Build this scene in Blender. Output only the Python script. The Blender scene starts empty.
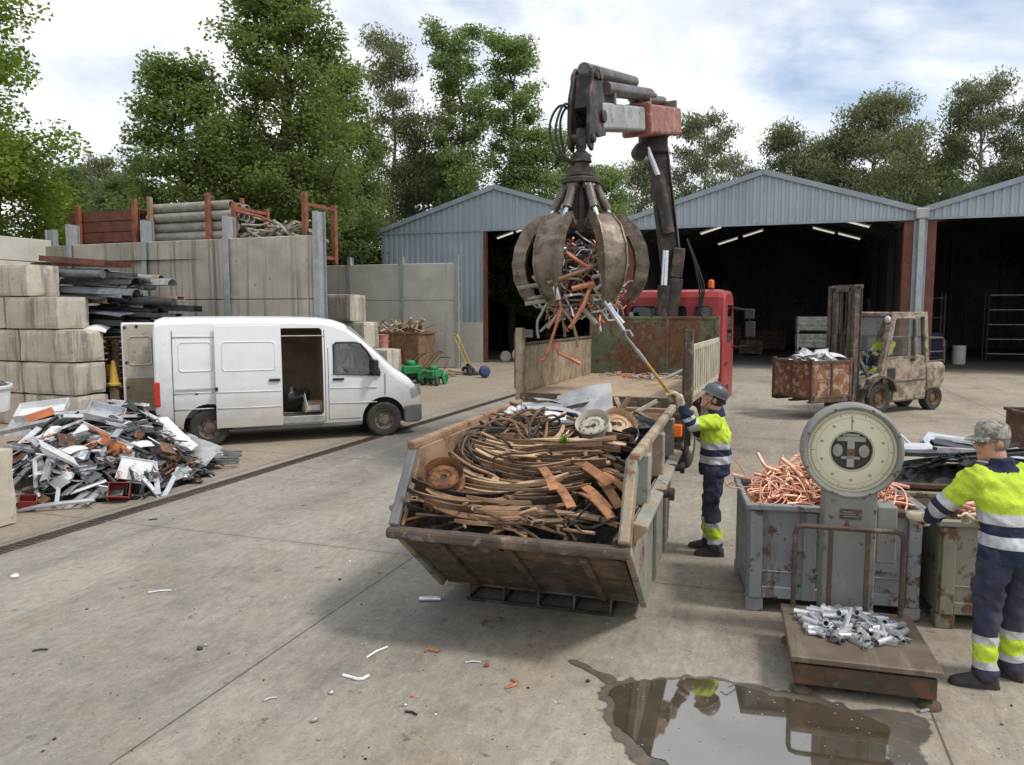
import bpy, bmesh, math, random
import numpy as np
from mathutils import Vector as V, Matrix as M, noise as mnoise
R = math.radians
S = bpy.context.scene
COL = S.collection
rnd = random.Random(7)
PI = math.pi

# ------------------------------------------------------------------ helpers
class MB:
    """collects shapes into one mesh; mi = material slot used for the next shape"""
    def __init__(s):
        s.bm = bmesh.new(); s.mi = 0
    def _add(s, verts, faces, smooth=False, T=None):
        vs = [s.bm.verts.new(T @ V(v) if T else V(v)) for v in verts]
        out = []
        for f in faces:
            try:
                q = s.bm.faces.new([vs[i] for i in f])
            except ValueError:
                continue
            q.material_index = s.mi; q.smooth = smooth; out.append(q)
        return out
    def box(s, c, d, T=None, taper=1.0):
        x, y, z = d[0]/2, d[1]/2, d[2]/2
        t = taper
        vs = [(-x,-y,-z),(x,-y,-z),(x,y,-z),(-x,y,-z),(-x*t,-y*t,z),(x*t,-y*t,z),(x*t,y*t,z),(-x*t,y*t,z)]
        m = M.Translation(V(c)) @ (T if T else M())
        s._add(vs, [(0,3,2,1),(4,5,6,7),(0,1,5,4),(1,2,6,5),(2,3,7,6),(3,0,4,7)], False, m)
    def b2(s, x0, x1, y0, y1, z0, z1):
        s.box(((x0+x1)/2,(y0+y1)/2,(z0+z1)/2), (abs(x1-x0),abs(y1-y0),abs(z1-z0)))
    def beam(s, p0, p1, w, h, up=(0,0,1)):
        p0, p1 = V(p0), V(p1); d = p1-p0; L = d.length
        y = d.normalized(); u = V(up)
        x = y.cross(u)
        if x.length < 1e-4: x = y.cross(V((1,0,0)))
        x.normalize(); z = x.cross(y)
        T = M((x, y, z)).transposed().to_4x4()
        s.box((p0+p1)/2, (w, L, h), T)
    def tube(s, pts, r, n=8, cap=True, radii=None, closed=False, flat=1.0):
        pts = [V(p) for p in pts]; N = len(pts)
        tang = []
        for i in range(N):
            a = pts[(i-1) % N] if closed else pts[max(i-1,0)]
            b = pts[(i+1) % N] if closed else pts[min(i+1,N-1)]
            t = (b-a); tang.append(t.normalized() if t.length > 1e-9 else V((0,0,1)))
        ref = V((0,0,1)) if abs(tang[0].z) < .9 else V((1,0,0))
        nx = tang[0].cross(ref).normalized()
        verts = []
        for i in range(N):
            t = tang[i]
            nx = (nx - t*nx.dot(t))
            nx = nx.normalized() if nx.length > 1e-6 else t.orthogonal().normalized()
            ny = t.cross(nx)
            rr = radii[i] if radii else r
            for k in range(n):
                a = 2*PI*k/n
                verts.append(pts[i] + nx*(rr*math.cos(a)) + ny*(rr*flat*math.sin(a)))
        faces = []
        for i in range(N if closed else N-1):
            j = (i+1) % N
            for k in range(n):
                k2 = (k+1) % n
                faces.append((i*n+k, i*n+k2, j*n+k2, j*n+k))
        s._add(verts, faces, True)
        if cap and not closed:
            s._add(verts[:n], [tuple(range(n))[::-1]]); s._add(verts[-n:], [tuple(range(n))])
    def hose(s, pts, r, n=7):
        P = [V(p) for p in pts]; out = []
        for i in range(len(P)-1):
            p0, p1, p2, p3 = P[max(i-1,0)],P[i],P[i+1],P[min(i+2,len(P)-1)]
            for k in range(6):
                t = k/6; out.append(.5*((2*p1)+(-p0+p2)*t+(2*p0-5*p1+4*p2-p3)*t*t+(-p0+3*p1-3*p2+p3)*t**3))
        s.tube(out+[P[-1]], r, n)
    def cyl(s, p0, p1, r, n=16, r2=None, cap=True):
        s.tube([p0, p1], r, n, cap, radii=[r, r if r2 is None else r2])
    def lathe(s, prof, n=24, T=None, smooth=True):
        """prof: (radius, height) along local z"""
        verts = []; faces = []
        for (r, z) in prof:
            for k in range(n):
                a = 2*PI*k/n; verts.append((r*math.cos(a), r*math.sin(a), z))
        for i in range(len(prof)-1):
            for k in range(n):
                k2 = (k+1) % n
                faces.append((i*n+k, i*n+k2, (i+1)*n+k2, (i+1)*n+k))
        s._add(verts, faces, smooth, T)
    def prism(s, poly, h, T=None):
        n = len(poly)
        vs = [(p[0],p[1],0) for p in poly] + [(p[0],p[1],h) for p in poly]
        fs = [tuple(range(n))[::-1], tuple(range(n,2*n))] + [(i,(i+1)%n,n+(i+1)%n,n+i) for i in range(n)]
        s._add(vs, fs, False, T)
    def loft(s, rings, cap=True, smooth=True, closed=True):
        n = len(rings[0]); verts = [v for r in rings for v in r]; faces = []
        for i in range(len(rings)-1):
            for k in range(n if closed else n-1):
                k2 = (k+1) % n
                faces.append((i*n+k, i*n+k2, (i+1)*n+k2, (i+1)*n+k))
        s._add(verts, faces, smooth)
        if cap:
            s._add(rings[0], [tuple(range(n))[::-1]]); s._add(rings[-1], [tuple(range(n))])
    def ell(s, c, r, n=12, m=8, T=None):
        prof = []
        verts = []; faces = []
        for i in range(m+1):
            t = PI*i/m
            for k in range(n):
                a = 2*PI*k/n
                verts.append((r[0]*math.sin(t)*math.cos(a), r[1]*math.sin(t)*math.sin(a), -r[2]*math.cos(t)))
        for i in range(m):
            for k in range(n):
                k2 = (k+1) % n
                faces.append((i*n+k, i*n+k2, (i+1)*n+k2, (i+1)*n+k))
        s._add(verts, faces, True, M.Translation(V(c)) @ (T if T else M()))
    def mesh(s, name, mats):
        bmesh.ops.remove_doubles(s.bm, verts=s.bm.verts, dist=1e-5)
        bmesh.ops.recalc_face_normals(s.bm, faces=s.bm.faces)
        for e in s.bm.edges:
            if len(e.link_faces) == 2 and e.calc_face_angle(0) > .7: e.smooth = False
        me = bpy.data.meshes.new(name); s.bm.to_mesh(me); s.bm.free()
        for m in (mats if isinstance(mats, (list, tuple)) else [mats]): me.materials.append(m)
        return me
    def build(s, name, mats, parent=None, bevel=0, loc=None, rz=0, seg=1):
        return link(name, s.mesh(name, mats), parent, bevel, loc, rz, seg)

def link(name, me, parent=None, bevel=0, loc=None, rz=0, seg=1):
    o = bpy.data.objects.new(name, me); COL.objects.link(o)
    if parent: o.parent = parent
    if loc is not None: o.location = loc
    if rz: o.rotation_euler = (0,0,rz)
    if bevel:
        b = o.modifiers.new('b','BEVEL'); b.width = bevel; b.segments = seg
        b.limit_method = 'ANGLE'; b.angle_limit = R(44); b.use_clamp_overlap = True
    return o
def tag(o, label=None, cat=None, group=None, kind=None):
    if label: o['label'] = label
    if cat: o['category'] = cat
    if group: o['group'] = group
    if kind: o['kind'] = kind
    return o
def thing(name, label, cat, loc=(0,0,0), rz=0, group=None):
    o = bpy.data.objects.new(name, None); COL.objects.link(o)
    o.location = loc; o.rotation_euler = (0,0,rz); o.empty_display_size = .2
    return tag(o, label, cat, group)
def dup(o, parent=None, label=None, loc=None, rot=None, scale=None):
    c = o.copy(); COL.objects.link(c)
    if parent: c.parent = parent
    if label: c['label'] = label
    if loc is not None: c.location = loc
    if rot is not None: c.rotation_euler = rot
    if scale is not None: c.scale = scale
    for ch in list(o.children): dup(ch, c)
    return c

# ------------------------------------------------------------------ materials
def mat(name, c1, c2=None, sc=3.0, rough=.6, metal=0.0, layers=(), bump=0.0, bsc=25.0, var=0.0, rvar=.12, spec=.4, detail=6, lo=.40, hi=.60, zd=None):
    m = bpy.data.materials.new(name); m.use_nodes = True
    nt = m.node_tree; N = nt.nodes; L = nt.links
    p = N['Principled BSDF']
    p.inputs['Roughness'].default_value = rough; p.inputs['Metallic'].default_value = metal
    p.inputs['Specular IOR Level'].default_value = spec
    tc = N.new('ShaderNodeTexCoord'); oi = N.new('ShaderNodeObjectInfo')
    mul = N.new('ShaderNodeVectorMath'); mul.operation = 'SCALE'; mul.inputs['Scale'].default_value = 37.0
    cmb = N.new('ShaderNodeCombineXYZ')
    for k in range(3): L.new(oi.outputs['Random'], cmb.inputs[k])
    L.new(cmb.outputs[0], mul.inputs[0])
    add = N.new('ShaderNodeVectorMath'); L.new(tc.outputs['Object'], add.inputs[0]); L.new(mul.outputs[0], add.inputs[1])
    P = add.outputs[0]
    def nz(scale, det=detail, ro=.6):
        t = N.new('ShaderNodeTexNoise'); t.inputs['Detail'].default_value = det; t.inputs['Roughness'].default_value = ro
        if isinstance(scale, (tuple, list)):
            mp = N.new('ShaderNodeMapping'); mp.inputs['Scale'].default_value = scale
            L.new(P, mp.inputs[0]); L.new(mp.outputs[0], t.inputs['Vector']); t.inputs['Scale'].default_value = 1
        else:
            t.inputs['Scale'].default_value = scale; L.new(P, t.inputs['Vector'])
        return t.outputs['Fac']
    def ramp(f, a, b):
        r = N.new('ShaderNodeMapRange'); r.inputs['From Min'].default_value = a; r.inputs['From Max'].default_value = b
        L.new(f, r.inputs['Value']); return r.outputs['Result']
    def mix(f, a, b):
        x = N.new('ShaderNodeMix'); x.data_type = 'RGBA'
        L.new(f, x.inputs[0])
        for s_, v in ((6, a), (7, b)):
            if isinstance(v, tuple): x.inputs[s_].default_value = (*v, 1)
            else: L.new(v, x.inputs[s_])
        return x.outputs[2]
    if c2 is None: c2 = tuple(v*.82 for v in c1)
    c = mix(ramp(nz(sc), lo, hi), c1, c2)
    for ly in layers:
        col, s_, a, b = ly[:4]
        a -= .045; b = a+(b-a)*.5
        f = ramp(nz(s_, 8, ly[5] if len(ly) > 5 else .66), a, b)
        if len(ly) > 4 and ly[4] < 1:
            mm = N.new('ShaderNodeMath'); mm.operation = 'MULTIPLY'; mm.inputs[1].default_value = ly[4]; L.new(f, mm.inputs[0]); f = mm.outputs[0]
        c = mix(f, c, col)
    if zd:
        sx = N.new('ShaderNodeSeparateXYZ'); L.new(tc.outputs['Object'], sx.inputs[0])
        am = N.new('ShaderNodeMath'); am.operation = 'MULTIPLY_ADD'; am.inputs[1].default_value = zd[4]; L.new(nz(2.5), am.inputs[0]); L.new(sx.outputs[2], am.inputs[2])
        zz = N.new('ShaderNodeMath'); zz.operation = 'MULTIPLY'; zz.inputs[1].default_value = zd[3]; L.new(ramp(am.outputs[0], zd[2], zd[1]), zz.inputs[0])
        c = mix(zz.outputs[0], c, zd[0])
    if var:
        h = N.new('ShaderNodeHueSaturation'); mr = N.new('ShaderNodeMapRange')
        mr.inputs['To Min'].default_value = 1-var; mr.inputs['To Max'].default_value = 1+var
        L.new(oi.outputs['Random'], mr.inputs['Value']); L.new(mr.outputs[0], h.inputs['Value']); L.new(c, h.inputs['Color']); c = h.outputs[0]
    L.new(c, p.inputs['Base Color'])
    rr = N.new('ShaderNodeMapRange'); rr.inputs['To Min'].default_value = max(.03, rough-rvar); rr.inputs['To Max'].default_value = min(1, rough+rvar)
    rr.inputs['From Min'].default_value = .3; rr.inputs['From Max'].default_value = .7
    L.new(nz(sc*2.3), rr.inputs['Value']); L.new(rr.outputs[0], p.inputs['Roughness'])
    if bump:
        b = N.new('ShaderNodeBump'); b.inputs['Strength'].default_value = bump; b.inputs['Distance'].default_value = .02
        L.new(nz(bsc, 5), b.inputs['Height']); L.new(b.outputs[0], p.inputs['Normal'])
    return m
RU1, RU2, RU3 = (.17,.075,.035), (.09,.045,.026), (.27,.12,.05)
K = {}
K['wall'] = mat('concrete panel', (.52,.48,.41), (.42,.39,.33), 1.3, .9, bump=.25, bsc=14, layers=[((.11,.10,.09),(8,8,.16),.555,.78,.85),((.26,.24,.205),.55,.5,.75,.6),((.05,.05,.045),5,.68,.74,.7)])
K['wall_light'] = mat('pale concrete panel', (.56,.54,.485), (.47,.455,.41), 1.1, .9, bump=.2, bsc=14, layers=[((.25,.235,.21),(6,6,.2),.63,.85,.6),((.06,.06,.055),3,.71,.74,.8)])
K['block'] = mat('cast concrete block', (.54,.495,.42), (.43,.395,.335), 1.6, .92, bump=.45, bsc=11, var=.06, layers=[((.14,.13,.115),(3.5,3.5,.35),.54,.75,.7),((.56,.52,.45),6,.62,.75,.6),((.10,.095,.08),9,.66,.74,.6)])
K['galv'] = mat('galvanised steel', (.41,.435,.455), (.33,.35,.37), 4, .5, .35, layers=[((.2,.17,.14),(7,7,.6),.6,.8,.5)])
K['clad'] = mat('blue grey cladding', (.36,.425,.48), (.31,.37,.42), .5, .5, .1, layers=[((.25,.275,.29),(2.5,2.5,.25),.56,.9,.5),((.27,.20,.15),(6,6,.3),.68,.85,.5)])
K['trim'] = mat('grey flashing', (.30,.35,.40), (.25,.30,.345), 1, .5, .1)
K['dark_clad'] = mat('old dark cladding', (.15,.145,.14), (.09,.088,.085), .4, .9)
K['redox'] = mat('red oxide steel', (.20,.07,.045), (.13,.048,.034), 2.2, .65, layers=[((.10,.045,.025),6,.55,.7,.7)])
K['orange_rack'] = mat('orange rack paint', (.31,.105,.055), (.21,.07,.04), 3, .6, layers=[((.12,.05,.03),9,.56,.68,.8)], var=.1)
K['rust'] = mat('rusty steel', RU1, RU2, 5, .85, .1, layers=[(RU3,9,.52,.72,.8)], bump=.3, bsc=40, var=.2)
K['rust_brown'] = mat('brown oxidised steel', (.21,.125,.075), (.13,.075,.047), 2.5, .6, .25, layers=[((.33,.22,.14),5,.56,.8,.5),((.06,.04,.03),7,.6,.78,.7)], bump=.12, bsc=40, var=.45)
K['rust_tan'] = mat('tan dusty rusty steel', (.46,.32,.205), (.34,.215,.13), 2.5, .55, .25, layers=[(RU1,5,.58,.8,.6)], bump=.1, bsc=40, var=.4)
K['rust_orange'] = mat('bright orange rust', (.38,.175,.08), (.24,.11,.055), 5, .85, 0, layers=[(RU2,8,.56,.72,.7)], bump=.3, bsc=40, var=.2)
K['dark_steel'] = mat('oily dark steel', (.06,.055,.05), (.03,.028,.027), 5, .5, .4, layers=[(RU2,7,.58,.75,.8)], var=.25)
K['skip_in'] = mat('scraped rusty skip wall', (.33,.21,.13), (.22,.13,.078), 2.5, .8, .05, layers=[((.38,.25,.16),(2,2,7),.55,.75,.7),((.09,.05,.03),5,.58,.75,.8)], bump=.2)
K['skip_out'] = mat('worn grey green skip paint', (.30,.31,.28), (.22,.22,.19), 2, .7, 0, layers=[((.34,.235,.15),(2.2,2.2,.8),.53,.70,.85),((.15,.08,.045),4.5,.60,.70,.9),((.42,.38,.31),7,.62,.72,.6)], bump=.25, bsc=18)
K['skip_front'] = mat('rusty brown skip front', (.115,.086,.064), (.07,.053,.041), 2.4, .8, .05, layers=[((.22,.15,.10),4,.54,.75,.7),((.055,.048,.042),5,.56,.72,.7),((.28,.265,.235),9,.62,.75,.6)], bump=.3, bsc=18)
K['bin_blue'] = mat('chipped blue grey paint', (.255,.278,.288), (.195,.208,.212), 1.8, .6, 0, layers=[((.33,.35,.34),(1.5,1.5,.5),.55,.8,.5),((.10,.05,.03),7,.6,.66,.95),((.07,.045,.035),(5,5,.8),.62,.75,.7)], bump=.15)
K['bin_green'] = mat('chipped olive grey paint', (.245,.235,.185), (.185,.175,.135), 1.8, .65, 0, layers=[((.30,.29,.22),3,.55,.75,.6),((.12,.055,.03),6,.58,.66,.95)], bump=.15)
K['bin_brown'] = mat('brown rusted bin', (.13,.075,.05), (.08,.045,.03), 3, .8, 0, layers=[((.24,.20,.17),5,.58,.72,.6)], bump=.2)
K['cage'] = mat('flaking red rust panel', (.24,.10,.055), (.14,.055,.035), 3, .8, 0, layers=[((.42,.33,.25),6,.55,.66,.8),((.07,.04,.03),4,.6,.72,.8)], bump=.25)
K['scale_paint'] = mat('old scale paint', (.245,.25,.235), (.19,.195,.18), 2.2, .55, 0, layers=[((.29,.29,.245),3,.55,.8,.6),((.11,.055,.03),8,.63,.68,.95)], bump=.1)
K['dial_face'] = mat('yellowed dial', (.80,.755,.56), (.74,.70,.51), 3, .4)
K['plate'] = mat('worn steel platform', (.185,.145,.11), (.13,.098,.074), 2.2, .6, .25, layers=[((.27,.22,.17),(9,1.2,3),.55,.75,.6),(RU1,5,.6,.75,.6)], bump=.15)
K['plate_side'] = mat('rusty platform side', (.085,.06,.045), (.06,.045,.035), 4, .75, .1, layers=[((.13,.15,.12),5,.6,.68,.6),(RU1,7,.56,.7,.7)], bump=.3)
K['iron'] = mat('brown iron rail', (.12,.085,.065), (.08,.055,.042), 6, .6, .3, layers=[((.22,.17,.13),9,.6,.7,.7)])
K['van'] = mat('white van paint', (.74,.76,.78), (.70,.72,.74), 1, .28, 0, spec=.5, zd=((.42,.36,.28),.45,1.45,.9,.7), layers=[((.47,.45,.41),(1.2,1.2,1.6),.60,.92,.5),((.30,.22,.15),14,.72,.76,.6)], rvar=.06)
K['van_dirty'] = mat('dirty white van paint', (.62,.61,.58), (.52,.50,.46), 1.4, .45, 0, layers=[((.36,.31,.25),(1.5,1.5,3),.5,.75,.6),((.30,.16,.09),16,.68,.74,.7)])
K['cream_trim'] = mat('grubby cream door lining', (.50,.47,.39), (.42,.39,.32), 2, .6, layers=[((.22,.19,.15),5,.58,.72,.6)])
K['ply'] = mat('tan plywood', (.30,.235,.155), (.24,.18,.115), (5), .7, layers=[((.16,.12,.075),(1,12,4),.56,.75,.6)])
K['bumper'] = mat('grey plastic bumper', (.16,.165,.17), (.13,.13,.135), 4, .6)
K['rubber'] = mat('tyre rubber', (.035,.034,.033), (.055,.052,.048), 5, .85, bump=.2, bsc=60)
K['rim'] = mat('dusty brown rim', (.25,.21,.17), (.14,.10,.075), 8, .55, .4)
K['black'] = mat('black plastic', (.02,.02,.021), (.03,.03,.03), 4, .45)
K['hollow'] = mat('dark interior lining', (.055,.05,.046), (.07,.065,.058), 3, .9)
K['red_cab'] = mat('faded red truck paint', (.38,.042,.042), (.29,.033,.036), 1.4, .4, 0, layers=[((.30,.10,.08),6,.6,.75,.5)], rvar=.08)
K['head_green'] = mat('green paint over rust', (.145,.175,.11), (.11,.13,.08), 2.4, .75, 0, layers=[((.16,.06,.035),.9,.575,.70,.9),((.10,.045,.028),6,.57,.67,.85),((.24,.23,.16),9,.6,.72,.5)], bump=.2)
K['bed_tan'] = mat('scraped tan bed side', (.36,.30,.215), (.27,.21,.145), 2.6, .75, 0, layers=[((.20,.115,.065),(2,7,4),.54,.7,.8),((.45,.40,.31),(5,1.2,3),.58,.75,.5)], bump=.15)
K['bed_floor'] = mat('dusty tan bed floor', (.42,.33,.23), (.33,.245,.165), 2.2, .85, 0, layers=[((.24,.15,.09),(3,.8,3),.55,.72,.7)], bump=.15)
K['bed_cream'] = mat('cream slatted bed side', (.50,.47,.38), (.42,.38,.30), 2.5, .65, 0, layers=[((.25,.15,.09),(8,8,1.2),.6,.74,.8)], bump=.1)
K['bed_rust'] = mat('dark rusty bed frame', (.115,.085,.065), (.08,.058,.045), 4, .8, .1, layers=[((.26,.20,.14),7,.58,.72,.7)], bump=.2)
K['amber'] = mat('amber lens', (.75,.17,.02), (.65,.13,.015), 9, .25)
K['red_lens'] = mat('red lens', (.55,.05,.03), (.45,.04,.03), 9, .25)
K['crane_dark'] = mat('greasy dark crane steel', (.05,.043,.038), (.03,.026,.024), 3, .5, .3, layers=[((.14,.10,.075),4,.56,.72,.7)], bump=.1)
K['crane_red'] = mat('sun faded red sleeve', (.33,.13,.10), (.25,.095,.075), 2.2, .55, 0, layers=[((.42,.30,.26),5,.56,.72,.6),((.11,.06,.045),8,.6,.7,.7)])
K['crane_grey'] = mat('scraped grey boom', (.36,.38,.385), (.27,.285,.29), 2.5, .5, .2, layers=[((.16,.14,.13),6,.6,.7,.7),((.5,.51,.5),(9,2,9),.58,.7,.5)])
K['cyl_grey'] = mat('oily ram barrel', (.17,.15,.135), (.11,.095,.085), 4, .45, .3, layers=[((.24,.21,.19),7,.58,.72,.5)])
K['chrome'] = mat('polished ram rod', (.62,.66,.70), None, 4, .22, .9)
K['tine'] = mat('worn brown tine steel', (.20,.162,.128), (.135,.105,.08), 3, .5, .35, layers=[((.32,.265,.21),(3,3,8),.54,.72,.7),((.07,.052,.042),6,.58,.72,.7)], bump=.15)
K['fork_paint'] = mat('filthy cream forklift paint', (.33,.285,.225), (.225,.19,.148), 3, .65, 0, layers=[((.12,.09,.065),4.5,.53,.66,.85),((.46,.39,.29),7,.57,.72,.6),((.30,.14,.05),5,.63,.72,.7)], bump=.15)
K['mast'] = mat('grimy mast steel', (.115,.092,.075), (.07,.058,.048), 4, .6, .3, layers=[((.22,.18,.145),6,.57,.7,.7)])
K['alu'] = mat('mill aluminium', (.70,.72,.75), (.58,.60,.63), 6, .38, .75, var=.12)
K['alu_dull'] = mat('dull aluminium', (.42,.425,.425), (.29,.295,.295), 5, .5, .4, layers=[((.2,.19,.18),7,.6,.72,.5)], var=.18)
K['white_prof'] = mat('white coated profile', (.76,.77,.78), (.66,.67,.68), 4, .4, 0, layers=[((.35,.32,.28),8,.62,.74,.6)], var=.08)
K['black_prof'] = mat('black coated profile', (.035,.036,.038), (.06,.062,.065), 4, .4, .2, layers=[((.16,.155,.15),6,.62,.75,.5)], var=.3)
K['grey_prof'] = mat('slate grey profile', (.16,.18,.20), (.115,.13,.145), 4, .45, .2, layers=[((.28,.28,.27),6,.6,.75,.5)], var=.2)
K['copper'] = mat('bright copper', (.82,.47,.34), (.74,.36,.24), 7, .42, .45, layers=[((.86,.55,.42),11,.55,.7,.6),((.32,.13,.08),8,.62,.75,.6)], var=.14)
K['copper_red'] = mat('red copper', (.62,.25,.15), (.46,.17,.10), 7, .45, .4, layers=[((.2,.09,.055),8,.6,.72,.6)], var=.18)
K['orange_box'] = mat('orange painted steel', (.48,.16,.055), (.37,.12,.045), 4, .6, layers=[((.16,.07,.035),7,.6,.72,.7)])
K['red_box'] = mat('dull red steel', (.30,.05,.035), (.22,.04,.03), 4, .6, layers=[((.11,.05,.035),7,.6,.72,.7)])
K['blue_sheet'] = mat('blue painted sheet', (.14,.27,.42), (.11,.2,.32), 3, .5, layers=[((.25,.3,.33),6,.57,.7,.6)])
K['wood'] = mat('weathered wood', (.36,.26,.165), (.25,.17,.105), (5), .8, layers=[((.14,.10,.07),(1.5,14,9),.55,.72,.6)], var=.2)
K['wood_grey'] = mat('greyed branch wood', (.40,.36,.30), (.28,.245,.2), 5, .85, var=.15)
K['pipe_grey'] = mat('grey fibre pipe', (.33,.315,.28), (.25,.24,.21), 3, .8, var=.1, layers=[((.15,.14,.12),(6,.7,6),.58,.75,.6)])
K['yellow'] = mat('faded yellow plastic', (.62,.40,.06), (.50,.31,.05), 4, .6, layers=[((.2,.13,.06),7,.6,.72,.6)])
K['green_mach'] = mat('green machine paint', (.035,.26,.085), (.025,.19,.065), 4, .45, layers=[((.03,.05,.03),7,.62,.72,.8)])
K['blue_dark'] = mat('dark blue paint', (.03,.055,.16), (.025,.04,.11), 4, .5)
K['pink'] = mat('pink plastic', (.55,.25,.19), (.48,.21,.16), 4, .6)
K['bucket_white'] = mat('white plastic', (.68,.70,.70), (.6,.61,.61), 3, .5)
K['cardboard'] = mat('cardboard', (.38,.27,.17), (.32,.22,.14), 5, .85)
K['crate_grey'] = mat('weathered grey crate', (.30,.29,.265), (.2,.195,.18), 3, .8, layers=[((.09,.085,.075),5,.57,.7,.7)])
K['hivis'] = mat('hi-vis yellow cloth', (.56,.745,.065), (.47,.63,.05), 5, .85, bump=.8, bsc=16, layers=[((.34,.43,.05),9,.56,.85,.6),((.26,.30,.06),30,.56,.8,.35)], spec=.2)
K['navy'] = mat('navy work cloth', (.022,.03,.062), (.032,.04,.075), 8, .9, bump=.8, bsc=18, spec=.2, layers=[((.075,.072,.07),6,.62,.78,.4)])
K['trouser'] = mat('dusty navy trouser cloth', (.036,.042,.072), (.055,.057,.078), 6, .9, bump=.8, bsc=15, spec=.2, layers=[((.11,.10,.09),5,.6,.78,.4)])
K['tape'] = mat('silver reflective tape', (.56,.58,.60), (.44,.455,.47), 14, .45, .1, bump=.5, bsc=18, layers=[((.26,.26,.25),12,.6,.8,.5)])
K['skin'] = mat('skin', (.46,.26,.18), (.38,.20,.14), 18, .55)
K['hair'] = mat('grey hair', (.22,.21,.20), (.12,.115,.11), 60, .8)
K['hair_dark'] = mat('dark hair', (.025,.02,.017), (.05,.042,.036), 60, .8)
K['boot'] = mat('dark work boot leather', (.035,.028,.024), (.055,.046,.04), 12, .7, layers=[((.14,.12,.10),8,.6,.75,.5)])
K['glove'] = mat('cream work glove', (.58,.53,.38), (.47,.42,.29), 18, .9, layers=[((.2,.18,.14),14,.6,.72,.6)], bump=.3, bsc=120)
K['helmet'] = mat('dark grey helmet', (.09,.105,.12), (.075,.085,.1), 5, .35)
K['cap'] = mat('camouflage cap cloth', (.26,.26,.22), (.13,.135,.115), 16, .9, layers=[((.36,.345,.29),22,.55,.58,.9),((.075,.07,.055),19,.6,.63,.9)], bump=.2, bsc=90)
K['eye'] = mat('dark eye', (.02,.015,.012), None, 4, .3)
K['lip'] = mat('lips', (.34,.14,.11), None, 9, .55)
K['pole'] = mat('varnished yellow pole', (.52,.30,.07), (.42,.23,.05), 6, .5)
K['soil'] = mat('bank soil', (.12,.10,.065), (.08,.085,.04), .6, .95, bump=.4, bsc=4)
K['bark'] = mat('tree bark', (.10,.085,.068), (.055,.047,.038), 5, .95, bump=.5, bsc=18)
K['bark_pale'] = mat('pale eucalyptus bark', (.34,.31,.27), (.20,.17,.14), 2, .85, bump=.2)

def glass(name, tint=(.8,.86,.88), k=.25):
    m = bpy.data.materials.new(name); m.use_nodes = True; nt = m.node_tree; N = nt.nodes; L = nt.links
    N.remove(N['Principled BSDF'])
    t = N.new('ShaderNodeBsdfTransparent'); t.inputs[0].default_value = (*tint, 1)
    g = N.new('ShaderNodeBsdfGlossy'); g.inputs['Roughness'].default_value = .04
    d = N.new('ShaderNodeBsdfDiffuse'); d.inputs[0].default_value = (.3,.28,.24,1)
    nz = N.new('ShaderNodeTexNoise'); nz.inputs['Scale'].default_value = 4
    mr = N.new('ShaderNodeMapRange'); mr.inputs['From Min'].default_value = .4; mr.inputs['From Max'].default_value = .8; mr.inputs['To Max'].default_value = k
    L.new(nz.outputs[0], mr.inputs[0])
    m1 = N.new('ShaderNodeMixShader'); L.new(mr.outputs[0], m1.inputs[0]); L.new(t.outputs[0], m1.inputs[1]); L.new(d.outputs[0], m1.inputs[2])
    lw = N.new('ShaderNodeLayerWeight'); lw.inputs[0].default_value = .5; pw = N.new('ShaderNodeMath'); pw.operation = 'POWER'; pw.inputs[1].default_value = 4.5; L.new(lw.outputs['Facing'], pw.inputs[0])
    f = N.new('ShaderNodeMath'); f.operation = 'MULTIPLY_ADD'; f.inputs[1].default_value = .9; f.inputs[2].default_value = .06; L.new(pw.outputs[0], f.inputs[0])
    m2 = N.new('ShaderNodeMixShader'); L.new(f.outputs[0], m2.inputs[0]); L.new(m1.outputs[0], m2.inputs[1]); L.new(g.outputs[0], m2.inputs[2])
    L.new(m2.outputs[0], N['Material Output'].inputs[0]); return m
K['glass'] = glass('clear glass', (.95,.97,.97), .03); K['glass_clean'] = glass('clean glass', (.97,.98,.97), 0.0); K['glass_dusty'] = glass('dusty glass', (.72,.77,.8), .22); K['glass_dark'] = glass('dark tinted glass', (.18,.2,.22), .3)

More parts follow.
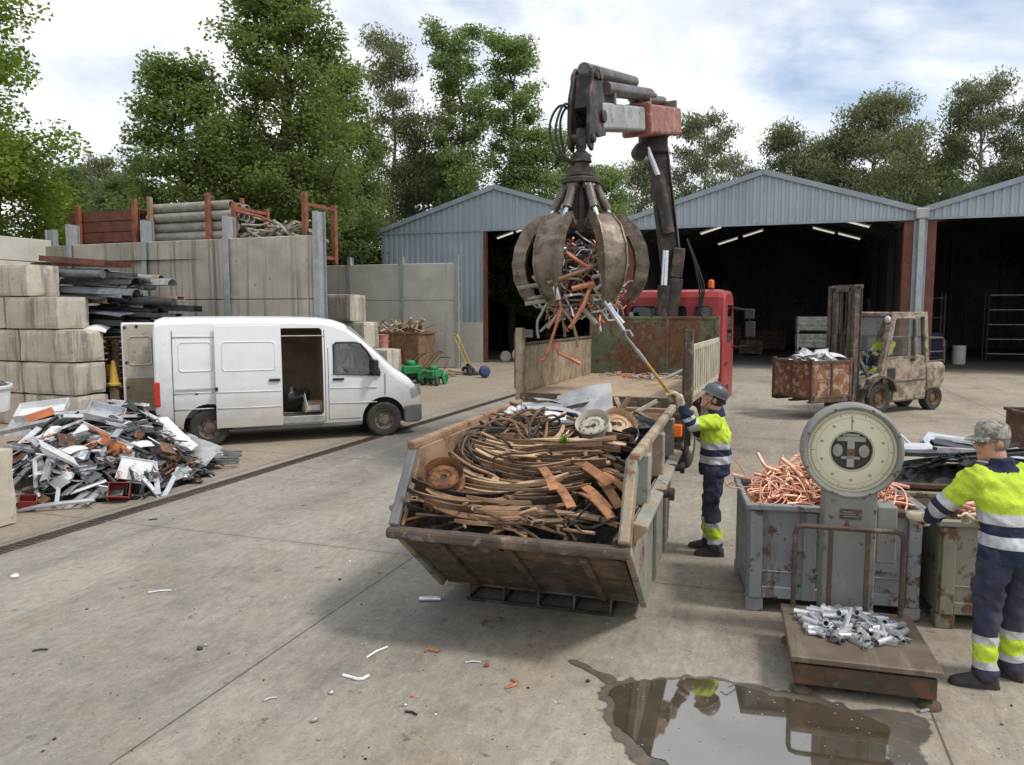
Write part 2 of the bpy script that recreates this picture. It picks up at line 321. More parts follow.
def leafmat(name, c1, c2, c3, tr=.3, sc=.35):
    m = bpy.data.materials.new(name); m.use_nodes = True; nt = m.node_tree; N = nt.nodes; L = nt.links
    N.remove(N['Principled BSDF'])
    ge = N.new('ShaderNodeNewGeometry'); rp = N.new('ShaderNodeValToRGB')
    rp.color_ramp.elements[0].color = (*c1,1); rp.color_ramp.elements[1].color = (*c2,1); rp.color_ramp.elements.new(.93).color = (*c3,1)
    rp.color_ramp.elements[1].position = .6 if rp.color_ramp.elements[1].position > .95 else rp.color_ramp.elements[1].position
    els = rp.color_ramp.elements
    els[0].color = (*c1,1); els[1].color = (*c2,1); els[2].color = (*c3,1)
    tc = N.new('ShaderNodeTexCoord'); nz = N.new('ShaderNodeTexNoise'); nz.inputs['Scale'].default_value = sc; nz.inputs['Detail'].default_value = 3
    L.new(tc.outputs['Object'], nz.inputs['Vector'])
    a = N.new('ShaderNodeMath'); a.operation = 'MULTIPLY_ADD'; a.inputs[1].default_value = .55; L.new(ge.outputs['Random Per Island'], a.inputs[0])
    mr = N.new('ShaderNodeMapRange'); mr.inputs['From Min'].default_value = .3; mr.inputs['From Max'].default_value = .7; mr.inputs['To Max'].default_value = .45
    L.new(nz.outputs[0], mr.inputs[0]); L.new(mr.outputs[0], a.inputs[2]); L.new(a.outputs[0], rp.inputs[0])
    d = N.new('ShaderNodeBsdfPrincipled'); d.inputs['Roughness'].default_value = .55; d.inputs['Specular IOR Level'].default_value = .25
    t = N.new('ShaderNodeBsdfTranslucent')
    L.new(rp.outputs[0], d.inputs['Base Color'])
    hs = N.new('ShaderNodeHueSaturation'); hs.inputs['Value'].default_value = 1.9; hs.inputs['Saturation'].default_value = 1.1; L.new(rp.outputs[0], hs.inputs['Color']); L.new(hs.outputs[0], t.inputs[0])
    mx = N.new('ShaderNodeMixShader'); mx.inputs[0].default_value = tr
    L.new(d.outputs[0], mx.inputs[1]); L.new(t.outputs[0], mx.inputs[2]); L.new(mx.outputs[0], N['Material Output'].inputs[0]); return m
K['leaf_oak'] = leafmat('broad leaves', (.105,.145,.045), (.16,.21,.066), (.225,.275,.10), .48)
K['leaf_lime'] = leafmat('bright broad leaves', (.115,.165,.03), (.185,.25,.048), (.27,.32,.075), .45)
K['leaf_dark'] = leafmat('dark leaves', (.08,.11,.042), (.12,.16,.06), (.175,.215,.082), .45)
K['leaf_poplar'] = leafmat('poplar leaves', (.125,.17,.06), (.185,.24,.09), (.26,.31,.135), .45)
K['leaf_euc'] = leafmat('eucalyptus leaves', (.105,.125,.065), (.165,.185,.10), (.24,.25,.14), .38, .25)  # grey green leaves; distance haze is put into both eucalyptus colours
K['leaf_euc_brown'] = leafmat('olive eucalyptus leaves', (.115,.13,.06), (.175,.19,.095), (.255,.26,.14), .38, .25)
EXPO = 0.46; CLOUD = 0.95; SKYOFF = (1.5,0.4,0.0)
# ------------------------------------------------------------------ camera, sky, sun
FPX = 760.0
cam = bpy.data.cameras.new('camera'); co = bpy.data.objects.new('camera', cam); COL.objects.link(co)
cam.sensor_width = 36; cam.lens = 36*FPX/1024; cam.clip_end = 3000; cam.clip_start = .05
co.location = (0,0,2.5); co.rotation_euler = (PI/2 - math.atan(70/760), 0, 0)
S.camera = co
S.view_settings.view_transform = 'Standard'; S.view_settings.look = 'None'; S.view_settings.exposure = EXPO; S.view_settings.gamma = 1
S.cycles.use_denoising = True; S.cycles.max_bounces = 7; S.cycles.diffuse_bounces = 3; S.cycles.glossy_bounces = 4; S.cycles.transparent_max_bounces = 10
S.cycles.caustics_reflective = False; S.cycles.caustics_refractive = False
SUN_EL, SUN_AZ = R(56), R(-20)         # azimuth measured from +X towards +Y
sd = V((math.cos(SUN_EL)*math.cos(SUN_AZ), math.cos(SUN_EL)*math.sin(SUN_AZ), math.sin(SUN_EL)))
sl = bpy.data.lights.new('sun','SUN'); so = bpy.data.objects.new('sun', sl); COL.objects.link(so)
sl.energy = 1.75; sl.angle = R(10.0); sl.color = (1,.95,.87)
so.rotation_euler = sd.to_track_quat('Z','Y').to_euler(); so.location = (20,-5,30)
w = bpy.data.worlds.new('World'); S.world = w; w.use_nodes = True
nt = w.node_tree; N = nt.nodes; L = nt.links
bg = N['Background']
sky = N.new('ShaderNodeTexSky'); sky.sky_type = 'NISHITA'; sky.sun_disc = False
sky.sun_elevation = SUN_EL; sky.sun_rotation = PI/2 - SUN_AZ
L.new(sky.outputs[0], bg.inputs[0]); bg.inputs[1].default_value = .12
tc = N.new('ShaderNodeTexCoord'); sp = N.new('ShaderNodeSeparateXYZ'); L.new(tc.outputs['Generated'], sp.inputs[0])
az = N.new('ShaderNodeMath'); az.operation = 'ADD'; az.inputs[1].default_value = .28; L.new(sp.outputs[2], az.inputs[0])
mz = N.new('ShaderNodeMath'); mz.operation = 'MAXIMUM'; mz.inputs[1].default_value = .06; L.new(az.outputs[0], mz.inputs[0])
dv = N.new('ShaderNodeVectorMath'); dv.operation = 'DIVIDE'; L.new(tc.outputs['Generated'], dv.inputs[0])
cb = N.new('ShaderNodeCombineXYZ')
for k in range(3): L.new(mz.outputs[0], cb.inputs[k])
L.new(cb.outputs[0], dv.inputs[1])
def wn(sc, det, ro, off):
    mp = N.new('ShaderNodeMapping'); mp.inputs['Location'].default_value = off; L.new(dv.outputs[0], mp.inputs[0])
    t = N.new('ShaderNodeTexNoise'); t.inputs['Scale'].default_value = sc; t.inputs['Detail'].default_value = det; t.inputs['Roughness'].default_value = ro; t.inputs['Distortion'].default_value = .35
    L.new(mp.outputs[0], t.inputs['Vector']); return t.outputs[0]
cov = N.new('ShaderNodeMapRange'); cov.interpolation_type = 'SMOOTHSTEP'
cov.inputs['From Min'].default_value = .28; cov.inputs['From Max'].default_value = .53
L.new(wn(1.25, 9, .55, SKYOFF), cov.inputs[0])
shade = N.new('ShaderNodeMapRange'); shade.interpolation_type = 'SMOOTHSTEP'
shade.inputs['From Min'].default_value = .33; shade.inputs['From Max'].default_value = .66
L.new(wn(2.6, 10, .56, (3.1,1.7,0)), shade.inputs[0])
cr = N.new('ShaderNodeMix'); cr.data_type = 'RGBA'; L.new(shade.outputs[0], cr.inputs[0])
cr.inputs[6].default_value = (.66,.70,.755,1); cr.inputs[7].default_value = (.95,.955,.965,1)
bg2 = N.new('ShaderNodeBackground'); L.new(cr.outputs[2], bg2.inputs[0]); bg2.inputs[1].default_value = CLOUD
ms = N.new('ShaderNodeMixShader'); L.new(cov.outputs[0], ms.inputs[0]); L.new(bg.outputs[0], ms.inputs[1]); L.new(bg2.outputs[0], ms.inputs[2])
L.new(ms.outputs[0], N['World Output'].inputs[0])

# ------------------------------------------------------------------ yard grid and ground
YA = R(-18.7)
e1 = V((math.cos(YA), math.sin(YA), 0)); e2 = V((-math.sin(YA), math.cos(YA), 0))
def concrete_ground():
    m = bpy.data.materials.new('yard concrete'); m.use_nodes = True; nt = m.node_tree; N = nt.nodes; L = nt.links
    p = N['Principled BSDF']; p.inputs['Specular IOR Level'].default_value = .3
    tc = N.new('ShaderNodeTexCoord')
    mp = N.new('ShaderNodeMapping'); mp.vector_type = 'POINT'; mp.inputs['Rotation'].default_value = (0,0,-YA); L.new(tc.outputs['Object'], mp.inputs[0])
    sep = N.new('ShaderNodeSeparateXYZ'); L.new(mp.outputs[0], sep.inputs[0])
    def nz(sc, det=8, ro=.6, stretch=None, off=(0,0,0)):
        t = N.new('ShaderNodeTexNoise'); t.inputs['Detail'].default_value = det; t.inputs['Roughness'].default_value = ro; t.inputs['Scale'].default_value = sc
        q = N.new('ShaderNodeMapping'); q.inputs['Location'].default_value = off
        if stretch: q.inputs['Scale'].default_value = stretch
        L.new(mp.outputs[0], q.inputs[0]); L.new(q.outputs[0], t.inputs['Vector'])
        return t.outputs[0]
    def mr(f, a, b, c=0, d=1):
        r = N.new('ShaderNodeMapRange'); r.inputs['From Min'].default_value = a; r.inputs['From Max'].default_value = b; r.inputs['To Min'].default_value = c; r.inputs['To Max'].default_value = d
        L.new(f, r.inputs[0]); return r.outputs[0]
    def ma(op, a, b=None, c=None):
        q = N.new('ShaderNodeMath'); q.operation = op
        for i, v in enumerate((a, b, c)):
            if v is None: continue
            if isinstance(v, (int, float)): q.inputs[i].default_value = v
            else: L.new(v, q.inputs[i])
        return q.outputs[0]
    def mix(f, a, b):
        x = N.new('ShaderNodeMix'); x.data_type = 'RGBA'; L.new(f, x.inputs[0])
        for s_, v in ((6, a), (7, b)):
            if isinstance(v, tuple): x.inputs[s_].default_value = (*v, 1)
            else: L.new(v, x.inputs[s_])
        return x.outputs[2]
    c = mix(mr(nz(.22, 10, .62), .42, .58), (.305,.277,.236), (.226,.204,.174))
    c = mix(ma('MULTIPLY', mr(nz(1.1, 10, .68), .47, .60), .6), c, (.172,.158,.138))            # worn grey patches
    c = mix(ma('MULTIPLY', mr(nz(.55, 8, .6, (1.5,.28,1), (5,2,0)), .48, .62), .6), c, (.375,.342,.29))  # pale dust drags along the traffic
    c = mix(ma('MULTIPLY', mr(nz(.9, 8, .6, (3.0,.16,1), (1,7,0)), .53, .68), .4), c, (.135,.125,.115)) # tyre drag
    c = mix(ma('MULTIPLY', mr(nz(.75, 9, .68, None, (9,4,0)), .55, .65), .5), c, (.27,.205,.135))   # rusty tan stain
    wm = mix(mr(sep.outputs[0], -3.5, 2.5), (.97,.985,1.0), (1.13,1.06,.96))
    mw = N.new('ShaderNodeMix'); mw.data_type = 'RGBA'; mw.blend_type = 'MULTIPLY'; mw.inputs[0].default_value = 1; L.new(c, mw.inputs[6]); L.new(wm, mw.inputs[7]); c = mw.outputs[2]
    c = mix(ma('MULTIPLY', mr(nz(.33, 9, .62, None, (3,8,0)), .46, .60), .45), c, (.345,.32,.28))   # pale worn areas
    soil = ma('MULTIPLY', mr(sep.outputs[0], -7.2, -8.4), mr(nz(.5, 8, .6, None, (2,2,0)), .25, .55))
    c = mix(ma('MULTIPLY', soil, .75), c, (.30,.235,.165))                                       # soil washed against the wall side
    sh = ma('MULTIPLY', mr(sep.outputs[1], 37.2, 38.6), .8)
    c = mix(sh, c, (.11,.10,.09))                                                               # shed floors darkened: interior shade put into the colour
    c = mix(ma('MULTIPLY', mr(nz(5.0, 6, .7, None, (4,0,0)), .61, .67), .7), c, (.085,.078,.07))      # oil drips
    c = mix(ma('MULTIPLY', mr(nz(34, 5, .75), .55, .64), .5), c, (.40,.375,.335))                   # grit
    c = mix(ma('MULTIPLY', mr(nz(42, 5, .75, None, (3,3,0)), .56, .65), .6), c, (.09,.08,.07))
    cr = N.new('ShaderNodeTexVoronoi'); cr.feature = 'DISTANCE_TO_EDGE'; cr.inputs['Scale'].default_value = .16
    wob = N.new('ShaderNodeVectorMath'); L.new(mp.outputs[0], wob.inputs[0])
    tn = N.new('ShaderNodeTexNoise'); tn.inputs['Scale'].default_value = 1.4; tn.inputs['Detail'].default_value = 6; L.new(mp.outputs[0], tn.inputs['Vector'])
    sv = N.new('ShaderNodeVectorMath'); sv.operation = 'SCALE'; sv.inputs['Scale'].default_value = .9; L.new(tn.outputs['Color'], sv.inputs[0]); L.new(sv.outputs[0], wob.inputs[1])
    L.new(wob.outputs[0], cr.inputs['Vector'])
    crk = ma('MULTIPLY', mr(cr.outputs['Distance'], .0012, .0004), mr(nz(.3, 3, .5, None, (7,1,0)), .5, .56))
    c = mix(ma('MULTIPLY', crk, .55), c, (.07,.065,.06))
    # saw-cut expansion joints on the 4.43 m yard grid
    jx = ma('ABSOLUTE', ma('SUBTRACT', ma('FRACT', ma('MULTIPLY_ADD', sep.outputs[0], 1/4.43, 3.40/4.43+.5+3)), .5))
    jy = ma('ABSOLUTE', ma('SUBTRACT', ma('FRACT', ma('MULTIPLY_ADD', sep.outputs[1], 1/4.43, -6.93/4.43+.5+3)), .5))
    j = ma('MAXIMUM', ma('LESS_THAN', jx, .0017), ma('LESS_THAN', jy, .0015))
    edge = ma('MAXIMUM', mr(jx, .02, .0), mr(jy, .02, .0))
    c = mix(ma('MULTIPLY', edge, .22), c, (.15,.14,.125))
    c = mix(ma('MULTIPLY', j, .8), c, (.065,.06,.055))
    L.new(c, p.inputs['Base Color'])
    L.new(mr(nz(1.3, 6, .6), .3, .7, .72, .95), p.inputs['Roughness'])
    c2_ = mix(mr(nz(9, 9, .75, (1.6,.7,1), (2,6,0)), .38, .62), (.82,.82,.82), (1.14,1.13,1.11))
    mm = N.new('ShaderNodeMix'); mm.data_type = 'RGBA'; mm.blend_type = 'MULTIPLY'; mm.inputs[0].default_value = 1; L.new(c, mm.inputs[6]); L.new(c2_, mm.inputs[7]); c = mm.outputs[2]; L.new(c, p.inputs['Base Color'])
    b = N.new('ShaderNodeBump'); b.inputs['Strength'].default_value = .3; b.inputs['Distance'].default_value = .012
    L.new(ma('ADD', nz(22, 6, .7), ma('MULTIPLY', nz(2.2, 6, .6), 2.0)), b.inputs['Height']); L.new(b.outputs[0], p.inputs['Normal'])
    return m
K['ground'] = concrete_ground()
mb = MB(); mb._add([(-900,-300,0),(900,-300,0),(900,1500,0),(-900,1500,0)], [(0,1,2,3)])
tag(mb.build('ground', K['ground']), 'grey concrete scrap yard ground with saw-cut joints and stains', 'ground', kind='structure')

# puddle and the damp patches round it
def blob_poly(pts, z, sub=6, amp=.035, seed=0, fr=7):
    out = []
    n = len(pts)
    for i in range(n):
        p0, p1, p2, p3 = [V((*pts[(i+k-1) % n], 0)) for k in range(4)]
        for s_ in range(sub):
            t = s_/sub
            q = .5*((2*p1)+(-p0+p2)*t+(2*p0-5*p1+4*p2-p3)*t*t+(-p0+3*p1-3*p2+p3)*t**3)
            d = mnoise.noise(V((q.x*fr, q.y*fr, seed)))*amp + mnoise.noise(V((q.x*fr*2.4, q.y*fr*2.4, seed+5)))*amp*.4
            out.append((q.x+d, q.y+d*.9, z))
    return out
PUD = [(.63,4.86),(.80,4.94),(1.05,4.99),(1.29,4.99),(1.50,4.93),(1.68,4.80),(1.88,4.70),(2.10,4.60),(2.24,4.50),(2.30,4.38),(2.24,4.22),(2.14,4.05),(2.16,3.86),(1.90,3.72),(1.60,3.66),(1.25,3.74),(.98,3.88),(.78,4.06),(.66,4.26),(.60,4.55)]
D2 = [(.62,4.96),(.80,5.0),(1.05,5.03),(1.31,5.04),(1.55,4.97),(1.76,4.84),(1.95,4.80),(2.06,4.72),(2.2,4.66),(2.42,4.58),(2.55,4.44),(2.52,4.30),(2.40,4.2),(2.30,3.95),(2.2,3.75),(1.9,3.62),(1.5,3.58),(1.1,3.68),(.8,3.88),(.68,4.05),(.58,4.3),(.56,4.6),(.57,4.85)]
K['water'] = mat('muddy puddle water', (.085,.066,.045), (.06,.047,.033), 1.2, .02, 0, spec=1.0, rvar=.008, layers=[((.13,.10,.07),5,.6,.8,.5)])
K['water'].node_tree.nodes['Principled BSDF'].inputs['IOR'].default_value = 2.15
def soft_edge(m):
    nt = m.node_tree; N = nt.nodes; L = nt.links
    a = N.new('ShaderNodeAttribute'); a.attribute_name = 'wet'; tr = N.new('ShaderNodeBsdfTransparent'); mx = N.new('ShaderNodeMixShader')
    nz = N.new('ShaderNodeTexNoise'); nz.inputs['Scale'].default_value = 14; nz.inputs['Detail'].default_value = 6; tc = N.new('ShaderNodeTexCoord'); L.new(tc.outputs['Object'], nz.inputs['Vector'])
    s_ = N.new('ShaderNodeMath'); s_.operation = 'MULTIPLY_ADD'; s_.inputs[1].default_value = 1.0; s_.inputs[2].default_value = -.5; L.new(nz.outputs[0], s_.inputs[0])
    ad = N.new('ShaderNodeMath'); ad.operation = 'ADD'; ad.use_clamp = True; L.new(a.outputs['Fac'], ad.inputs[0]); L.new(s_.outputs[0], ad.inputs[1])
    mr = N.new('ShaderNodeMapRange'); mr.interpolation_type = 'SMOOTHSTEP'; mr.inputs['From Min'].default_value = .28; mr.inputs['From Max'].default_value = .62; L.new(ad.outputs[0], mr.inputs[0])
    L.new(mr.outputs[0], mx.inputs[0]); L.new(tr.outputs[0], mx.inputs[1]); L.new(N['Principled BSDF'].outputs[0], mx.inputs[2]); L.new(mx.outputs[0], N['Material Output'].inputs[0])
def wet_sheet(b, pts, grow, shrink):
    n = len(pts); P = [V(p) for p in pts]
    if sum(P[i].x*P[(i+1) % n].y-P[(i+1) % n].x*P[i].y for i in range(n)) < 0: P.reverse()
    nr = [((P[(i+2) % n]-P[i-2]).normalized()) for i in range(n)]; nr = [V((q.y,-q.x,0)) for q in nr]
    lay = b.bm.verts.layers.float.get('wet') or b.bm.verts.layers.float.new('wet')
    rings = [[P[i]+nr[i]*grow for i in range(n)], P, [P[i]-nr[i]*shrink for i in range(n)]]
    vs = [[b.bm.verts.new(p) for p in r] for r in rings]
    for r, w_ in zip(vs, (0,.5,1)):
        for v in r: v[lay] = w_
    for k in range(2):
        for i in range(n):
            j = (i+1) % n
            try: b.bm.faces.new([vs[k][i],vs[k][j],vs[k+1][j],vs[k+1][i]])
            except ValueError: pass
    b.bm.faces.new(vs[2])
K['damp'] = mat('damp concrete', (.125,.108,.088), (.085,.075,.062), 2.2, .35, 0, bump=.1, bsc=30, spec=.5, layers=[((.17,.14,.105),6,.58,.72,.6)])
PUD = [(1.46+(x-1.46)*.955, 4.36+(y-4.36)*.97) for x, y in PUD]; D2 = [(1.46+(x-1.46)*.965, 4.36+(y-4.36)*.97) for x, y in D2]
pd = MB(); q = blob_poly(PUD, .009, 10, .045, 1); wet_sheet(pd, q, .02, .02); soft_edge(K['water']); soft_edge(K['damp'])
tag(pd.build('puddle_water', K['water']), 'still muddy puddle reflecting the sky in front of the platform scale', 'puddle', kind='structure')
pp = blob_poly(D2, .004, 8, .06, 3)
damp = MB(); wet_sheet(damp, pp, .05, .03)
q = blob_poly([(.42,5.28),(.47,5.27),(.53,5.19),(.62,5.08),(.72,4.99),(.66,4.93),(.58,5.02),(.50,5.13),(.44,5.21)], .0066, 4, .02, 8, 9); wet_sheet(damp, q, .02, .012)
for zk, (c_, r_) in enumerate((((2.30,4.88),.09),)):
    q = blob_poly([(c_[0]+r_*math.cos(a)*1.3, c_[1]+r_*.6*math.sin(a)) for a in [k*PI/4 for k in range(8)]], .0055+.0012*zk, 6, .06, c_[0])
    wet_sheet(damp, q, .03, .025)
tag(damp.build('wet_ground', K['damp']), 'dark damp concrete margin round the puddle', 'wet ground', kind='structure')

# drainage channel: steel grating set in the ground
mb = MB()
A, B = V((-5.42,7.70,0)), V((.35,23.7,0)); d = (B-A).normalized(); n_ = V((d.y,-d.x,0))
for s_ in (-.10,.10): mb.beam(A+n_*s_+V((0,0,.004)), B+n_*s_+V((0,0,.004)), .025, .014)
mb.mi = 1; mb.beam(A+V((0,0,.0015)), B+V((0,0,.0015)), .17, .007); mb.mi = 0
L_ = (B-A).length
for i in range(int(L_/.07)):
    p = A+d*(i*.07+.03); mb.beam(p-n_*.085+V((0,0,.006)), p+n_*.085+V((0,0,.006)), .022, .008)
tag(mb.build('drain_grating', [K['iron'], K['black']]), 'narrow rusty drainage grating running across the concrete beside the scrap heap', 'drain')

# bank behind the retaining wall
def terr(x, y): return 3.75 + .35*mnoise.noise(V((x*.08, y*.08, 2))) + max(0, (y-30))*.01
mb = MB(); g_ = []
W0 = V((-4.75,18.95)); W1 = V((-14.6,22.3))
rows = []
for j in range(16):
    y = j/15
    r_ = []
    for i in range(15):
        t = i/14
        front = W0.lerp(V((-60,34)), t); back = V((-10.2,40)).lerp(V((-90,110)), t)
        q = front.lerp(back, y); r_.append((q.x, q.y, terr(q.x, q.y)))
    rows.append(r_)
mb.loft(rows, cap=False, closed=False)
side = [(r[0][0], r[0][1], 0) for r in rows]
mb.loft([[r[0] for r in rows], side], cap=False, closed=False)
tag(mb.build('bank_terrain', K['soil']), 'raised earth bank behind the concrete retaining wall', 'bank', kind='structure')

# ------------------------------------------------------------------ concrete panel walls
def panel_wall(name, label, P0, P1, n, ztop, joint, m, posts, ph=.55, pw=.16, zb=0):
    P0, P1 = V((*P0,0)), V((*P1,0)); d = P1-P0; Lw = d.length; a = math.atan2(d.y, d.x)
    t = thing(name, label, 'wall', P0, a, None)
    w_ = Lw/n
    for i in range(n):
        b = MB()
        zs = [zb]+joint+[ztop]
        for k in range(len(zs)-1): b.b2(i*w_+.012, (i+1)*w_-.012, 0, .2, zs[k]+.008, zs[k+1]-.008)
        b.b2(i*w_+.02, (i+1)*w_-.02, .08, .12, zb+.01, ztop-.02)
        b.build('panel', m, t, .015)
    for i in posts:
        b = MB(); x = i*w_
        b.b2(x-pw/2, x+pw/2, -.09, -.07, zb, ztop+ph); b.b2(x-pw/2, x+pw/2, .21, .23, zb, ztop+ph)
        b.b2(x-.012, x+.012, -.07, .21, zb, ztop+ph)
        b.build('post', K['galv'], t)
    return t
panel_wall('concrete_wall', 'tall stained concrete panel wall with steel posts carrying racks of pipes above', (-14.8,22.35), (-4.70,18.62), 4, 4.38, [2.83], K['wall'], [1,2,3,4])
panel_wall('concrete_wall', 'pale low concrete side wall behind the stacked blocks under the leafy tree', (-17.9,9.6), (-13.1,22.0), 4, 4.55, [3.9], K['wall_light'], [4], ph=.3)
panel_wall('concrete_wall', 'clean pale concrete panel wall in front of the far left shed', (-10.2,36.9), (-2.44,34.2), 3, 4.72, [3.05], K['wall_light'], [1,2,3], ph=.35)
panel_wall('concrete_wall', 'bare concrete end wall of the bank running back to the shed', (-4.85,19.0), (-10.3,36.6), 5, 4.3, [2.8], K['wall'], [], ph=.3)

# ------------------------------------------------------------------ cast concrete blocks
def block(Lx, loc, rz, label, h=.70, d=.80):
    b = MB(); b.box((0,0,h/2), (Lx, d, h-.012))
    bm = b.bm
    bmesh.ops.subdivide_edges(bm, edges=bm.edges[:], cuts=7, use_grid_fill=True)
    for v in bm.verts:
        k = mnoise.noise(V((v.co.x*3+loc[0], v.co.y*3+loc[2]*7, v.co.z*3)))
        e = sum(1 for a, s_ in ((v.co.x, Lx/2), (v.co.y, d/2), (v.co.z-h/2, (h-.012)/2)) if abs(abs(a)-s_) < 1e-3)
        if e >= 2: v.co -= V((v.co.x/Lx*2, v.co.y/d*2, (v.co.z-h/2)/h*2))*(.012+.028*max(0, k))
        else: v.co += V((v.co.x, v.co.y, 0)).normalized()*k*.006
    o = b.build('concrete_block', K['block'], None, 0, loc, rz)
    return tag(o, label, 'concrete block', 'cast concrete blocks stacked as bay dividers')
BA = R(-21)
bx, by = V((math.cos(BA), math.sin(BA), 0)), V((-math.sin(BA), math.cos(BA), 0))
cor = V((-9.33,16.15,0))
names = ['bottom course of the left stepped block stack', 'second course up in the left stepped block stack', 'middle course of the left stepped block stack', 'fourth course up in the left stepped block stack', 'topmost block of the left stepped block stack']
for k, (off, ln) in enumerate(((.05,1.6),(0,1.6),(-.02,1.6),(-.42,1.6),(-1.28,1.5))):
    c = cor + bx*(off-ln/2) + by*.4
    block(ln, (c.x, c.y, k*.712), BA, 'stained block, '+names[k], .712)
    if k < 4:
        c2 = c - bx*(ln+.03)
        block(ln, (c2.x, c2.y, k*.712), BA, 'grey concrete block at the edge, '+names[k].replace('left stepped block stack', 'stack beside the scrap heap'), .712)
nb = V((-6.12,8.12,0))
block(1.6, tuple(nb - bx*.82 + by*.35), BA+R(2), 'pale rough concrete block standing alone at the near left of the scrap heap', .92, .8)
for k, (u_, lab) in enumerate(((-3.00,'lowest visible block of the stepped stack behind the van bonnet'),(-3.62,'middle block of the stepped stack behind the van bonnet'),(-3.98,'dark topped block crowning the stepped stack behind the van'))):
    for dz in ((0,1) if k == 0 else (1,)):
        pass
    block(1.5, (u_-.95, 21.3+.24*(.0), .75*(k+1)), BA, 'concrete block, '+lab, .75)
block(1.5, (-3.85,21.25,0), BA, 'concrete block at ground level under the stack behind the van bonnet', .75)

# ------------------------------------------------------------------ steel sheds
def corrugated(b, x0, x1, top, bot, y, period=.30, depth=.045, flip=1):
    xs = []; x = x0
    k = 0
    pat = [(0,0),(.42,0),(.5,1),(.92,1)]
    while x < x1:
        for f, dd in pat:
            xx = x+f*period
            if xx <= x1: xs.append((xx, dd*depth))
        x += period
    xs.append((x1, xs[-1][1]))
    bot_ = bot if callable(bot) else (lambda q: bot)
    b.loft([[(q, y-dd*flip, bot_(q)) for q, dd in xs], [(q, y-dd*flip, top(q)) for q, dd in xs]], cap=False, smooth=False, closed=False)
def shed(label, cx, cy, x_left, x_right, lint, left_clad):
    t = thing('metal_shed', label, 'shed', (cx, cy, 0), YA)
    HW, EV, RG, D = 6.27, 6.72, 8.62, 26
    top = lambda x: RG-(RG-EV)*abs(x)/HW
    b = MB(); corrugated(b, -HW+.02, HW-.02, lambda x: top(x)-.02, lint, 0)
    if left_clad: corrugated(b, -HW+.02, x_left, lambda x: lint, 2.0, 0)
    b.build('gable_cladding', K['clad'], t)
    b = MB()
    for s_ in (-1,1):
        b.beam((s_*(HW+.06),-.08,EV-.02), (0,-.08,RG+.02), .16, .22)
        b.b2(s_*(HW+.12)-.04, s_*(HW+.12)+.04, -.05, D, EV-.14, EV+.02)
    b.b2(-HW, HW, -.075, .0-.052, lint-.09, lint)
    b.build('trim', K['trim'], t)
    for s_ in (-1,1):
        b = MB()
        b._add([(0,-.14,RG+.05),(0,D,RG+.05),(s_*(HW+.1),D,EV+.03),(s_*(HW+.1),-.14,EV+.03),(0,-.14,RG),(0,D,RG),(s_*(HW+.1),D,EV-.02),(s_*(HW+.1),-.14,EV-.02)],
               [(0,1,2,3),(4,5,6,7),(0,1,5,4),(1,2,6,5),(2,3,7,6),(3,0,4,7)])
        b.build('roof', K['trim'], t)
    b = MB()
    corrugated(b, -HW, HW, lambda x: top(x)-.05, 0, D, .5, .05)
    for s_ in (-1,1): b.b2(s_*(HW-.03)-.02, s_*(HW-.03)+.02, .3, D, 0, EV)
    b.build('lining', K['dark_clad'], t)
    for s_ in (-1,1):
        b = MB(); x = s_*(HW-.42)
        b.b2(x-.17, x+.17, .05, .075, 0, EV-.15); b.b2(x-.17, x+.17, .355, .38, 0, EV-.15); b.b2(x-.012, x+.012, .075, .355, 0, EV-.15)
        b.beam((x,.2,EV-.35), (x-s_*1.6,.2,EV+.02), .2, .3)
        b.build('column', K['redox'], t)
        b = MB(); b.b2(s_*(HW-.13)-.11, s_*(HW-.13)+.11, -.03, .3, 0, EV-.1); b.build('corner_trim', K['trim'], t)
    b = MB()
    for y in (6,12,18,24):
        for s_ in (-1,1):
            b.beam((s_*(HW-.2),y,EV-.2), (0,y,RG-.2), .18, .35); b.b2(s_*(HW-.25)-.15, s_*(HW-.25)+.15, y-.1, y+.1, 0, EV-.2)
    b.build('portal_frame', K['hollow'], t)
    b = MB()
    for z in (1.9,3.4,5.0): b.b2(-HW+.1, HW-.1, D-.14, D-.07, z-.08, z+.08)
    for x in (-3.1,0,3.1): b.b2(x-.1, x+.1, D-.3, D-.15, 0, top(x)-.2)
    b.build('girt', K['mast'], t)
    return t
SHL = shed('blue grey metal shed on the left, gable partly hidden behind the grapple', -.85, 38.1, -.55, 5.4, 6.6, True)
SHM = shed('open fronted blue grey metal shed behind the red truck and forklift', 11.05, 34.1, -5.6, 5.6, 6.42, False)
SHR = shed('blue grey metal shed cut off by the right picture edge', 22.95, 30.05, -5.6, 5.6, 6.42, False)
b = MB(); b.b2(-6.2,-.62,-.10,.1,0,2.0); b.build('plinth', K['wall_light'], SHL)
b = MB(); b.b2(-.60,-.46,-.06,.25,0,6.6); b.build('door_jamb', K['redox'], SHL)
b = MB(); b.b2(6.28-.12,6.28+.12,-.34,-.12,0,6.35); b.build('downpipe', K['galv'], SHM, .02)
b = MB(); b.b2(6.28-.24,6.28+.24,-.38,-.10,6.352,6.78); b.build('rain_hopper', K['galv'], SHM, .03)
em = bpy.data.materials.new('dim fluorescent tube'); em.use_nodes = True
em.node_tree.nodes['Principled BSDF'].inputs['Base Color'].default_value = (.8,.78,.7,1)
em.node_tree.nodes['Principled BSDF'].inputs['Emission Color'].default_value = (1,.95,.82,1); em.node_tree.nodes['Principled BSDF'].inputs['Emission Strength'].default_value = .42
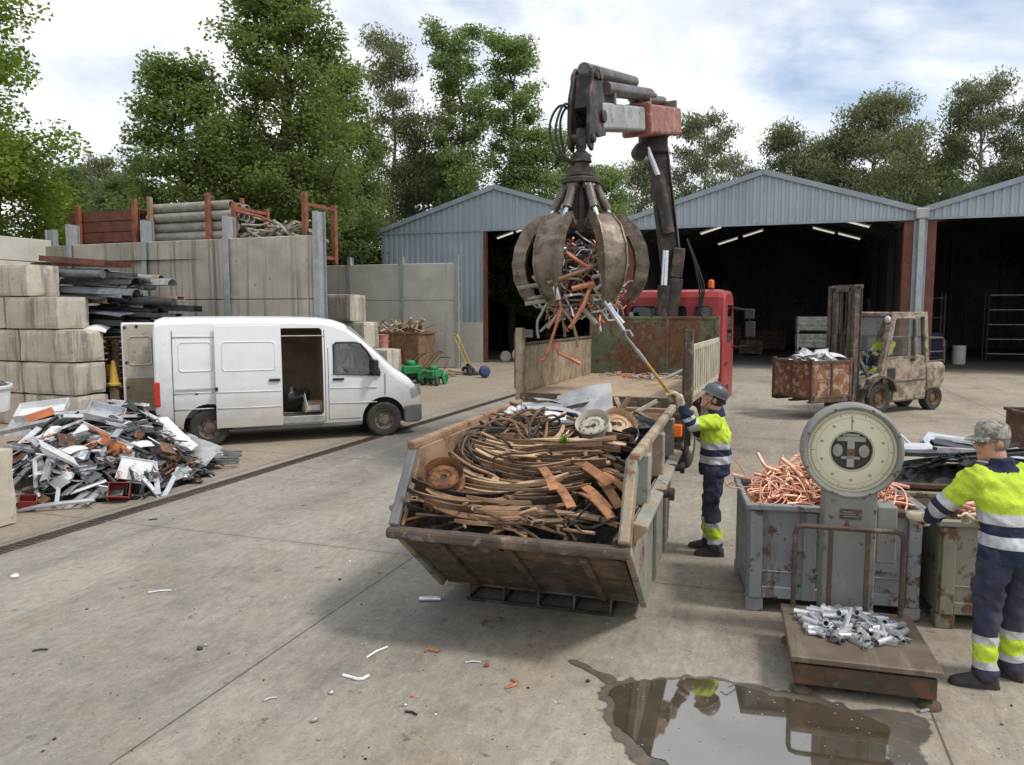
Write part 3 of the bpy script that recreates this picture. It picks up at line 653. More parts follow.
def strip(sh, x, y, z, lab, ln=1.9, tilt=0, yaw=0):
    t = thing('strip_light', lab, 'strip light', sh.matrix_world @ V((0,0,0)), 0, 'strip lights under the shed roofs')
    q = M.Rotation(YA,4,'Z') @ M.Translation((x,y,z)); t.location = V(sh.location) + (M.Rotation(YA,3,'Z') @ V((x,y,z))); t.rotation_euler = (0,tilt,YA+yaw)
    b = MB(); b.b2(-ln/2,ln/2,-.06,.06,.05,.12); b.build('housing', K['bucket_white'], t)
    b = MB(); b.cyl((-ln/2+.05,0,.02),(ln/2-.05,0,.02),.05,10); b.build('tube_lamp', em, t)
TL = R(17)
strip(SHM,-2.4,3.0,6.48,'short strip light high at the left front of the middle shed roof',1.1,-TL)
strip(SHM,-1.85,8.0,6.38,'outer strip light of the deeper left row in the middle shed',1.15,-TL)
strip(SHM,-.55,8.0,6.76,'inner strip light of the deeper left row in the middle shed',1.15,-TL)
strip(SHM,4.15,3.0,6.55,'front right strip light nearest the gable of the middle shed',1.15,TL)
strip(SHM,3.0,8.0,6.80,'inner strip light of the deeper right row in the middle shed',1.2,TL)
strip(SHM,4.25,8.0,6.46,'outer strip light of the deeper right row in the middle shed',1.2,TL)
strip(SHL,.95,2.0,6.78,'strip light just inside the left shed door, the inner one of two',1.1,-TL)
strip(SHL,-.15,2.0,6.47,'strip light just inside the left shed door, next to the jamb',1.0,-TL)
# ------------------------------------------------------------------ trees
def leaf_mesh(name, C, A, B, m):
    n = len(C)
    co = np.empty((n,4,3), np.float32)
    co[:,0] = C-A; co[:,1] = C+B*.9-A*.1; co[:,2] = C+A; co[:,3] = C-B*.9-A*.1
    me = bpy.data.meshes.new(name)
    me.vertices.add(n*4); me.vertices.foreach_set('co', co.ravel())
    me.loops.add(n*4); me.loops.foreach_set('vertex_index', np.arange(n*4, dtype=np.int32))
    me.polygons.add(n); me.polygons.foreach_set('loop_start', np.arange(0, n*4, 4, dtype=np.int32))
    me.update(calc_edges=True); me.validate(); me.materials.append(m); return me
def tree(name, label, loc, H, tr, cb, env, lm, nleaf, ls, seed, bark='bark', nb=22, rise=.55, cr=.75, droop=0, group='trees behind the yard', lean=0, narrow=.55, flat=.65, forks=0):
    nleaf = int(nleaf*.85)
    rg = np.random.RandomState(seed); rr = random.Random(seed)
    t = thing(name, label, 'tree', loc, rr.random()*0, group)
    b = MB()
    def wob(k, s_): return V((mnoise.noise(V((k*.9,seed*3.1,0)))*s_, mnoise.noise(V((k*.9,seed*5.3,9)))*s_, 0))
    tp = []; NP = 12
    for i in range(NP+1):
        f = i/NP; tp.append(V((lean*f*H*.1,0,f*H*.96)) + wob(f*4, .055*H*f**.7))
    b.tube(tp, 1, 9, radii=[tr*(1.25 if i == 0 else 1)*(1-.93*(i/NP)**.9)+.012 for i in range(NP+1)])
    def trunk_at(f):
        x = f/.96*NP if f < .96 else NP-1e-3
        x = min(x, NP-1e-3); i = int(x); return tp[i].lerp(tp[i+1], x-i)
    cl = []
    for k in range(nb):
        f = cb + (.97-cb)*((k+.5)/nb)**.9
        f = min(.95, max(.05, f + rr.uniform(-.02,.02)))
        az = k*2.4 + rr.uniform(-.5,.5)
        hf = (f-cb)/(1-cb)
        L_ = env(hf)*rr.uniform(.72,1.08)
        start = max(.12, f - rise*L_/H*.8)
        p0 = trunk_at(start); dirh = V((math.cos(az), math.sin(az), 0))
        pts = [p0]
        for s_ in range(1,6):
            u = s_/5
            p = p0 + dirh*(L_*u) + V((0,0, L_*rise*(u**.8) + droop*-.25*L_*u*u)) + V((rr.uniform(-1,1),rr.uniform(-1,1),rr.uniform(-1,1)))*(.07*L_)
            pts.append(p)
        r0 = max(.02, tr*.42*(1-hf*.75))
        b.tube(pts, 1, 6, radii=[r0*(1-.85*i/5) for i in range(6)])
        for q in range(5):
            u = .38+.62*(q+rr.random())/5
            i = min(4, int(u*5)); pb = pts[i].lerp(pts[i+1], u*5-i)
            a2 = az + rr.choice((-1,1))*rr.uniform(.4,1.5)
            l2 = L_*rr.uniform(.22,.45) + .3
            e = pb + V((math.cos(a2),math.sin(a2),rr.uniform(.1,.9)*(1 if rise > 0 else .3)))*l2
            mid = pb.lerp(e,.5)+V((0,0,.08*l2))
            b.tube([pb,mid,e], 1, 5, radii=[r0*.35,r0*.24,.01])
            cl.append((e, rr.uniform(.7,1.15))); cl.append((mid, rr.uniform(.45,.8)))
        cl.append((pts[-1], rr.uniform(.7,1.1)))
    cl.append((tp[-1], .8)); cl.append((tp[-2], .7))
    b.build('trunk', K[bark], t)
    cen = np.array([c[0][:] for c in cl], np.float32); w = np.array([c[1] for c in cl], np.float32)
    pr_ = w**2/np.sum(w**2); idx = rg.choice(len(cl), nleaf, p=pr_)
    off = rg.normal(size=(nleaf,3)).astype(np.float32); nn = np.linalg.norm(off, axis=1, keepdims=True)
    off = off/nn*np.minimum(nn,1.8)*np.array([.52,.52,.52*flat],np.float32)
    C = cen[idx] + off*(w[idx]*cr)[:,None]
    C[:,2] = np.maximum(C[:,2], .4)
    if droop:
        C[:,2] -= np.abs(rg.normal(size=nleaf))*.16*droop
        A = np.stack([rg.normal(size=nleaf)*.75, rg.normal(size=nleaf)*.75, -np.ones(nleaf)*.7], 1)
    else:
        A = rg.normal(size=(nleaf,3)); A[:,2] *= .6
    A /= np.linalg.norm(A,axis=1,keepdims=True)
    Q = rg.normal(size=(nleaf,3)); Q[:,2] += .6*(0 if droop else 0)
    Bv = np.cross(A,Q); Bv /= np.linalg.norm(Bv,axis=1,keepdims=True)
    sz = (ls*rg.uniform(.6,1.3,size=nleaf))[:,None]
    me = leaf_mesh('crown', C, (A*sz).astype(np.float32), (Bv*sz*narrow).astype(np.float32), K[lm])
    o = link('crown', me, t)
    return t
def at(u, d):   # ground position under picture column u at distance d
    return ((u-512)/FPX*d, d)
ovoid = lambda r, p=.35: (lambda h: r*(math.sin(PI*min(1,max(0,h))**.75*.97+.06)**.7*.92+.08))
dome = lambda r: (lambda h: r*(1-max(0,h)**2.2*.82))
column = lambda r: (lambda h: r*(.55+.45*math.sin(PI*(.15+.8*h))))
def put(kind, label, u, d, z, H, *a, **k):
    x, y = at(u, d); return tree(kind, label, (x,y,z), H, *a, **k)
BG = 'broadleaf trees behind the retaining wall'
# near left
put('leafy_tree','bright green leafy tree overhanging the pale side wall at the left picture edge',-75,21.5,3.9,11.6,.30,.0,dome(3.25),'leaf_lime',55219,0.084,11,nb=40,cr=.8,rise=.35,group=BG)
put('leafy_tree','small bright green tree growing below the large one at the left picture edge',8,24.5,3.6,4.3,.14,.0,dome(1.9),'leaf_lime',18406,0.084,12,nb=18,cr=.7,rise=.3,group=BG)
# centre left big crowns
put('broadleaf_tree','mid green broadleaf tree standing right behind the pipe racks',192,30,3.6,8.3,.24,.0,ovoid(1.75),'leaf_oak',34183,0.092,21,nb=34,cr=.72,rise=.6,group=BG)
put('broadleaf_tree','tallest spreading broadleaf tree rising above the rack of branches',292,32,3.4,12.6,.40,.0,ovoid(2.45),'leaf_oak',60478,0.096,22,nb=48,cr=.85,rise=.75,group=BG)
put('broadleaf_tree','broadleaf tree pressed against the right side of the tallest one',350,41.5,0,15.8,.33,.15,ovoid(1.7),'leaf_oak',31554,0.100,23,nb=36,cr=.85,rise=.75,group=BG)
put('broadleaf_tree','dark green low tree above the clean pale panel wall',352,43.5,0,10.8,.25,.0,dome(2.3),'leaf_dark',30406,0.092,24,nb=28,cr=.9,rise=.5,group=BG)
put('broadleaf_tree','dark leafy tree filling the gap under the tallest broadleaf tree',256,37,3.2,7.2,.25,.0,dome(3.2),'leaf_dark',35772,0.092,25,nb=28,cr=1.0,rise=.4,group=BG)
put('broadleaf_tree','dark leafy tree behind the end of the stained retaining wall',322,40,1.6,8.6,.25,.0,dome(2.6),'leaf_dark',32195,0.092,26,nb=26,cr=.95,rise=.4,group=BG)
EG = 'eucalyptus trees behind the yard'
put('eucalyptus_tree','thin eucalyptus with brownish crown and bare pale trunk left of the poplars',395,47,0,19.6,.24,.2,column(1.25),'leaf_euc_brown',23252,0.119,31,'bark_pale',nb=26,cr=.95,rise=.8,droop=1,narrow=.35,group=EG)
put('eucalyptus_tree','olive eucalyptus crown squeezed between thin trunk and first poplar',424,47,0,14.6,.22,.15,column(1.4),'leaf_euc_brown',21463,0.119,32,'bark_pale',nb=24,cr=.95,rise=.7,droop=1,narrow=.35,group=EG)
PG = 'poplars behind the left shed'
put('poplar_tree','slender poplar on the left of the pair above the left shed',460,46,0,19.6,.30,.08,column(1.4),'leaf_poplar',42926,0.099,41,'bark',nb=44,cr=.72,rise=1.25,group=PG)
put('poplar_tree','slender poplar on the right of the pair above the left shed',513,48,0,19.9,.30,.08,column(1.3),'leaf_poplar',42926,0.099,42,'bark',nb=44,cr=.72,rise=1.25,group=PG)
put('broadleaf_tree','bright rounded tree directly behind the left shed gable',548,48,0,13.8,.30,.1,ovoid(2.5),'leaf_poplar',46504,0.099,43,nb=34,cr=1.0,rise=.6,group=BG)
put('broadleaf_tree','bright rounded tree seen just right of the hanging grapple',600,52,0,12.4,.28,.1,ovoid(2.3),'leaf_poplar',32195,0.106,44,nb=28,cr=1.0,rise=.6,group=BG)
put('broadleaf_tree','dark tree between the left shed roof and the eucalyptus crown',440,52,0,13.0,.28,.1,ovoid(3.6),'leaf_dark',35772,0.119,45,nb=28,cr=1.2,rise=.5,group=BG)
# right row
put('eucalyptus_tree','grey green eucalyptus with see-through crown right of the crane boom',703,60,0,18.3,.28,.28,ovoid(2.7),'leaf_euc',24146,0.145,51,'bark_pale',nb=30,cr=1.0,rise=.75,droop=1,narrow=.35,group=EG)
put('eucalyptus_tree','small eucalyptus just left of the crane boom above the sheds',641,66,0,16.0,.26,.2,ovoid(2.3),'leaf_euc',23252,0.145,52,'bark_pale',nb=24,cr=1.2,rise=.7,droop=1,narrow=.35,group=EG)
put('eucalyptus_tree','small pointed eucalyptus behind the ridge of the middle shed',779,62,0,17.6,.28,.22,ovoid(2.0),'leaf_euc',25040,0.145,53,'bark_pale',nb=26,cr=1.15,rise=.8,droop=1,narrow=.35,group=EG)
put('eucalyptus_tree','largest full crowned eucalyptus behind the middle shed',868,58,0,18.8,.40,.22,ovoid(4.0),'leaf_euc_brown',53658,0.145,54,'bark_pale',nb=42,cr=1.2,rise=.7,droop=1,narrow=.36,group=EG)
put('eucalyptus_tree','olive eucalyptus leaning against the left of the largest crown',822,61,0,16.4,.30,.2,ovoid(2.7),'leaf_euc',28617,0.145,55,'bark_pale',nb=28,cr=1.2,rise=.7,droop=1,narrow=.35,group=EG)
put('eucalyptus_tree','tall thin topped eucalyptus above the valley gutter of the two right sheds',972,56,0,19.6,.32,.25,ovoid(2.6),'leaf_euc',32195,0.139,56,'bark_pale',nb=32,cr=1.1,rise=.8,droop=1,narrow=.35,group=EG)
put('eucalyptus_tree','eucalyptus crown cut by the right picture edge',1030,54,0,18.2,.32,.2,ovoid(2.8),'leaf_euc_brown',32195,0.139,57,'bark_pale',nb=30,cr=1.15,rise=.7,droop=1,narrow=.35,group=EG)
put('eucalyptus_tree','low dark eucalyptus filling the gap above the downpipe',922,64,0,15.2,.30,.15,ovoid(4.0),'leaf_dark',23252,0.185,58,'bark_pale',nb=28,cr=1.3,rise=.5,group=EG)
put('eucalyptus_tree','low dark eucalyptus behind the left slope of the middle shed',740,70,0,14.0,.30,.15,ovoid(3.8),'leaf_dark',19674,0.198,59,'bark_pale',nb=26,cr=1.3,rise=.5,group=EG)
put('eucalyptus_tree','low dark eucalyptus behind the right slope of the middle shed',868,69,0,14.8,.30,.12,ovoid(6.0),'leaf_dark',25040,0.198,60,'bark_pale',nb=30,cr=1.4,rise=.4,group=EG)
put('eucalyptus_tree','low dark eucalyptus at the far right above the cut off shed',1000,66,0,14.0,.30,.12,ovoid(5.0),'leaf_dark',23252,0.198,63,'bark_pale',nb=28,cr=1.4,rise=.4,group=EG)
put('eucalyptus_tree','slim airy eucalyptus between the crane boom tree and the ridge tree',745,64,0,14.6,.26,.2,ovoid(1.9),'leaf_euc',16000,.15,64,'bark_pale',nb=24,cr=.9,rise=.75,droop=1,narrow=.35,group=EG)
put('eucalyptus_tree','small airy eucalyptus just left of the largest crown',806,66,0,16.2,.26,.2,ovoid(1.9),'leaf_euc_brown',16000,.15,65,'bark_pale',nb=24,cr=.9,rise=.75,droop=1,narrow=.35,group=EG)
# far ones over the left wall
for i, (u, d, H, lm, lab) in enumerate(((92,72,12.4,'leaf_euc','leftmost far grey green tree over the side wall'),(113,70,12.8,'leaf_euc','pointed far tree in the middle of the gap above the brown beams'),(137,66,11.4,'leaf_euc_brown','olive far tree just left of the pipe bundle'),(74,62,10.2,'leaf_dark','dark far tree partly behind the bright leafy tree'),(128,58,8.6,'leaf_dark','low dark far tree directly over the brown beam stack'))):
    put('far_tree', lab, u, d, 3.8, H, .22, .1, ovoid(1.8), lm, 14000, .14, 70+i, nb=22, cr=.95, rise=.6, group='far trees in the gap above the wall', droop=1 if i < 3 else 0, narrow=.45)
# ------------------------------------------------------------------ truck
TA = R(-21.2)
def wheel(parent, x, y, r, w, side, name='wheel', rimc='rim', n=28, deep=.06):
    """wheel with its axle along local x; side = +1/-1 is the outer face"""
    T = M.Translation((x,y,r)) @ M.Rotation(PI/2*side,4,'Y')
    b = MB(); h = w/2
    b.lathe([(r*.60,-h*.8),(r*.72,-h),(r*.93,-h*.95),(r,-h*.72),(r,h*.72),(r*.93,h*.95),(r*.72,h),(r*.60,h*.8),(r*.58,h*.3),(r*.58,-h*.3),(r*.60,-h*.8)], n, T)
    for k in range(n):
        a = 2*PI*(k+.5)/n
        b.box((0,0,0),(.018,r*.10,w*.72), T @ M.Rotation(a,4,'Z') @ M.Translation((r*1.0,0,0)) @ M.Rotation(R(18)*(1 if k % 2 else -1),4,'X'))
    o = b.build(name, K['rubber'], parent)
    b = MB()
    b.lathe([(r*.60,h*.82),(r*.585,h*.9),(r*.55,h*.75),(r*.50,h*.35),(r*.36,h*.30),(r*.30,h*.55),(r*.16,h*.62),(.001,h*.64)], n, T)
    b.lathe([(r*.58,-h*.5),(.001,-h*.5)], n, T)
    for k in range(6):
        a = 2*PI*k/6; b.lathe([(r*.035,h*.28),(r*.035,h*.5),(.001,h*.5)], 6, T @ M.Translation((r*.25*math.cos(a)*1.0, r*.25*math.sin(a), h*.15)))
    bb = MB()
    for k in range(8):
        a = 2*PI*(k+.5)/8; bb.lathe([(r*.05,0),(.001,0)], 8, T @ M.Translation((r*.435*math.cos(a), r*.435*math.sin(a), h*.345)))
    b.build('rim', K[rimc], o); bb.build('rim_hole', K['black'], o)
    return o
tk = thing('scrap_truck', 'red cab tipper truck with scuffed open bed and dropped tailgate behind the skip', 'truck', (1.35,11.5,0), TA)
b = MB(); b.b2(-1.30,1.30,0,4.05,1.12,1.25); b.mi = 1; b.b2(-1.30,1.30,-.06,0,1.02,1.245); b.b2(-1.28,1.28,-.10,-.06,.98,1.06)
for y in (.8,1.7,2.6,3.5): b.b2(-1.25,1.25,y-.05,y+.05,1.0,1.12)
b.build('bed_floor', [K['bed_floor'],K['bed_rust']], tk, .008)
b = MB(); b.b2(-1.28,1.28,-.16,-.115,.52,1.10)
for z in (.6,.8,1.02): b.b2(-1.28,1.28,-.19,-.162,z-.03,z+.03)
for x in (-.9,.0,.55,.9): b.b2(x-.05,x+.05,-.21,-.192,1.0,1.2)
b.build('tailgate', K['bed_rust'], tk, .008)
b = MB(); b.b2(-1.30,-1.24,.07,3.98,1.252,1.98); b.mi = 1
b.b2(-1.32,-1.22,.07,3.98,1.98,2.02)
for y in (1.3,2.6): b.b2(-1.35,-1.302,y-.05,y+.05,1.2,1.98)
b.build('side_panel', [K['bed_tan'],K['bed_rust']], tk, .006)
b = MB(); b.b2(1.24,1.28,.10,3.98,1.252,2.0); b.b2(1.282,1.32,.10,3.98,1.93,2.02); b.b2(1.282,1.32,.10,3.98,1.22,1.31)
for k in range(15): y = .18+k*.265; b.b2(1.282,1.33,y,y+.09,1.312,1.928)
b.build('side_panel', K['bed_cream'], tk, .006)
for s_ in (-1,1):
    b = MB(); b.b2(s_*1.31-.06,s_*1.31+.06,-.06,.06,1.0,2.26); b.mi = 1; b.b2(s_*1.31-.085,s_*1.31-.062,-.05,.05,1.3,2.2); b.build('corner_post', [K['bed_tan'] if s_ < 0 else K['bed_rust'],K['rust']], tk, .01)
b = MB(); b.b2(-1.30,1.30,4.06,4.12,1.2,2.36); b.b2(-1.31,1.31,4.04,4.14,2.36,2.42); b.b2(1.23,1.31,4.04-.03,4.058,1.25,2.36); b.b2(.28,.33,4.035,4.058,1.25,2.36)
for x in (-1.0,-.35,.3,.95): b.b2(x-.04,x+.04,4.122,4.18,1.2,2.36)
b.build('headboard', K['head_green'], tk, .006)
b = MB()
for s_ in (-1,1): b.b2(s_*.42-.05,s_*.42+.05,-.02,7.0,.72,1.0)
b.b2(-.37,.37,.3,.5,.75,.95); b.b2(-.9,.9,1.1,1.4,.42,.6); b.b2(-.9,.9,5.5,5.7,.42,.6)
b.b2(.62,1.2,2.4,3.4,.55,.98); b.b2(-1.2,-.62,2.3,3.6,.55,.98)
b.build('chassis', K['crane_dark'], tk, .01)
b = MB(); b.b2(-1.2,1.2,-.02,.10,.40,.52); b.build('rear_bumper', K['bed_rust'], tk, .01)
for s_ in (-1,1):
    b = MB(); b.b2(s_*1.02-.25,s_*1.02+.25,-.30,-.20,.72,.90); o = b.build('rear_lamp', K['amber'], tk, .015)
    b = MB(); b.b2(s_*1.02-.25,s_*1.02+.02,-.315,-.302,.735,.885); b.build('lens', K['red_lens'], o)
    b = MB(); b.b2(s_*1.02-.27,s_*1.02+.27,-.20,-.17,.66,.95); b.build('lamp_bracket', K['crane_dark'], tk)
b = MB(); b.b2(.75,1.1,-.26,-.24,.53,.66); b.build('number_plate', K['bed_cream'], tk)
for s_ in (-1,1):
    b = MB(); b.b2(s_*1.02-.26,s_*1.02+.26,.55,.58,.45,1.0); b.build('mudflap', K['rubber'], tk)
    for dx in (0,-.30): wheel(tk, s_*(1.08+dx), 1.25, .50, .27, s_)
    wheel(tk, s_*1.10, 5.45, .50, .29, s_)
    b = MB()
    ring = []
    for k in range(10):
        a = R(-5+k*20.5); ring.append([(s_*1.27,5.45+.60*math.cos(a),.52+.60*math.sin(a)),(s_*.9,5.45+.60*math.cos(a),.52+.60*math.sin(a)),(s_*.9,5.45+.64*math.cos(a),.52+.64*math.sin(a)),(s_*1.27,5.45+.64*math.cos(a),.52+.64*math.sin(a))])
    b.loft(ring, smooth=False); b.build('mudguard', K['black'], tk)
# cab: hollow shell with real window openings
def cab_shell():
    b = MB()
    prof = [(4.98,.95),(4.96,1.9),(5.0,2.82),(5.06,2.93),(5.2,2.98),(6.5,2.99),(6.75,2.93),(6.86,2.8),(7.06,1.95),(7.12,1.2),(7.08,.60),(6.1,.60),(5.98,.95)]
    rings = []
    for x, k in ((-1.31,.93),(-1.27,.985),(-1.16,1.0),(1.16,1.0),(1.27,.985),(1.31,.93)):
        rings.append([(x,(y-6)*k+6,(z-1.7)*(k if z > 1.7 else 1)+1.7) for y, z in prof])
    b.loft(rings, smooth=False)
    return b
def boolean(o, cutter, op='DIFFERENCE'):
    m = o.modifiers.new('c','BOOLEAN'); m.object = cutter; m.operation = op; m.solver = 'EXACT'
    bpy.context.view_layer.update()
    dg = bpy.context.evaluated_depsgraph_get()
    me = bpy.data.meshes.new_from_object(o.evaluated_get(dg)); old = o.data
    o.modifiers.remove(m); o.data = me
    cm = cutter.data; bpy.data.objects.remove(cutter); bpy.data.meshes.remove(cm)
def rrect(y0, y1, z0, z1, r, n=4):
    p = []
    for cx, cy, a0 in ((y1-r,z1-r,0),(y0+r,z1-r,90),(y0+r,z0+r,180),(y1-r,z0+r,270)):
        for k in range(n+1):
            a = R(a0+90*k/n); p.append((cx+r*math.cos(a), cy+r*math.sin(a)))
    return p
def XZ(y): return M.Translation((0,y,0)) @ M.Rotation(PI/2,4,'X')     # polygon (x,z) extruded towards -y
def YZ(x): return M.Translation((x,0,0)) @ M(((0,0,1,0),(1,0,0,0),(0,1,0,0),(0,0,0,1)))  # polygon (y,z) extruded towards +x
shell = cab_shell().build('cab', [K['red_cab'],K['hollow']], tk)
c = MB(); c.mi = 1; c.b2(-1.16,1.16,5.06,6.92,1.05,2.88); boolean(shell, c.build('cut', [K['red_cab'],K['hollow']], tk))
wins = [(-.98,-.62),(-.42,.18),(.30,.80)]
RW = [(-.62,-.12),(.0,.52),(.72,1.02)]
for x0, x1 in RW:
    c = MB(); c.prism(rrect(x0,x1,1.95,2.62,.06), .3, XZ(5.12)); boolean(shell, c.build('cut', [K['red_cab'],K['hollow']], tk))
c = MB(); c.prism(rrect(-1.02,1.02,1.95,2.72,.1), .9, XZ(7.5)); boolean(shell, c.build('cut', [K['red_cab'],K['hollow']], tk))
c = MB(); c.prism(rrect(5.5,6.7,1.85,2.66,.08), 3, YZ(-1.5)); boolean(shell, c.build('cut', [K['red_cab'],K['hollow']], tk))
for x0, x1 in RW:
    b = MB(); b.prism(rrect(x0-.01,x1+.01,1.94,2.63,.06), .012, XZ(5.03)); b.build('rear_window', K['glass_dark'], tk)
    b = MB(); b.tube([(p[0],4.965,p[1]) for p in rrect(x0-.012,x1+.012,1.938,2.632,.07)], .018, 6, closed=True); b.build('window_seal', K['black'], tk)
b = MB(); b.prism(rrect(-1.0,1.0,1.95,2.72,.1), .012, XZ(6.90)); b.build('windscreen', K['glass_dark'], tk)
for s_ in (-1,1):
    b = MB(); b.prism(rrect(5.5,6.7,1.85,2.66,.08), .012, YZ(s_*1.292-.006)); b.build('side_window', K['glass_dark'], tk)
    b = MB(); b.b2(s_*.55-.28,s_*.55+.28,5.3,5.45,1.1,2.05); b.b2(s_*.55-.28,s_*.55+.28,5.3,5.85,1.05,1.3); b.build('cab_seat', K['black'], tk, .04)
    b = MB()
    b.tube([(s_*1.2,6.75,2.62),(s_*1.63,6.7,2.55),(s_*1.70,6.68,2.2),(s_*1.63,6.7,1.75),(s_*1.2,6.75,1.7)], .022, 8)
    b.build('mirror_arm', K['black'], tk)
    b = MB(); b.b2(s_*1.70-.11,s_*1.70+.11,6.60,6.72,1.95,2.30); o = b.build('mirror', K['black'], tk, .03, seg=3)
    b = MB(); b.b2(s_*1.70-.09,s_*1.70+.09,6.588,6.598,1.98,2.27); b.build('mirror_glass', K['hollow'], o)
    b = MB(); b.b2(s_*1.68-.11,s_*1.68+.11,6.60,6.72,2.36,2.58); o = b.build('mirror', K['black'], tk, .03, seg=3)
    b = MB(); b.b2(s_*1.68-.09,s_*1.68+.09,6.588,6.598,2.38,2.56); b.build('mirror_glass', K['hollow'], o)
    b = MB(); b.b2(s_*1.32-.01,s_*1.32+.01,5.1,5.55,1.4,1.45); b.build('door_handle', K['black'], tk)
for x in (-.60,.98):
    b = MB(); b.lathe([(.075,0),(.078,.03),(.055,.035)], 14, M.Translation((x,5.35,2.985))); o = b.build('beacon_base', K['black'], tk)
    b = MB(); b.lathe([(.062,.0),(.066,.10),(.055,.15),(.02,.17),(.001,.172)], 14, M.Translation((x,5.35,3.02))); b.build('beacon', K['amber'], tk)
b = MB(); b.prism([(-1.24,1.35),(-.72,1.35),(-.72,2.62),(-.85,2.85),(-1.15,2.85),(-1.24,2.5)], .42, XZ(4.88)); b.build('air_intake', K['black'], tk, .03)
b = MB(); b.tube([(-.55,4.72,1.0),(-.55,4.72,2.2),(-.6,4.74,2.5)], .06, 10); b.build('exhaust_pipe', K['galv'], tk)
# loader crane standing between bed and cab
cr = thing('loader_crane', 'greasy knuckle boom loader crane with faded red boom sleeve above the truck bed', 'crane', (0,0,0))
tw = lambda x, y, z: (M.Translation((1.35,11.5,0)) @ M.Rotation(TA,4,'Z')) @ V((x,y,z))
cb_ = tw(.16,4.55,0); cr.location = cb_
def C_(p): return V(p)-cb_
b = MB(); b.box((0,0,1.05),(1.3,.55,.35),M.Rotation(TA,4,'Z')); b.cyl((0,0,1.2),(0,0,1.55),.30,20); b.build('base', K['crane_dark'], cr, .02)
b = MB(); b.tube([(0,0,1.5),(.06,0,2.4),(.20,.02,3.2)], 1, 14, radii=[.21,.19,.17]); b.box((.22,.02,3.5),(.24,.34,.60),M.Rotation(R(6),4,'Y')); b.build('column', K['crane_dark'], cr, .02)
el = V((2.93,15.9,6.0)); bt = V((3.25,15.82,3.45))
b = MB(); b.beam(C_(bt), C_(el), .28, .34, (1,0,0)); b.mi = 1; b.beam(C_(bt+V((.19,-.02,.1))), C_(el+V((.21,-.02,-.15))), .34, .035, (1,0,0)); b.build('main_boom', [K['crane_dark'],K['cyl_grey']], cr, .02)
b = MB(); b.cyl(C_((3.08,15.62,2.30)), C_((3.10,15.60,3.05)), .13, 14); o = b.build('lift_ram', K['crane_dark'], cr)
b = MB(); b.cyl(C_((3.10,15.60,3.05)), C_((3.13,15.62,3.75)), .075, 14); b.build('rod', K['chrome'], o)
b = MB(); b.cyl(C_((3.18,15.62,4.1)), C_((2.95,15.65,5.25)), .12, 14); o = b.build('knuckle_ram', K['crane_dark'], cr)
b = MB(); b.cyl(C_((2.95,15.65,5.25)), C_((2.72,15.66,5.8)), .06, 12); b.build('rod', K['chrome'], o)
b = MB(); b.box(C_((2.86,15.8,5.92)),(.55,.34,.42)); b.cyl(C_((2.60,15.6,5.75)),C_((2.60,16.0,5.75)),.16,14); b.cyl(C_((3.05,15.6,6.1)),C_((3.05,16.0,6.1)),.14,14); b.build('knuckle', K['crane_dark'], cr, .03)
# outer boom: sleeve -> extension -> head
A0 = V((3.28,16.35,6.46)); B0 = V((1.28,12.55,5.63)); dv_ = (B0-A0).normalized()
def along(s_): return A0.lerp(B0, s_)
b = MB(); b.beam(C_(along(-.02)), C_(along(.49)), .52, .54); b.beam(C_(along(.465)), C_(along(.495)), .58, .60); b.build('boom_sleeve', K['crane_red'], cr, .05, seg=2)
b = MB(); b.beam(C_(along(.50)), C_(along(1.0)), .40, .42); b.build('boom_extension', K['crane_grey'], cr, .04, seg=2)
up_ = V((0,0,1))
s1 = dv_.cross(up_).normalized(); u1 = s1.cross(dv_)
def OB(s_, du, ds): return C_(along(s_)+u1*du+s1*ds)
b = MB(); b.cyl(OB(.0,.44,.12), OB(.45,.43,.12), .095, 12); b.mi = 1; b.cyl(OB(.45,.43,.12), OB(.98,.40,.12), .05, 12); b.mi = 0; b.cyl(OB(.38,.46,-.12), OB(.92,.44,-.12), .11, 14); b.cyl(OB(.30,.46,-.12),OB(.38,.46,-.12),.05,10)
b.cyl(OB(.50,.66,.0), OB(1.05,.70,.0), .105, 14)
for s_ in (.02,.42,.86): b.beam(OB(s_,.30,-.2), OB(s_,.30,.2), .1, .22)
b.build('extension_ram', [K['cyl_grey'],K['chrome']], cr)
# head plates (a bent arm, profile in the boom's vertical plane)
hp = [(-.28,-.26),(-.36,-.05),(-.30,.18),(-.10,.45),(-.12,.60),(.02,.72),(.18,.72),(.30,.60),(.32,.45),(.42,.20),(.44,-.20),(.40,-.55),(.26,-.60),(.18,-.30),(.0,-.34)]
hd = V((dv_.x,dv_.y,0)).normalized()
b = MB()
for ds in (-.19,.13):
    T = M(((hd.x,0,s1.x,0),(hd.y,0,s1.y,0),(0,1,s1.z,0),(0,0,0,1)))
    T = M.Translation(C_(B0+dv_*.12)+s1*ds) @ T
    b.prism(hp, .06, T)
hc = C_(B0+dv_*.12)
def HP(a, z, ds=0): return hc+hd*a+V((0,0,z))+s1*ds
for a, z, r in ((.05,.60,.08),(-.1,.0,.10),(.32,-.42,.07),(.2,.55,.06)): b.cyl(HP(a,z,-.24), HP(a,z,.22), r, 12)
b.beam(HP(.20,.60), HP(.30,.05), .24, .08, hd); b.beam(HP(-.02,.40), HP(.05,.64), .24, .08)
b.build('boom_head', K['crane_dark'], cr, .012)
b = MB()
b.hose([HP(.1,.74,.08),OB(1.0,.80,.08),OB(.86,.74,.1),OB(.72,.70,.1),OB(.58,.66,.05)], .02)
b.build('hydraulic_hose', K['black'], cr)
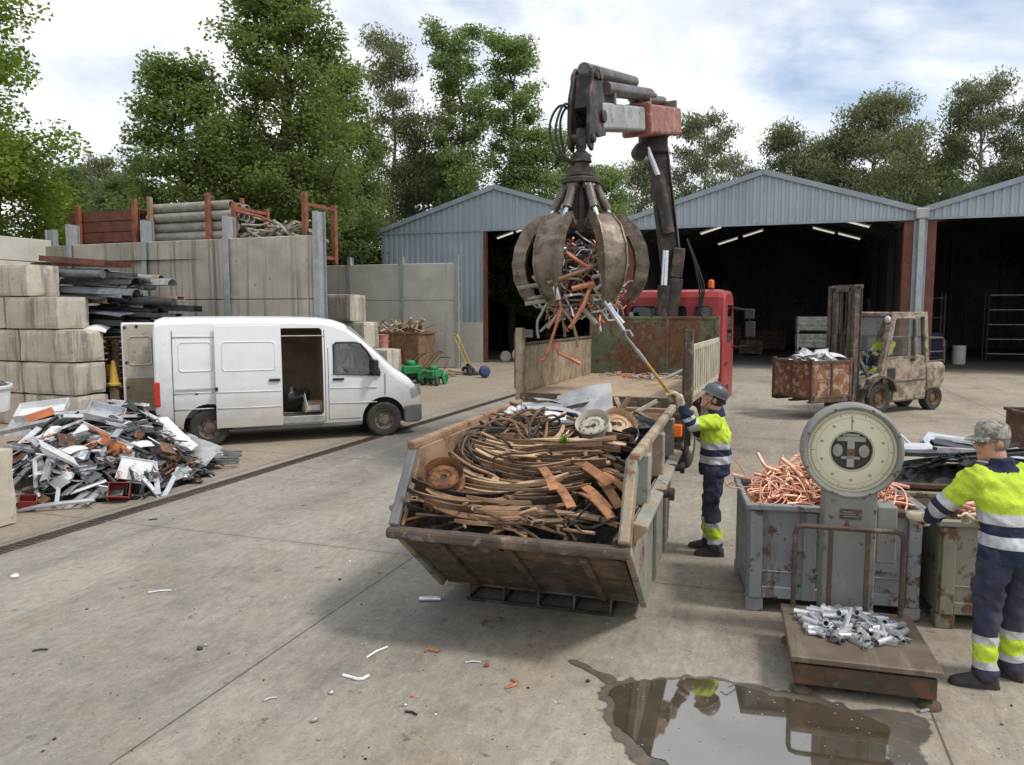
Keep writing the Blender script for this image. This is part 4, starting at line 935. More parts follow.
for k in range(3):
    b = MB(); b.hose([(.55+.05*k,.2,2.2),(.75+.04*k,.15,2.7+.1*k),(.62+.03*k,.05,3.4),(.42,.02,4.0)], .018); b.build('hydraulic_hose', K['black'], cr)
# grapple
gx = B0+dv_*.12+hd*.31; GX, GY = gx.x, gx.y
zt = B0.z-.12*.2-.46
gr = thing('grapple', 'worn brown orange peel grapple clutching tangled tubes under the crane head', 'grapple', (GX,GY,4.56))
def G_(x, y, z): return V((x,y,z-4.56))
b = MB()
b.box(G_(0,0,5.20),(.16,.12,.30)); b.cyl(G_(-.16,0,5.22),G_(.16,0,5.22),.055,10); b.box(G_(0,0,5.08),(.12,.22,.22)); b.cyl(G_(0,-.15,5.10),G_(0,.15,5.10),.05,10)
b.lathe([(.09,5.0-4.56),(.15,.40),(.17,.28),(.13,.26),(.13,.20),(.22,.19),(.22,.06),(.16,.05),(.16,-.02)], 18)
b.build('rotator', K['crane_dark'], gr)
b = MB(); b.lathe([(.001,.03),(.29,.03),(.31,.01),(.31,-.05),(.27,-.07),(.001,-.07)], 26); b.build('top_plate', K['crane_dark'], gr)
b = MB(); b.cyl(G_(0,0,4.5),G_(0,0,3.85),.155,16)
for k in range(6):
    a = R(k*60+6); b.box(G_(.17*math.cos(a),.17*math.sin(a),4.1),(.12,.05,.75),M.Rotation(a,4,'Z'))
b.lathe([(.16,3.95-4.56),(.30,3.92-4.56),(.30,3.72-4.56),(.12,3.62-4.56),(.001,3.62-4.56)], 18)
b.build('hub', K['crane_dark'], gr, .01)
def tine(az):
    ax = V((math.cos(az),math.sin(az),0)); sx = V((-math.sin(az),math.cos(az),0))
    path = [(.28,3.84,.10,.10),(.46,3.97,.12,.14),(.66,3.93,.155,.15),(.84,3.76,.185,.15),(.96,3.50,.20,.15),(1.0,3.24,.195,.14),(.97,3.00,.17,.12),(.89,2.82,.13,.09),(.80,2.69,.08,.06),(.74,2.62,.02,.03)]
    b = MB(); rings = []
    N_ = len(path)
    for i, (r, z, w_, t_) in enumerate(path):
        p = path[max(i-1,0)]; q = path[min(i+1,N_-1)]
        d = V((q[0]-p[0], q[1]-p[1])).normalized(); nrm = V((-d.y,d.x))   # outward in the r,z plane
        def P(s_, o): return G_(*( (ax*(r+nrm.x*o)+sx*(s_*w_))[:2]), z+nrm.y*o)
        rings.append([P(-1,-t_*.2),P(-.45,-t_*.75),P(.45,-t_*.75),P(1,-t_*.2),P(1,t_*.35),P(.45,t_*.2),P(-.45,t_*.2),P(-1,t_*.35)])
    b.loft(rings, smooth=True)
    for s_ in (-1,1):                     # raised edge flanges
        rr_ = []
        for i, (r, z, w_, t_) in enumerate(path[1:-1], 1):
            p = path[i-1]; q = path[i+1]; d = V((q[0]-p[0], q[1]-p[1])).normalized(); nrm = V((-d.y,d.x))
            def P(o, k): return G_(*( (ax*(r+nrm.x*o)+sx*(s_*w_*k))[:2]), z+nrm.y*o)
            rr_.append([P(-.13,.90),P(.07,.90),P(.07,1.03),P(-.13,1.03)])
        b.loft(rr_, smooth=True)
    o = b.build('tine', K['tine'], gr)
    b = MB()
    p0 = G_(*((ax*.24)[:2]),4.46); p1 = G_(*((ax*.42)[:2]),4.10); p2 = G_(*((ax*.50)[:2]),3.96)
    b.cyl(p0, p1, .068, 12); b.cyl(p0-sx*.09, p0+sx*.09, .05, 8)
    o = b.build('ram', K['cyl_grey'], gr)
    b = MB(); b.cyl(p1, p2, .038, 10); b.build('rod', K['chrome'], o)
g0 = math.atan2(-GY, -GX)
for a in (30,90,150,-150,-90,-30): tine(g0+R(a))
b = MB()
for k, (x, y) in enumerate(((-.28,-.1),(-.34,.0),(-.22,.12))):
    b = MB(); b.hose([HP(.05,-.1,.1)+cb_-V((GX,GY,4.56)), V((x*.9,y,1.15)), V((x*1.45,y*1.3,.78+.07*k)), V((x*1.15,y,.42)), V((-.12,y*.6,.24)), V((-.05+.05*k,-.05,-.05))], .02); b.build('hose', K['black'], gr)
# ------------------------------------------------------------------ white van (x forward, y away from the camera)
va = thing('cargo_van', 'dusty white panel van parked with sliding side door and rear door open', 'van', (-6.48,13.71,0), R(21.7))
VW = .96
def vring(x, zb, zt, w, rc):
    pts = []
    def hw(z): return w - (.13*((z-1.05)/1.35)**2 if z > 1.05 else .03*((1.05-z)/.7)**2)
    side = [(zb+(zt-rc-zb)*k/7) for k in range(8)]
    R_ = [(hw(z), z) for z in side]
    w1 = hw(zt-rc)
    for k in range(1,6):
        a = k/5*PI/2; R_.append((w1-rc+rc*math.cos(a), zt-rc+rc*math.sin(a)))
    R_.append((w1*.5, zt+.02)); R_.append((0, zt+.028))
    ring = [(x, VW-y, z) for y, z in R_] + [(x, VW+y, z) for y, z in R_[-2::-1]]
    return ring
st = [(0.0,.36,2.26,.92,.14),(.03,.34,2.34,.945,.15),(.15,.33,2.385,.96,.16),(.6,.33,2.395,.965,.16),(1.4,.33,2.40,.965,.16),(2.4,.33,2.395,.965,.16),(3.0,.33,2.375,.965,.17),(3.25,.33,2.34,.965,.18),(3.46,.33,2.27,.963,.20),(3.68,.33,2.11,.96,.22),(3.90,.33,1.90,.955,.22),(4.13,.33,1.68,.95,.22),(4.34,.33,1.47,.94,.22),(4.46,.33,1.35,.935,.21),(4.60,.33,1.27,.925,.2),(4.76,.34,1.16,.90,.2),(4.87,.36,1.04,.865,.18),(4.94,.38,.92,.82,.16),(4.99,.42,.80,.76,.12)]
mats = [K['van'],K['hollow'],K['ply']]
b = MB(); b.loft([vring(*s_) for s_ in st]); body = b.build('body', mats, va)
# wheel arches, cargo bay, side door hole, cab windows are really cut
for x in (.9,4.2):
    c = MB(); c.mi = 1; c.cyl((x,-.3,.36),(x,.30,.36),.445,32); boolean(body, c.build('cut', mats, va))
    c = MB(); c.mi = 1; c.cyl((x,VW*2-.30,.36),(x,VW*2+.3,.36),.445,32); boolean(body, c.build('cut', mats, va))
c = MB(); c.mi = 2; c.b2(.10,3.05,.14,1.78,.52,2.26); boolean(body, c.build('cut', mats, va))
c = MB(); c.mi = 1; c.b2(-.3,.2,.16,1.76,.55,2.2); boolean(body, c.build('cut', mats, va))
c = MB(); c.mi = 1; c.prism(rrect(2.20,3.00,.50,2.20,.07), .5, XZ(.35)); boolean(body, c.build('cut', mats, va))
c = MB(); c.mi = 1; c.loft([[(3.10,y,1.0),(4.30,y,1.0),(4.14,y,1.46),(3.50,y,2.12),(3.10,y,2.2)] for y in (.14,1.78)], smooth=False); boolean(body, c.build('cut', mats, va))
fw = [(3.20,1.30),(4.12,1.25),(4.10,1.36),(3.86,1.74),(3.74,1.88),(3.66,1.91),(3.26,1.91),(3.21,1.87)]
c = MB(); c.prism(fw, 3, XZ(2.4)); boolean(body, c.build('cut', mats, va))
c = MB(); c.loft([[(3.48,y,2.19),(3.66,y,2.32),(4.54,y,1.50),(4.30,y,1.38)] for y in (.12,1.80)], smooth=False); boolean(body, c.build('cut', mats, va))
for p in body.data.polygons: p.use_smooth = abs(p.normal.y) < .98 and p.material_index == 0
# glazing
def hwv(z): return .965-(.13*((z-1.05)/1.35)**2)
def sidepoly(poly, off, th, name, m, near=True, parent=va):
    b = MB()
    o_ = lambda z, e: (VW-hwv(z)-off-e) if near else (VW+hwv(z)+off+e)
    n = len(poly)
    vs = [(x, o_(z,0), z) for x, z in poly]+[(x, o_(z,th), z) for x, z in poly]
    b._add(vs, [tuple(range(n)), tuple(range(n,2*n))]+[(i,(i+1)%n,n+(i+1)%n,n+i) for i in range(n)])
    return b.build(name, m, parent)
for nr in (True, False):
    g1 = sidepoly([(x,z) for x, z in fw], -.02, .006, 'door_window', K['glass'], nr)
    b = MB(); b.tube([(x,(VW-hwv(z)-.004) if nr else (VW+hwv(z)+.004),z) for x, z in fw], .02, 6, closed=True); b.build('window_seal', K['black'], g1)
    b = MB(); y = .03 if nr else 1.89; b.beam((3.54,y+.02,1.29),(3.54,y+.05,1.91),.03,.03); b.beam((3.62,y+.02,1.29),(3.90,y+.03,1.70),.03,.03); b.build('window_divider', K['black'], g1)
b = MB(); b._add([(3.57,.14,2.22),(3.57,1.78,2.22),(4.41,1.78,1.41),(4.41,.14,1.41)],[(0,1,2,3)]); b.build('windscreen', K['glass'], va)
# cab interior
b = MB()
for y in (.48,1.40):
    b.box((3.35,y,1.5),(.14,.5,.9),M.Rotation(R(-8),4,'Y')); b.box((3.6,y,1.08),(.5,.5,.16)); b.box((3.31,y,2.02),(.1,.28,.2))
b.build('seat', K['grey_prof'], va, .05, seg=2)
b = MB(); b.b2(4.02,4.3,.2,1.72,.95,1.32); b.build('dashboard', K['black'], va, .04)
b = MB(); T = M.Translation((3.93,1.40,1.42)) @ M.Rotation(R(-62),4,'Y')
b.tube([T @ V((.19*math.cos(a),.19*math.sin(a),0)) for a in [k*PI/9 for k in range(18)]], .018, 8, closed=True)
b.cyl(T @ V((0,0,0)), T @ V((0,0,-.3)), .03, 8); b.beam(T @ V((-.19,0,0)), T @ V((.19,0,0)), .04, .02)
b.build('steering_wheel', K['black'], va)
# panels and pressings on the near side
def pressing(x0, x1, z0, z1, par, off=.004):
    b = MB(); b.tube([(x,VW-hwv(z)-off,z) for x, z in rrect(x0,x1,z0,z1,.06,4)], .009, 6, closed=True)
    return b.build('pressing', K['van'], par)
pressing(.42,.98,1.42,1.95,va)
for z in (1.02,.72):
    b = MB(); b.tube([(.32,VW-hwv(z)-.002,z),(1.0,VW-hwv(z)-.002,z)], .011, 6); b.build('body_crease', K['van'], va)
for x in (.31,3.04):
    b = MB(); b.tube([(x,VW-hwv(z)-.001,z) for z in [.36+k*.2 for k in range(10)]], .006, 5); b.build('panel_gap', K['black'], va)
b = MB(); b.tube([(4.22,VW-hwv(1.0)+.01,z) for z in (.85,1.05,1.28)], .006, 5); b.build('panel_gap', K['black'], va)
b = MB(); b.tube([(3.10,VW-hwv(z)-.001,z) for z in [.40+k*.2 for k in range(8)]], .006, 5); b.build('panel_gap', K['black'], va)
b = MB(); b.tube([(x,VW-hwv(.40)-.001,.40) for x in (3.1,3.4,3.72)], .006, 5)
b.build('panel_gap', K['black'], va)
for z in (1.02,.72):
    b = MB(); b.tube([(3.12,VW-hwv(z)-.002,z),(4.05,VW-hwv(z)-.001,z-.01)], .010, 6); b.build('body_crease', K['van'], va)
b = MB(); b.tube([(.32,VW-hwv(2.05)-.004,2.05),(3.05,VW-hwv(2.05)-.004,2.05)], .012, 6); b.build('door_rail', K['van_dirty'], va)
b = MB(); b.beam((.35,VW-hwv(1.08)-.012,1.09),(2.2,VW-hwv(1.08)-.012,1.09),.02,.03); b.build('slide_rail', K['van_dirty'], va)
# the sliding door, pushed back over the rear wheel
def panel(x0, x1, z0, z1, off, th):
    b = MB(); zs = [z0+(z1-z0)*k/10 for k in range(11)]
    outer = [(VW-hwv(z)-off-th, z) for z in zs]; inner = [(VW-hwv(z)-off, z) for z in zs]
    ring = outer+inner[::-1]
    b.loft([[(x,y,z) for y, z in ring] for x in (x0, x0+.02, x1-.02, x1)], smooth=False); return b
sd_ = panel(1.03,2.22,.34,2.26,.055,.04).build('sliding_door', K['van'], va, .012, seg=2)
pressing(1.16,2.10,1.42,1.95,sd_,.099)
for z in (1.02,.72):
    b = MB(); b.tube([(1.05,VW-hwv(z)-.096,z),(2.2,VW-hwv(z)-.096,z)], .011, 6); b.build('door_crease', K['van'], sd_)
b = MB(); b.b2(1.98,2.18,-.135,-.10,1.20,1.25); b.build('handle', K['black'], sd_, .008)
b = MB(); b.b2(1.02,1.07,-.12,-.09,1.05,1.12); b.build('roller', K['black'], sd_)
b = MB(); b.b2(3.18,3.40,-.028,.02,1.17,1.215); b.b2(3.2,3.38,-.034,-.026,1.185,1.2); b.build('door_handle', K['black'], va, .006)
b = MB(); b.b2(.66,.74,-.004,.02,.97,1.03); b.build('fuel_cap', K['black'], va, .01)
b = MB(); b.b2(4.28,4.36,.02,.04,1.10,1.14); b.build('side_repeater', K['amber'], va, .01)
# mirror
b = MB(); b.prism([(3.92,1.28),(4.14,1.28),(4.02,1.50),(3.94,1.60)], .10, XZ(.03)); b.box((4.0,-.13,1.42),(.10,.20,.30)); b.build('mirror', K['black'], va, .03, seg=2)
b = MB(); b.prism([(3.92,1.28),(4.14,1.28),(4.02,1.50),(3.94,1.60)], .10, XZ(1.99)); b.box((4.0,2.05,1.42),(.10,.20,.30)); b.build('mirror', K['black'], va, .03, seg=2)
# bumpers, lamps, sills
def strip_ring(x, z0, z1, w): return [(x,VW-w,z0),(x,VW-w-.0,z1),(x,VW+w,z1),(x,VW+w,z0)]
b = MB(); b.loft([strip_ring(4.62,.26,.60,.945),strip_ring(4.80,.25,.62,.90),strip_ring(4.95,.25,.62,.83),strip_ring(5.03,.28,.60,.74),strip_ring(5.06,.32,.56,.6)], smooth=True); b.build('front_bumper', K['bumper'], va, .02)
b = MB(); b.b2(-.07,.28,-.01,1.93,.30,.56); b.build('rear_bumper', K['bumper'], va, .04, seg=2)
b = MB(); b.b2(1.32,3.75,.03,.09,.27,.34); b.build('side_sill', K['bumper'], va)
b = MB(); b.b2(2.16,3.02,-.03,.12,.36,.50); b.build('step', K['alu_dull'], va, .01)
for y0 in (.0,1.78):
    b = MB(); b.b2(-.02,.10,y0+.0,y0+.14,.78,1.24); b.build('tail_lamp', K['red_lens'], va, .02)
for s_ in (-1,1):
    b = MB(); T = M.Translation((4.86,VW+s_*.825,.88)) @ M.Rotation(R(-28)*s_,4,'Z') @ M.Rotation(R(-14),4,'Y'); b.box((0,0,0),(.26,.12,.21),T); b.build('headlight', K['glass_dusty'], va, .04, seg=2)
b = MB(); b.b2(5.0,5.03,.62,1.30,.64,.78); b.build('grille', K['black'], va)
for x in (.9,4.2):
    for y, s_ in ((.115,-1),(VW*2-.115,1)):
        w_ = wheel(va, 0, 0, .345, .21, -1 if s_ < 0 else 1)
        w_.rotation_euler = (0,0,PI/2); w_.location = (x, y, 0)
b = MB(); b.b2(.3,4.7,.4,1.5,.24,.36); b.build('underbody', K['crane_dark'], va)
# the opened far rear door, lining towards the camera
b = MB(); b.b2(-.68,-.02,1.84,1.90,.52,2.30); rd = b.build('rear_door', [K['van']], va, .03, seg=2)
b = MB(); b.prism(rrect(-.64,-.06,1.22,2.26,.05), .012, XZ(1.838)); b.build('door_lining', K['cream_trim'], rd)
b = MB(); b.prism(rrect(-.63,-.08,.56,1.19,.04), .016, XZ(1.838)); b.build('door_board', K['ply'], rd)
b = MB(); b.tube([(p[0],1.822,p[1]) for p in rrect(-.55,-.14,1.45,2.02,.06)], .012, 6, closed=True); b.build('lining_pressing', K['cream_trim'], rd)
for x, z in ((-.60,.72),(-.60,1.5),(-.61,2.2),(-.4,2.22),(-.59,1.0)): b = MB(); b.cyl((x,1.815,z),(x,1.84,z),.03,8); b.build('door_latch', K['black'], rd)
# load inside
t = thing('cardboard_box', 'small open cardboard box on the van floor inside the side door', 'box', (0,0,0))
vm = M.Translation((-6.48,13.71,0)) @ M.Rotation(R(21.7),4,'Z')
t.location = vm @ V((2.84,.40,.53)); t.rotation_euler = (0,0,R(30))
b = MB(); b.b2(-.2,.2,-.15,.15,0,.20); b.b2(-.17,.17,-.12,.12,.201,.215); b.build('carton', K['cardboard'], t, .004)
b = MB(); b.beam((-.2,-.15,.2),(-.2,-.24,.28),.3,.006,(1,0,0)); b.b2(-.16,.1,-.153,-.1505,.04,.14); b.build('flap', K['bucket_white'], t)
b = MB(); b.ell((0,0,.20),(.33,.26,.24),22,14); bm = b.bm
for v in bm.verts: v.co += v.co.normalized()*(mnoise.noise(v.co*5)*.16+mnoise.noise(v.co*13)*.06); v.co.z = max(v.co.z, 0)
tag(b.build('dark_sack', K['black'], None, 0, vm @ V((2.50,.62,.53))), 'bulging black sack on the van floor behind the carton', 'sack')

# ------------------------------------------------------------------ forklift (x forward, near side = +y)
FA = R(205.6)
fk = thing('forklift', 'filthy cream forklift with enclosed cab carrying a rusty cage bin', 'forklift', (8.89,18.46,0), FA)
fm = M.Translation((8.89,18.46,0)) @ M.Rotation(FA,4,'Z')
yo = -.55   # centre line (near wheels at y ~ 0)
for x, r, w_ in ((-.10,.40,.30),(-2.22,.32,.25)):
    for y, s_ in ((-.10 if x > -1 else -.16,1),(yo*2+.10 if x > -1 else yo*2+.16,-1)):
        o = wheel(fk, 0, 0, r, w_, 1, rimc='rust_brown'); o.rotation_euler = (0,0,PI/2 if s_ > 0 else -PI/2); o.location = (x, y, 0)
def yb(a): return yo+a
b = MB()   # chassis and engine hood
b.prism([(.35,.28),(.42,.75),(.20,.92),(-.55,.93),(-.62,.78),(-1.9,.80),(-1.9,.30),(-.62,.26),(-.5,.30)], .96, XZ(yb(.48)))
b.build('chassis', K['fork_paint'], fk, .03, seg=2)
b = MB(); b.prism([(-.62,.30),(-1.84,.34),(-1.84,.80),(-.66,.80)], .05, XZ(yb(.535))); b.build('side_skirt', K['fork_paint'], fk, .02)
b = MB(); rings = []
for z, x0, x1, hy in ((.42,-2.40,-1.92,.40),(.60,-2.62,-1.9,.53),(.80,-2.70,-1.85,.56),(1.10,-2.70,-1.80,.56),(1.24,-2.62,-1.80,.52)):
    rings.append([(x1,yb(hy),z),((x0+.18),yb(hy),z),(x0,yb(hy*.66),z),(x0,yb(-hy*.66),z),(x0+.18,yb(-hy),z),(x1,yb(-hy),z)])
b.loft(rings, smooth=False); b.build('counterweight', K['fork_paint'], fk, .05, seg=2)
b = MB()  # cab frame
RF = 2.47
for s_ in (-1,1):
    y = yb(s_*.52)
    b.beam((-.12,y,.92),(-.46,y,RF-.06),.10,.15,(0,1,0)); b.beam((-1.78,y,1.25),(-1.66,y,RF-.05),.13,.13,(0,1,0)); b.beam((-1.35,y,1.3),(-1.33,y,RF-.06),.06,.07,(0,1,0))
    b.beam((-.40,y,RF-.02),(-1.72,y,RF-.02),.12,.13); b.beam((-.2,y,.96),(-1.8,y,1.28),.06,.12); b.beam((.28,y,.85),(-.10,y,.98),.08,.10)
b.beam((-.42,yb(-.52),RF-.02),(-.42,yb(.52),RF-.02),.1,.09); b.beam((-1.70,yb(-.52),RF-.02),(-1.70,yb(.52),RF-.02),.1,.09)
b.b2(-1.72,-.42,yb(-.5),yb(.5),RF+.005,RF+.03)
for k in range(5): b.b2(-.55-.22*k,-.62-.22*k,yb(-.48),yb(.48),RF-.03,RF-.002)
b.build('cab_frame', K['fork_paint'], fk, .012)
b = MB(); b.prism([(-.22,.78),(-.30,1.42),(-1.30,1.42),(-1.74,1.42),(-1.80,.82)], .045, XZ(yb(.56)))
dr = b.build('cab_door', K['fork_paint'], fk, .012)
b = MB(); b.b2(-.36,-.64,yb(.55),yb(.57),.86,1.13); b.build('step_well', K['black'], dr)
b = MB(); b.tube([(x,yb(.575),z) for x, z in ((-.32,1.45),(-.50,2.32),(-.56,2.37),(-1.22,2.37),(-1.28,2.3),(-1.32,1.45))], .04, 8); b.build('door_frame', K['fork_paint'], dr)
b = MB(); b.b2(-1.32,-1.20,yb(.56),yb(.60),1.30,1.36); b.build('handle', K['black'], dr)
b = MB(); b.prism([(-.36,1.44),(-.54,2.35),(-1.26,2.35),(-1.30,1.44)], .012, XZ(yb(.545))); b.build('door_window', K['glass'], dr)
b = MB(); b.prism([(-1.38,1.44),(-1.38,2.36),(-1.62,2.36),(-1.72,1.44)], .012, XZ(yb(.53))); b.build('quarter_window', K['glass_dusty'], fk)
b = MB(); b.prism([(-.30,1.05),(-.52,2.36),(-1.64,2.36),(-1.76,1.30)], .012, XZ(yb(-.52))); b.build('far_window', K['glass'], fk)
b = MB(); b._add([(-.12,yb(-.48),1.0),(-.12,yb(.48),1.0),(-.43,yb(.48),RF-.08),(-.43,yb(-.48),RF-.08)],[(0,1,2,3)]); b.build('windscreen', K['glass'], fk)
b = MB()
for s_ in (-1,1): b.ell((-.36,yb(s_*.50),2.33),(.06,.085,.085),12,8)
b.build('work_lamp', K['bucket_white'], fk)
b = MB(); b.cyl((.05,yb(0),1.0),(-.22,yb(0),1.42),.03,8)
T = M.Translation((-.24,yb(0),1.45)) @ M.Rotation(R(-40),4,'Y'); b.tube([T @ V((.17*math.cos(a),.17*math.sin(a),0)) for a in [k*PI/8 for k in range(16)]], .016, 6, closed=True); b.build('steering_wheel', K['black'], fk)
b = MB(); b.b2(-.72,-1.2,yb(-.25),yb(.25),.93,1.18); b.beam((-1.2,yb(0),1.15),(-1.32,yb(0),1.85),.46,.12,(1,0,0)); b.build('driver_seat', K['black'], fk, .04)
b = MB(); b.tube([(-1.80,yb(.45),1.25),(-2.62,yb(.45),1.28)], .02, 6)
for s_ in (-.45,.45):
    b.tube([(-1.75,yb(s_),1.85),(-2.50,yb(s_),1.85),(-2.56,yb(s_),1.8),(-2.60,yb(s_),1.2)], .028, 8); b.tube([(-1.8,yb(s_),1.5),(-2.56,yb(s_),1.5)], .02, 6)
b.tube([(-2.50,yb(-.45),1.85),(-2.50,yb(.45),1.85)], .028, 8); b.build('rear_guard', K['mast'], fk)
b = MB(); ring = []
for k in range(9):
    a = R(5+k*20); ring.append([(-.10+.50*math.cos(a),yb(.68),.42+.50*math.sin(a)),(-.10+.50*math.cos(a),yb(.36),.42+.50*math.sin(a)),(-.10+.55*math.cos(a),yb(.36),.42+.55*math.sin(a)),(-.10+.55*math.cos(a),yb(.68),.42+.55*math.sin(a))])
b.loft(ring, smooth=False); b.build('mudguard', K['mast'], fk)
# mast and carriage
b = MB()
for s_ in (-1,1):
    y = yb(s_*.36)
    b.b2(.48,.68,y-.05,y+.05,.15,3.14); b.b2(.50,.66,y-.05-s_*.13,y+.05-s_*.13,.18,3.10); b.b2(.46,.49,y-.08,y+.08,.15,3.1)
for z in (.3,1.2,3.05): b.b2(.44,.52,yb(-.42),yb(.42),z,z+.12)
b.b2(.52,.66,yb(-.30),yb(.30),3.0,3.12); b.cyl((.58,yb(.30),3.12),(.58,yb(.52),3.12),.05,10)
b.build('mast', K['mast'], fk, .01)
b = MB()
for s_ in (-.17,.17): b.cyl((.50,yb(s_),.3),(.50,yb(s_),2.0),.045,10); b.mi = 1; b.cyl((.50,yb(s_),2.0),(.50,yb(s_),2.98),.028,10); b.mi = 0
for s_ in (-.06,.06): b.b2(.56,.58,yb(s_)-.02,yb(s_)+.02,1.0,3.0)
b.build('lift_ram', [K['crane_dark'],K['cyl_grey']], fk)
b = MB()
for s_ in (-1,1): b.beam((.46,yb(s_*.30),1.55),(-.05,yb(s_*.40),.70),.07,.07)
b.build('tilt_ram', K['cyl_grey'], fk)
b = MB(); b.b2(.70,.78,yb(-.52),yb(.52),.45,.55); b.b2(.70,.78,yb(-.52),yb(.52),.85,.95)
for k in range(7): b.b2(.72,.76,yb(-.5+k/6*1.0)-.02,yb(-.5+k/6*1.0)+.02,.5,1.3)
b.b2(.70,.78,yb(-.52),yb(.52),1.27,1.33); b.build('carriage', K['mast'], fk)
for s_ in (-.3,.3):
    b = MB(); b.b2(.785,.83,yb(s_)-.06,yb(s_)+.06,.36,.95); b.b2(.83,1.95,yb(s_)-.06,yb(s_)+.06,.36,.40); b.build('fork', K['mast'], fk)
# cage bin on the forks
cgm = fm @ M.Translation((.92,yo,.40))
cg = thing('cage_bin', 'rusty steel cage bin with flaking panels raised on the forklift forks', 'bin', cgm.translation, FA)
LX, LY, HZ = 1.32, 1.24, .98
b = MB()
for x in (0.04,LX-.04):
    for y in (-LY/2+.04,LY/2-.04): b.b2(x-.04,x+.04,y-.04,y+.04,.02,HZ+.05)
for z in (.13,HZ-.03):
    for y in (-LY/2+.03,LY/2-.03): b.b2(.0801,LX-.0801,y-.03,y+.03,z-.035,z+.035)
    for x in (.03,LX-.03): b.b2(x-.03,x+.03,-LY/2+.0801,LY/2-.0801,z-.035,z+.035)
for y in (-LY/2+.03,LY/2-.03): b.b2(LX/2-.03,LX/2+.03,y-.035,y+.035,.17,HZ-.07)
for x in (.03,LX-.03): b.b2(x-.035,x+.035,-.03,.03,.17,HZ-.07)
for y in (-LY/2+.05,0,LY/2-.05): b.b2(.1,LX-.1,y-.05,y+.05,.0,.09)
b.build('frame', K['bin_brown'], cg, .008)
for nm, a_ in (('x',0),('y',1)):
    for q in (0,1):
        b = MB()
        if a_ == 0: y = (-LY/2+.03) if q == 0 else (LY/2-.03); b.b2(.08,LX-.08,y-.012,y+.012,.12,HZ-.05)
        else: x = .03 if q == 0 else LX-.03; b.b2(x-.012,x+.012,-LY/2+.08,LY/2-.08,.12,HZ-.05)
        b.build('side_panel', K['cage'], cg)
b = MB(); b.b2(.06,LX-.06,-LY/2+.06,LY/2-.06,.10,.13); b.build('floor_plate', K['bin_brown'], cg)
# ------------------------------------------------------------------ skip (y away from the camera, x to the right)
SA = R(-17)
sk = thing('skip', 'open ended rusty skip with worn grey green sides heaped with scrap in the yard centre', 'skip', (.285,6.47,0), SA)
sm = M.Translation((.285,6.47,0)) @ M.Rotation(SA,4,'Z')
HWs = .88
LIPY, LIPZ, TY, TZ, BY, BTY = -1.17, .86, -.78, 1.43, 1.75, 2.20
b = MB()  # front plate, thick bent sheet
def plate(b, p, q, w, th, n=1):
    p, q = V(p), V(q); d = (q-p).normalized(); nrm = V((0,d.z,-d.y))
    b._add([(-w,*p[1:]),(w,*p[1:]),(w,*q[1:]),(-w,*q[1:])]+[tuple(V((x,*k[1:]))+nrm*th) for k, x in ((p,-w),(p,w),(q,w),(q,-w))], [(0,1,2,3),(4,5,6,7),(0,1,5,4),(1,2,6,5),(2,3,7,6),(3,0,4,7)])
FY, FZ = -.17, .12
plate(b, (0,FY+.02,FZ), (0,LIPY,LIPZ), HWs-.04, .035)
for x in (-.55,.0,.55): b.beam((x,FY-.015,FZ+.01), (x,LIPY+.09,LIPZ-.09), .06, .035, (0,1,0))
b.build('front_plate', K['skip_front'], sk, .006)
b = MB(); b.beam((-HWs-.03,LIPY-.03,LIPZ+.0), (HWs+.03,LIPY-.03,LIPZ+.0), .10, .085); b.build('front_lip', K['skip_front'], sk, .025, seg=2)
b = MB(); b.b2(-HWs+.04,HWs-.04,FY,BY,FZ,FZ+.03)
b.build('floor_plate', K['skip_front'], sk)
b = MB(); plate(b, (0,BTY,TZ-.05), (0,BY,FZ+.02), HWs-.04, .035); b.beam((-HWs,BTY+.02,TZ-.03),(HWs,BTY+.02,TZ-.03),.09,.08); b.build('back_plate', K['skip_in'], sk, .006)
b = MB()
for x in (-.62,-.2,.2,.62): b.beam((x,FY+.25,.06),(x,BY,.06),.05,.115)
for x in (-.62,-.31,.0,.31,.62): b.beam((x,FY-.02,.13),(x,FY-.05,.02),.022,.022,(0,1,0)); b.b2(x-.011,x+.011,FY-.04,FY+.26,.004,.028)
b.b2(-.64,.64,FY-.065,FY-.0401,.0,.03); b.b2(-.64,.64,FY+.225,FY+.245,.02,.1)
b.build('runner', K['crane_dark'], sk, .003)
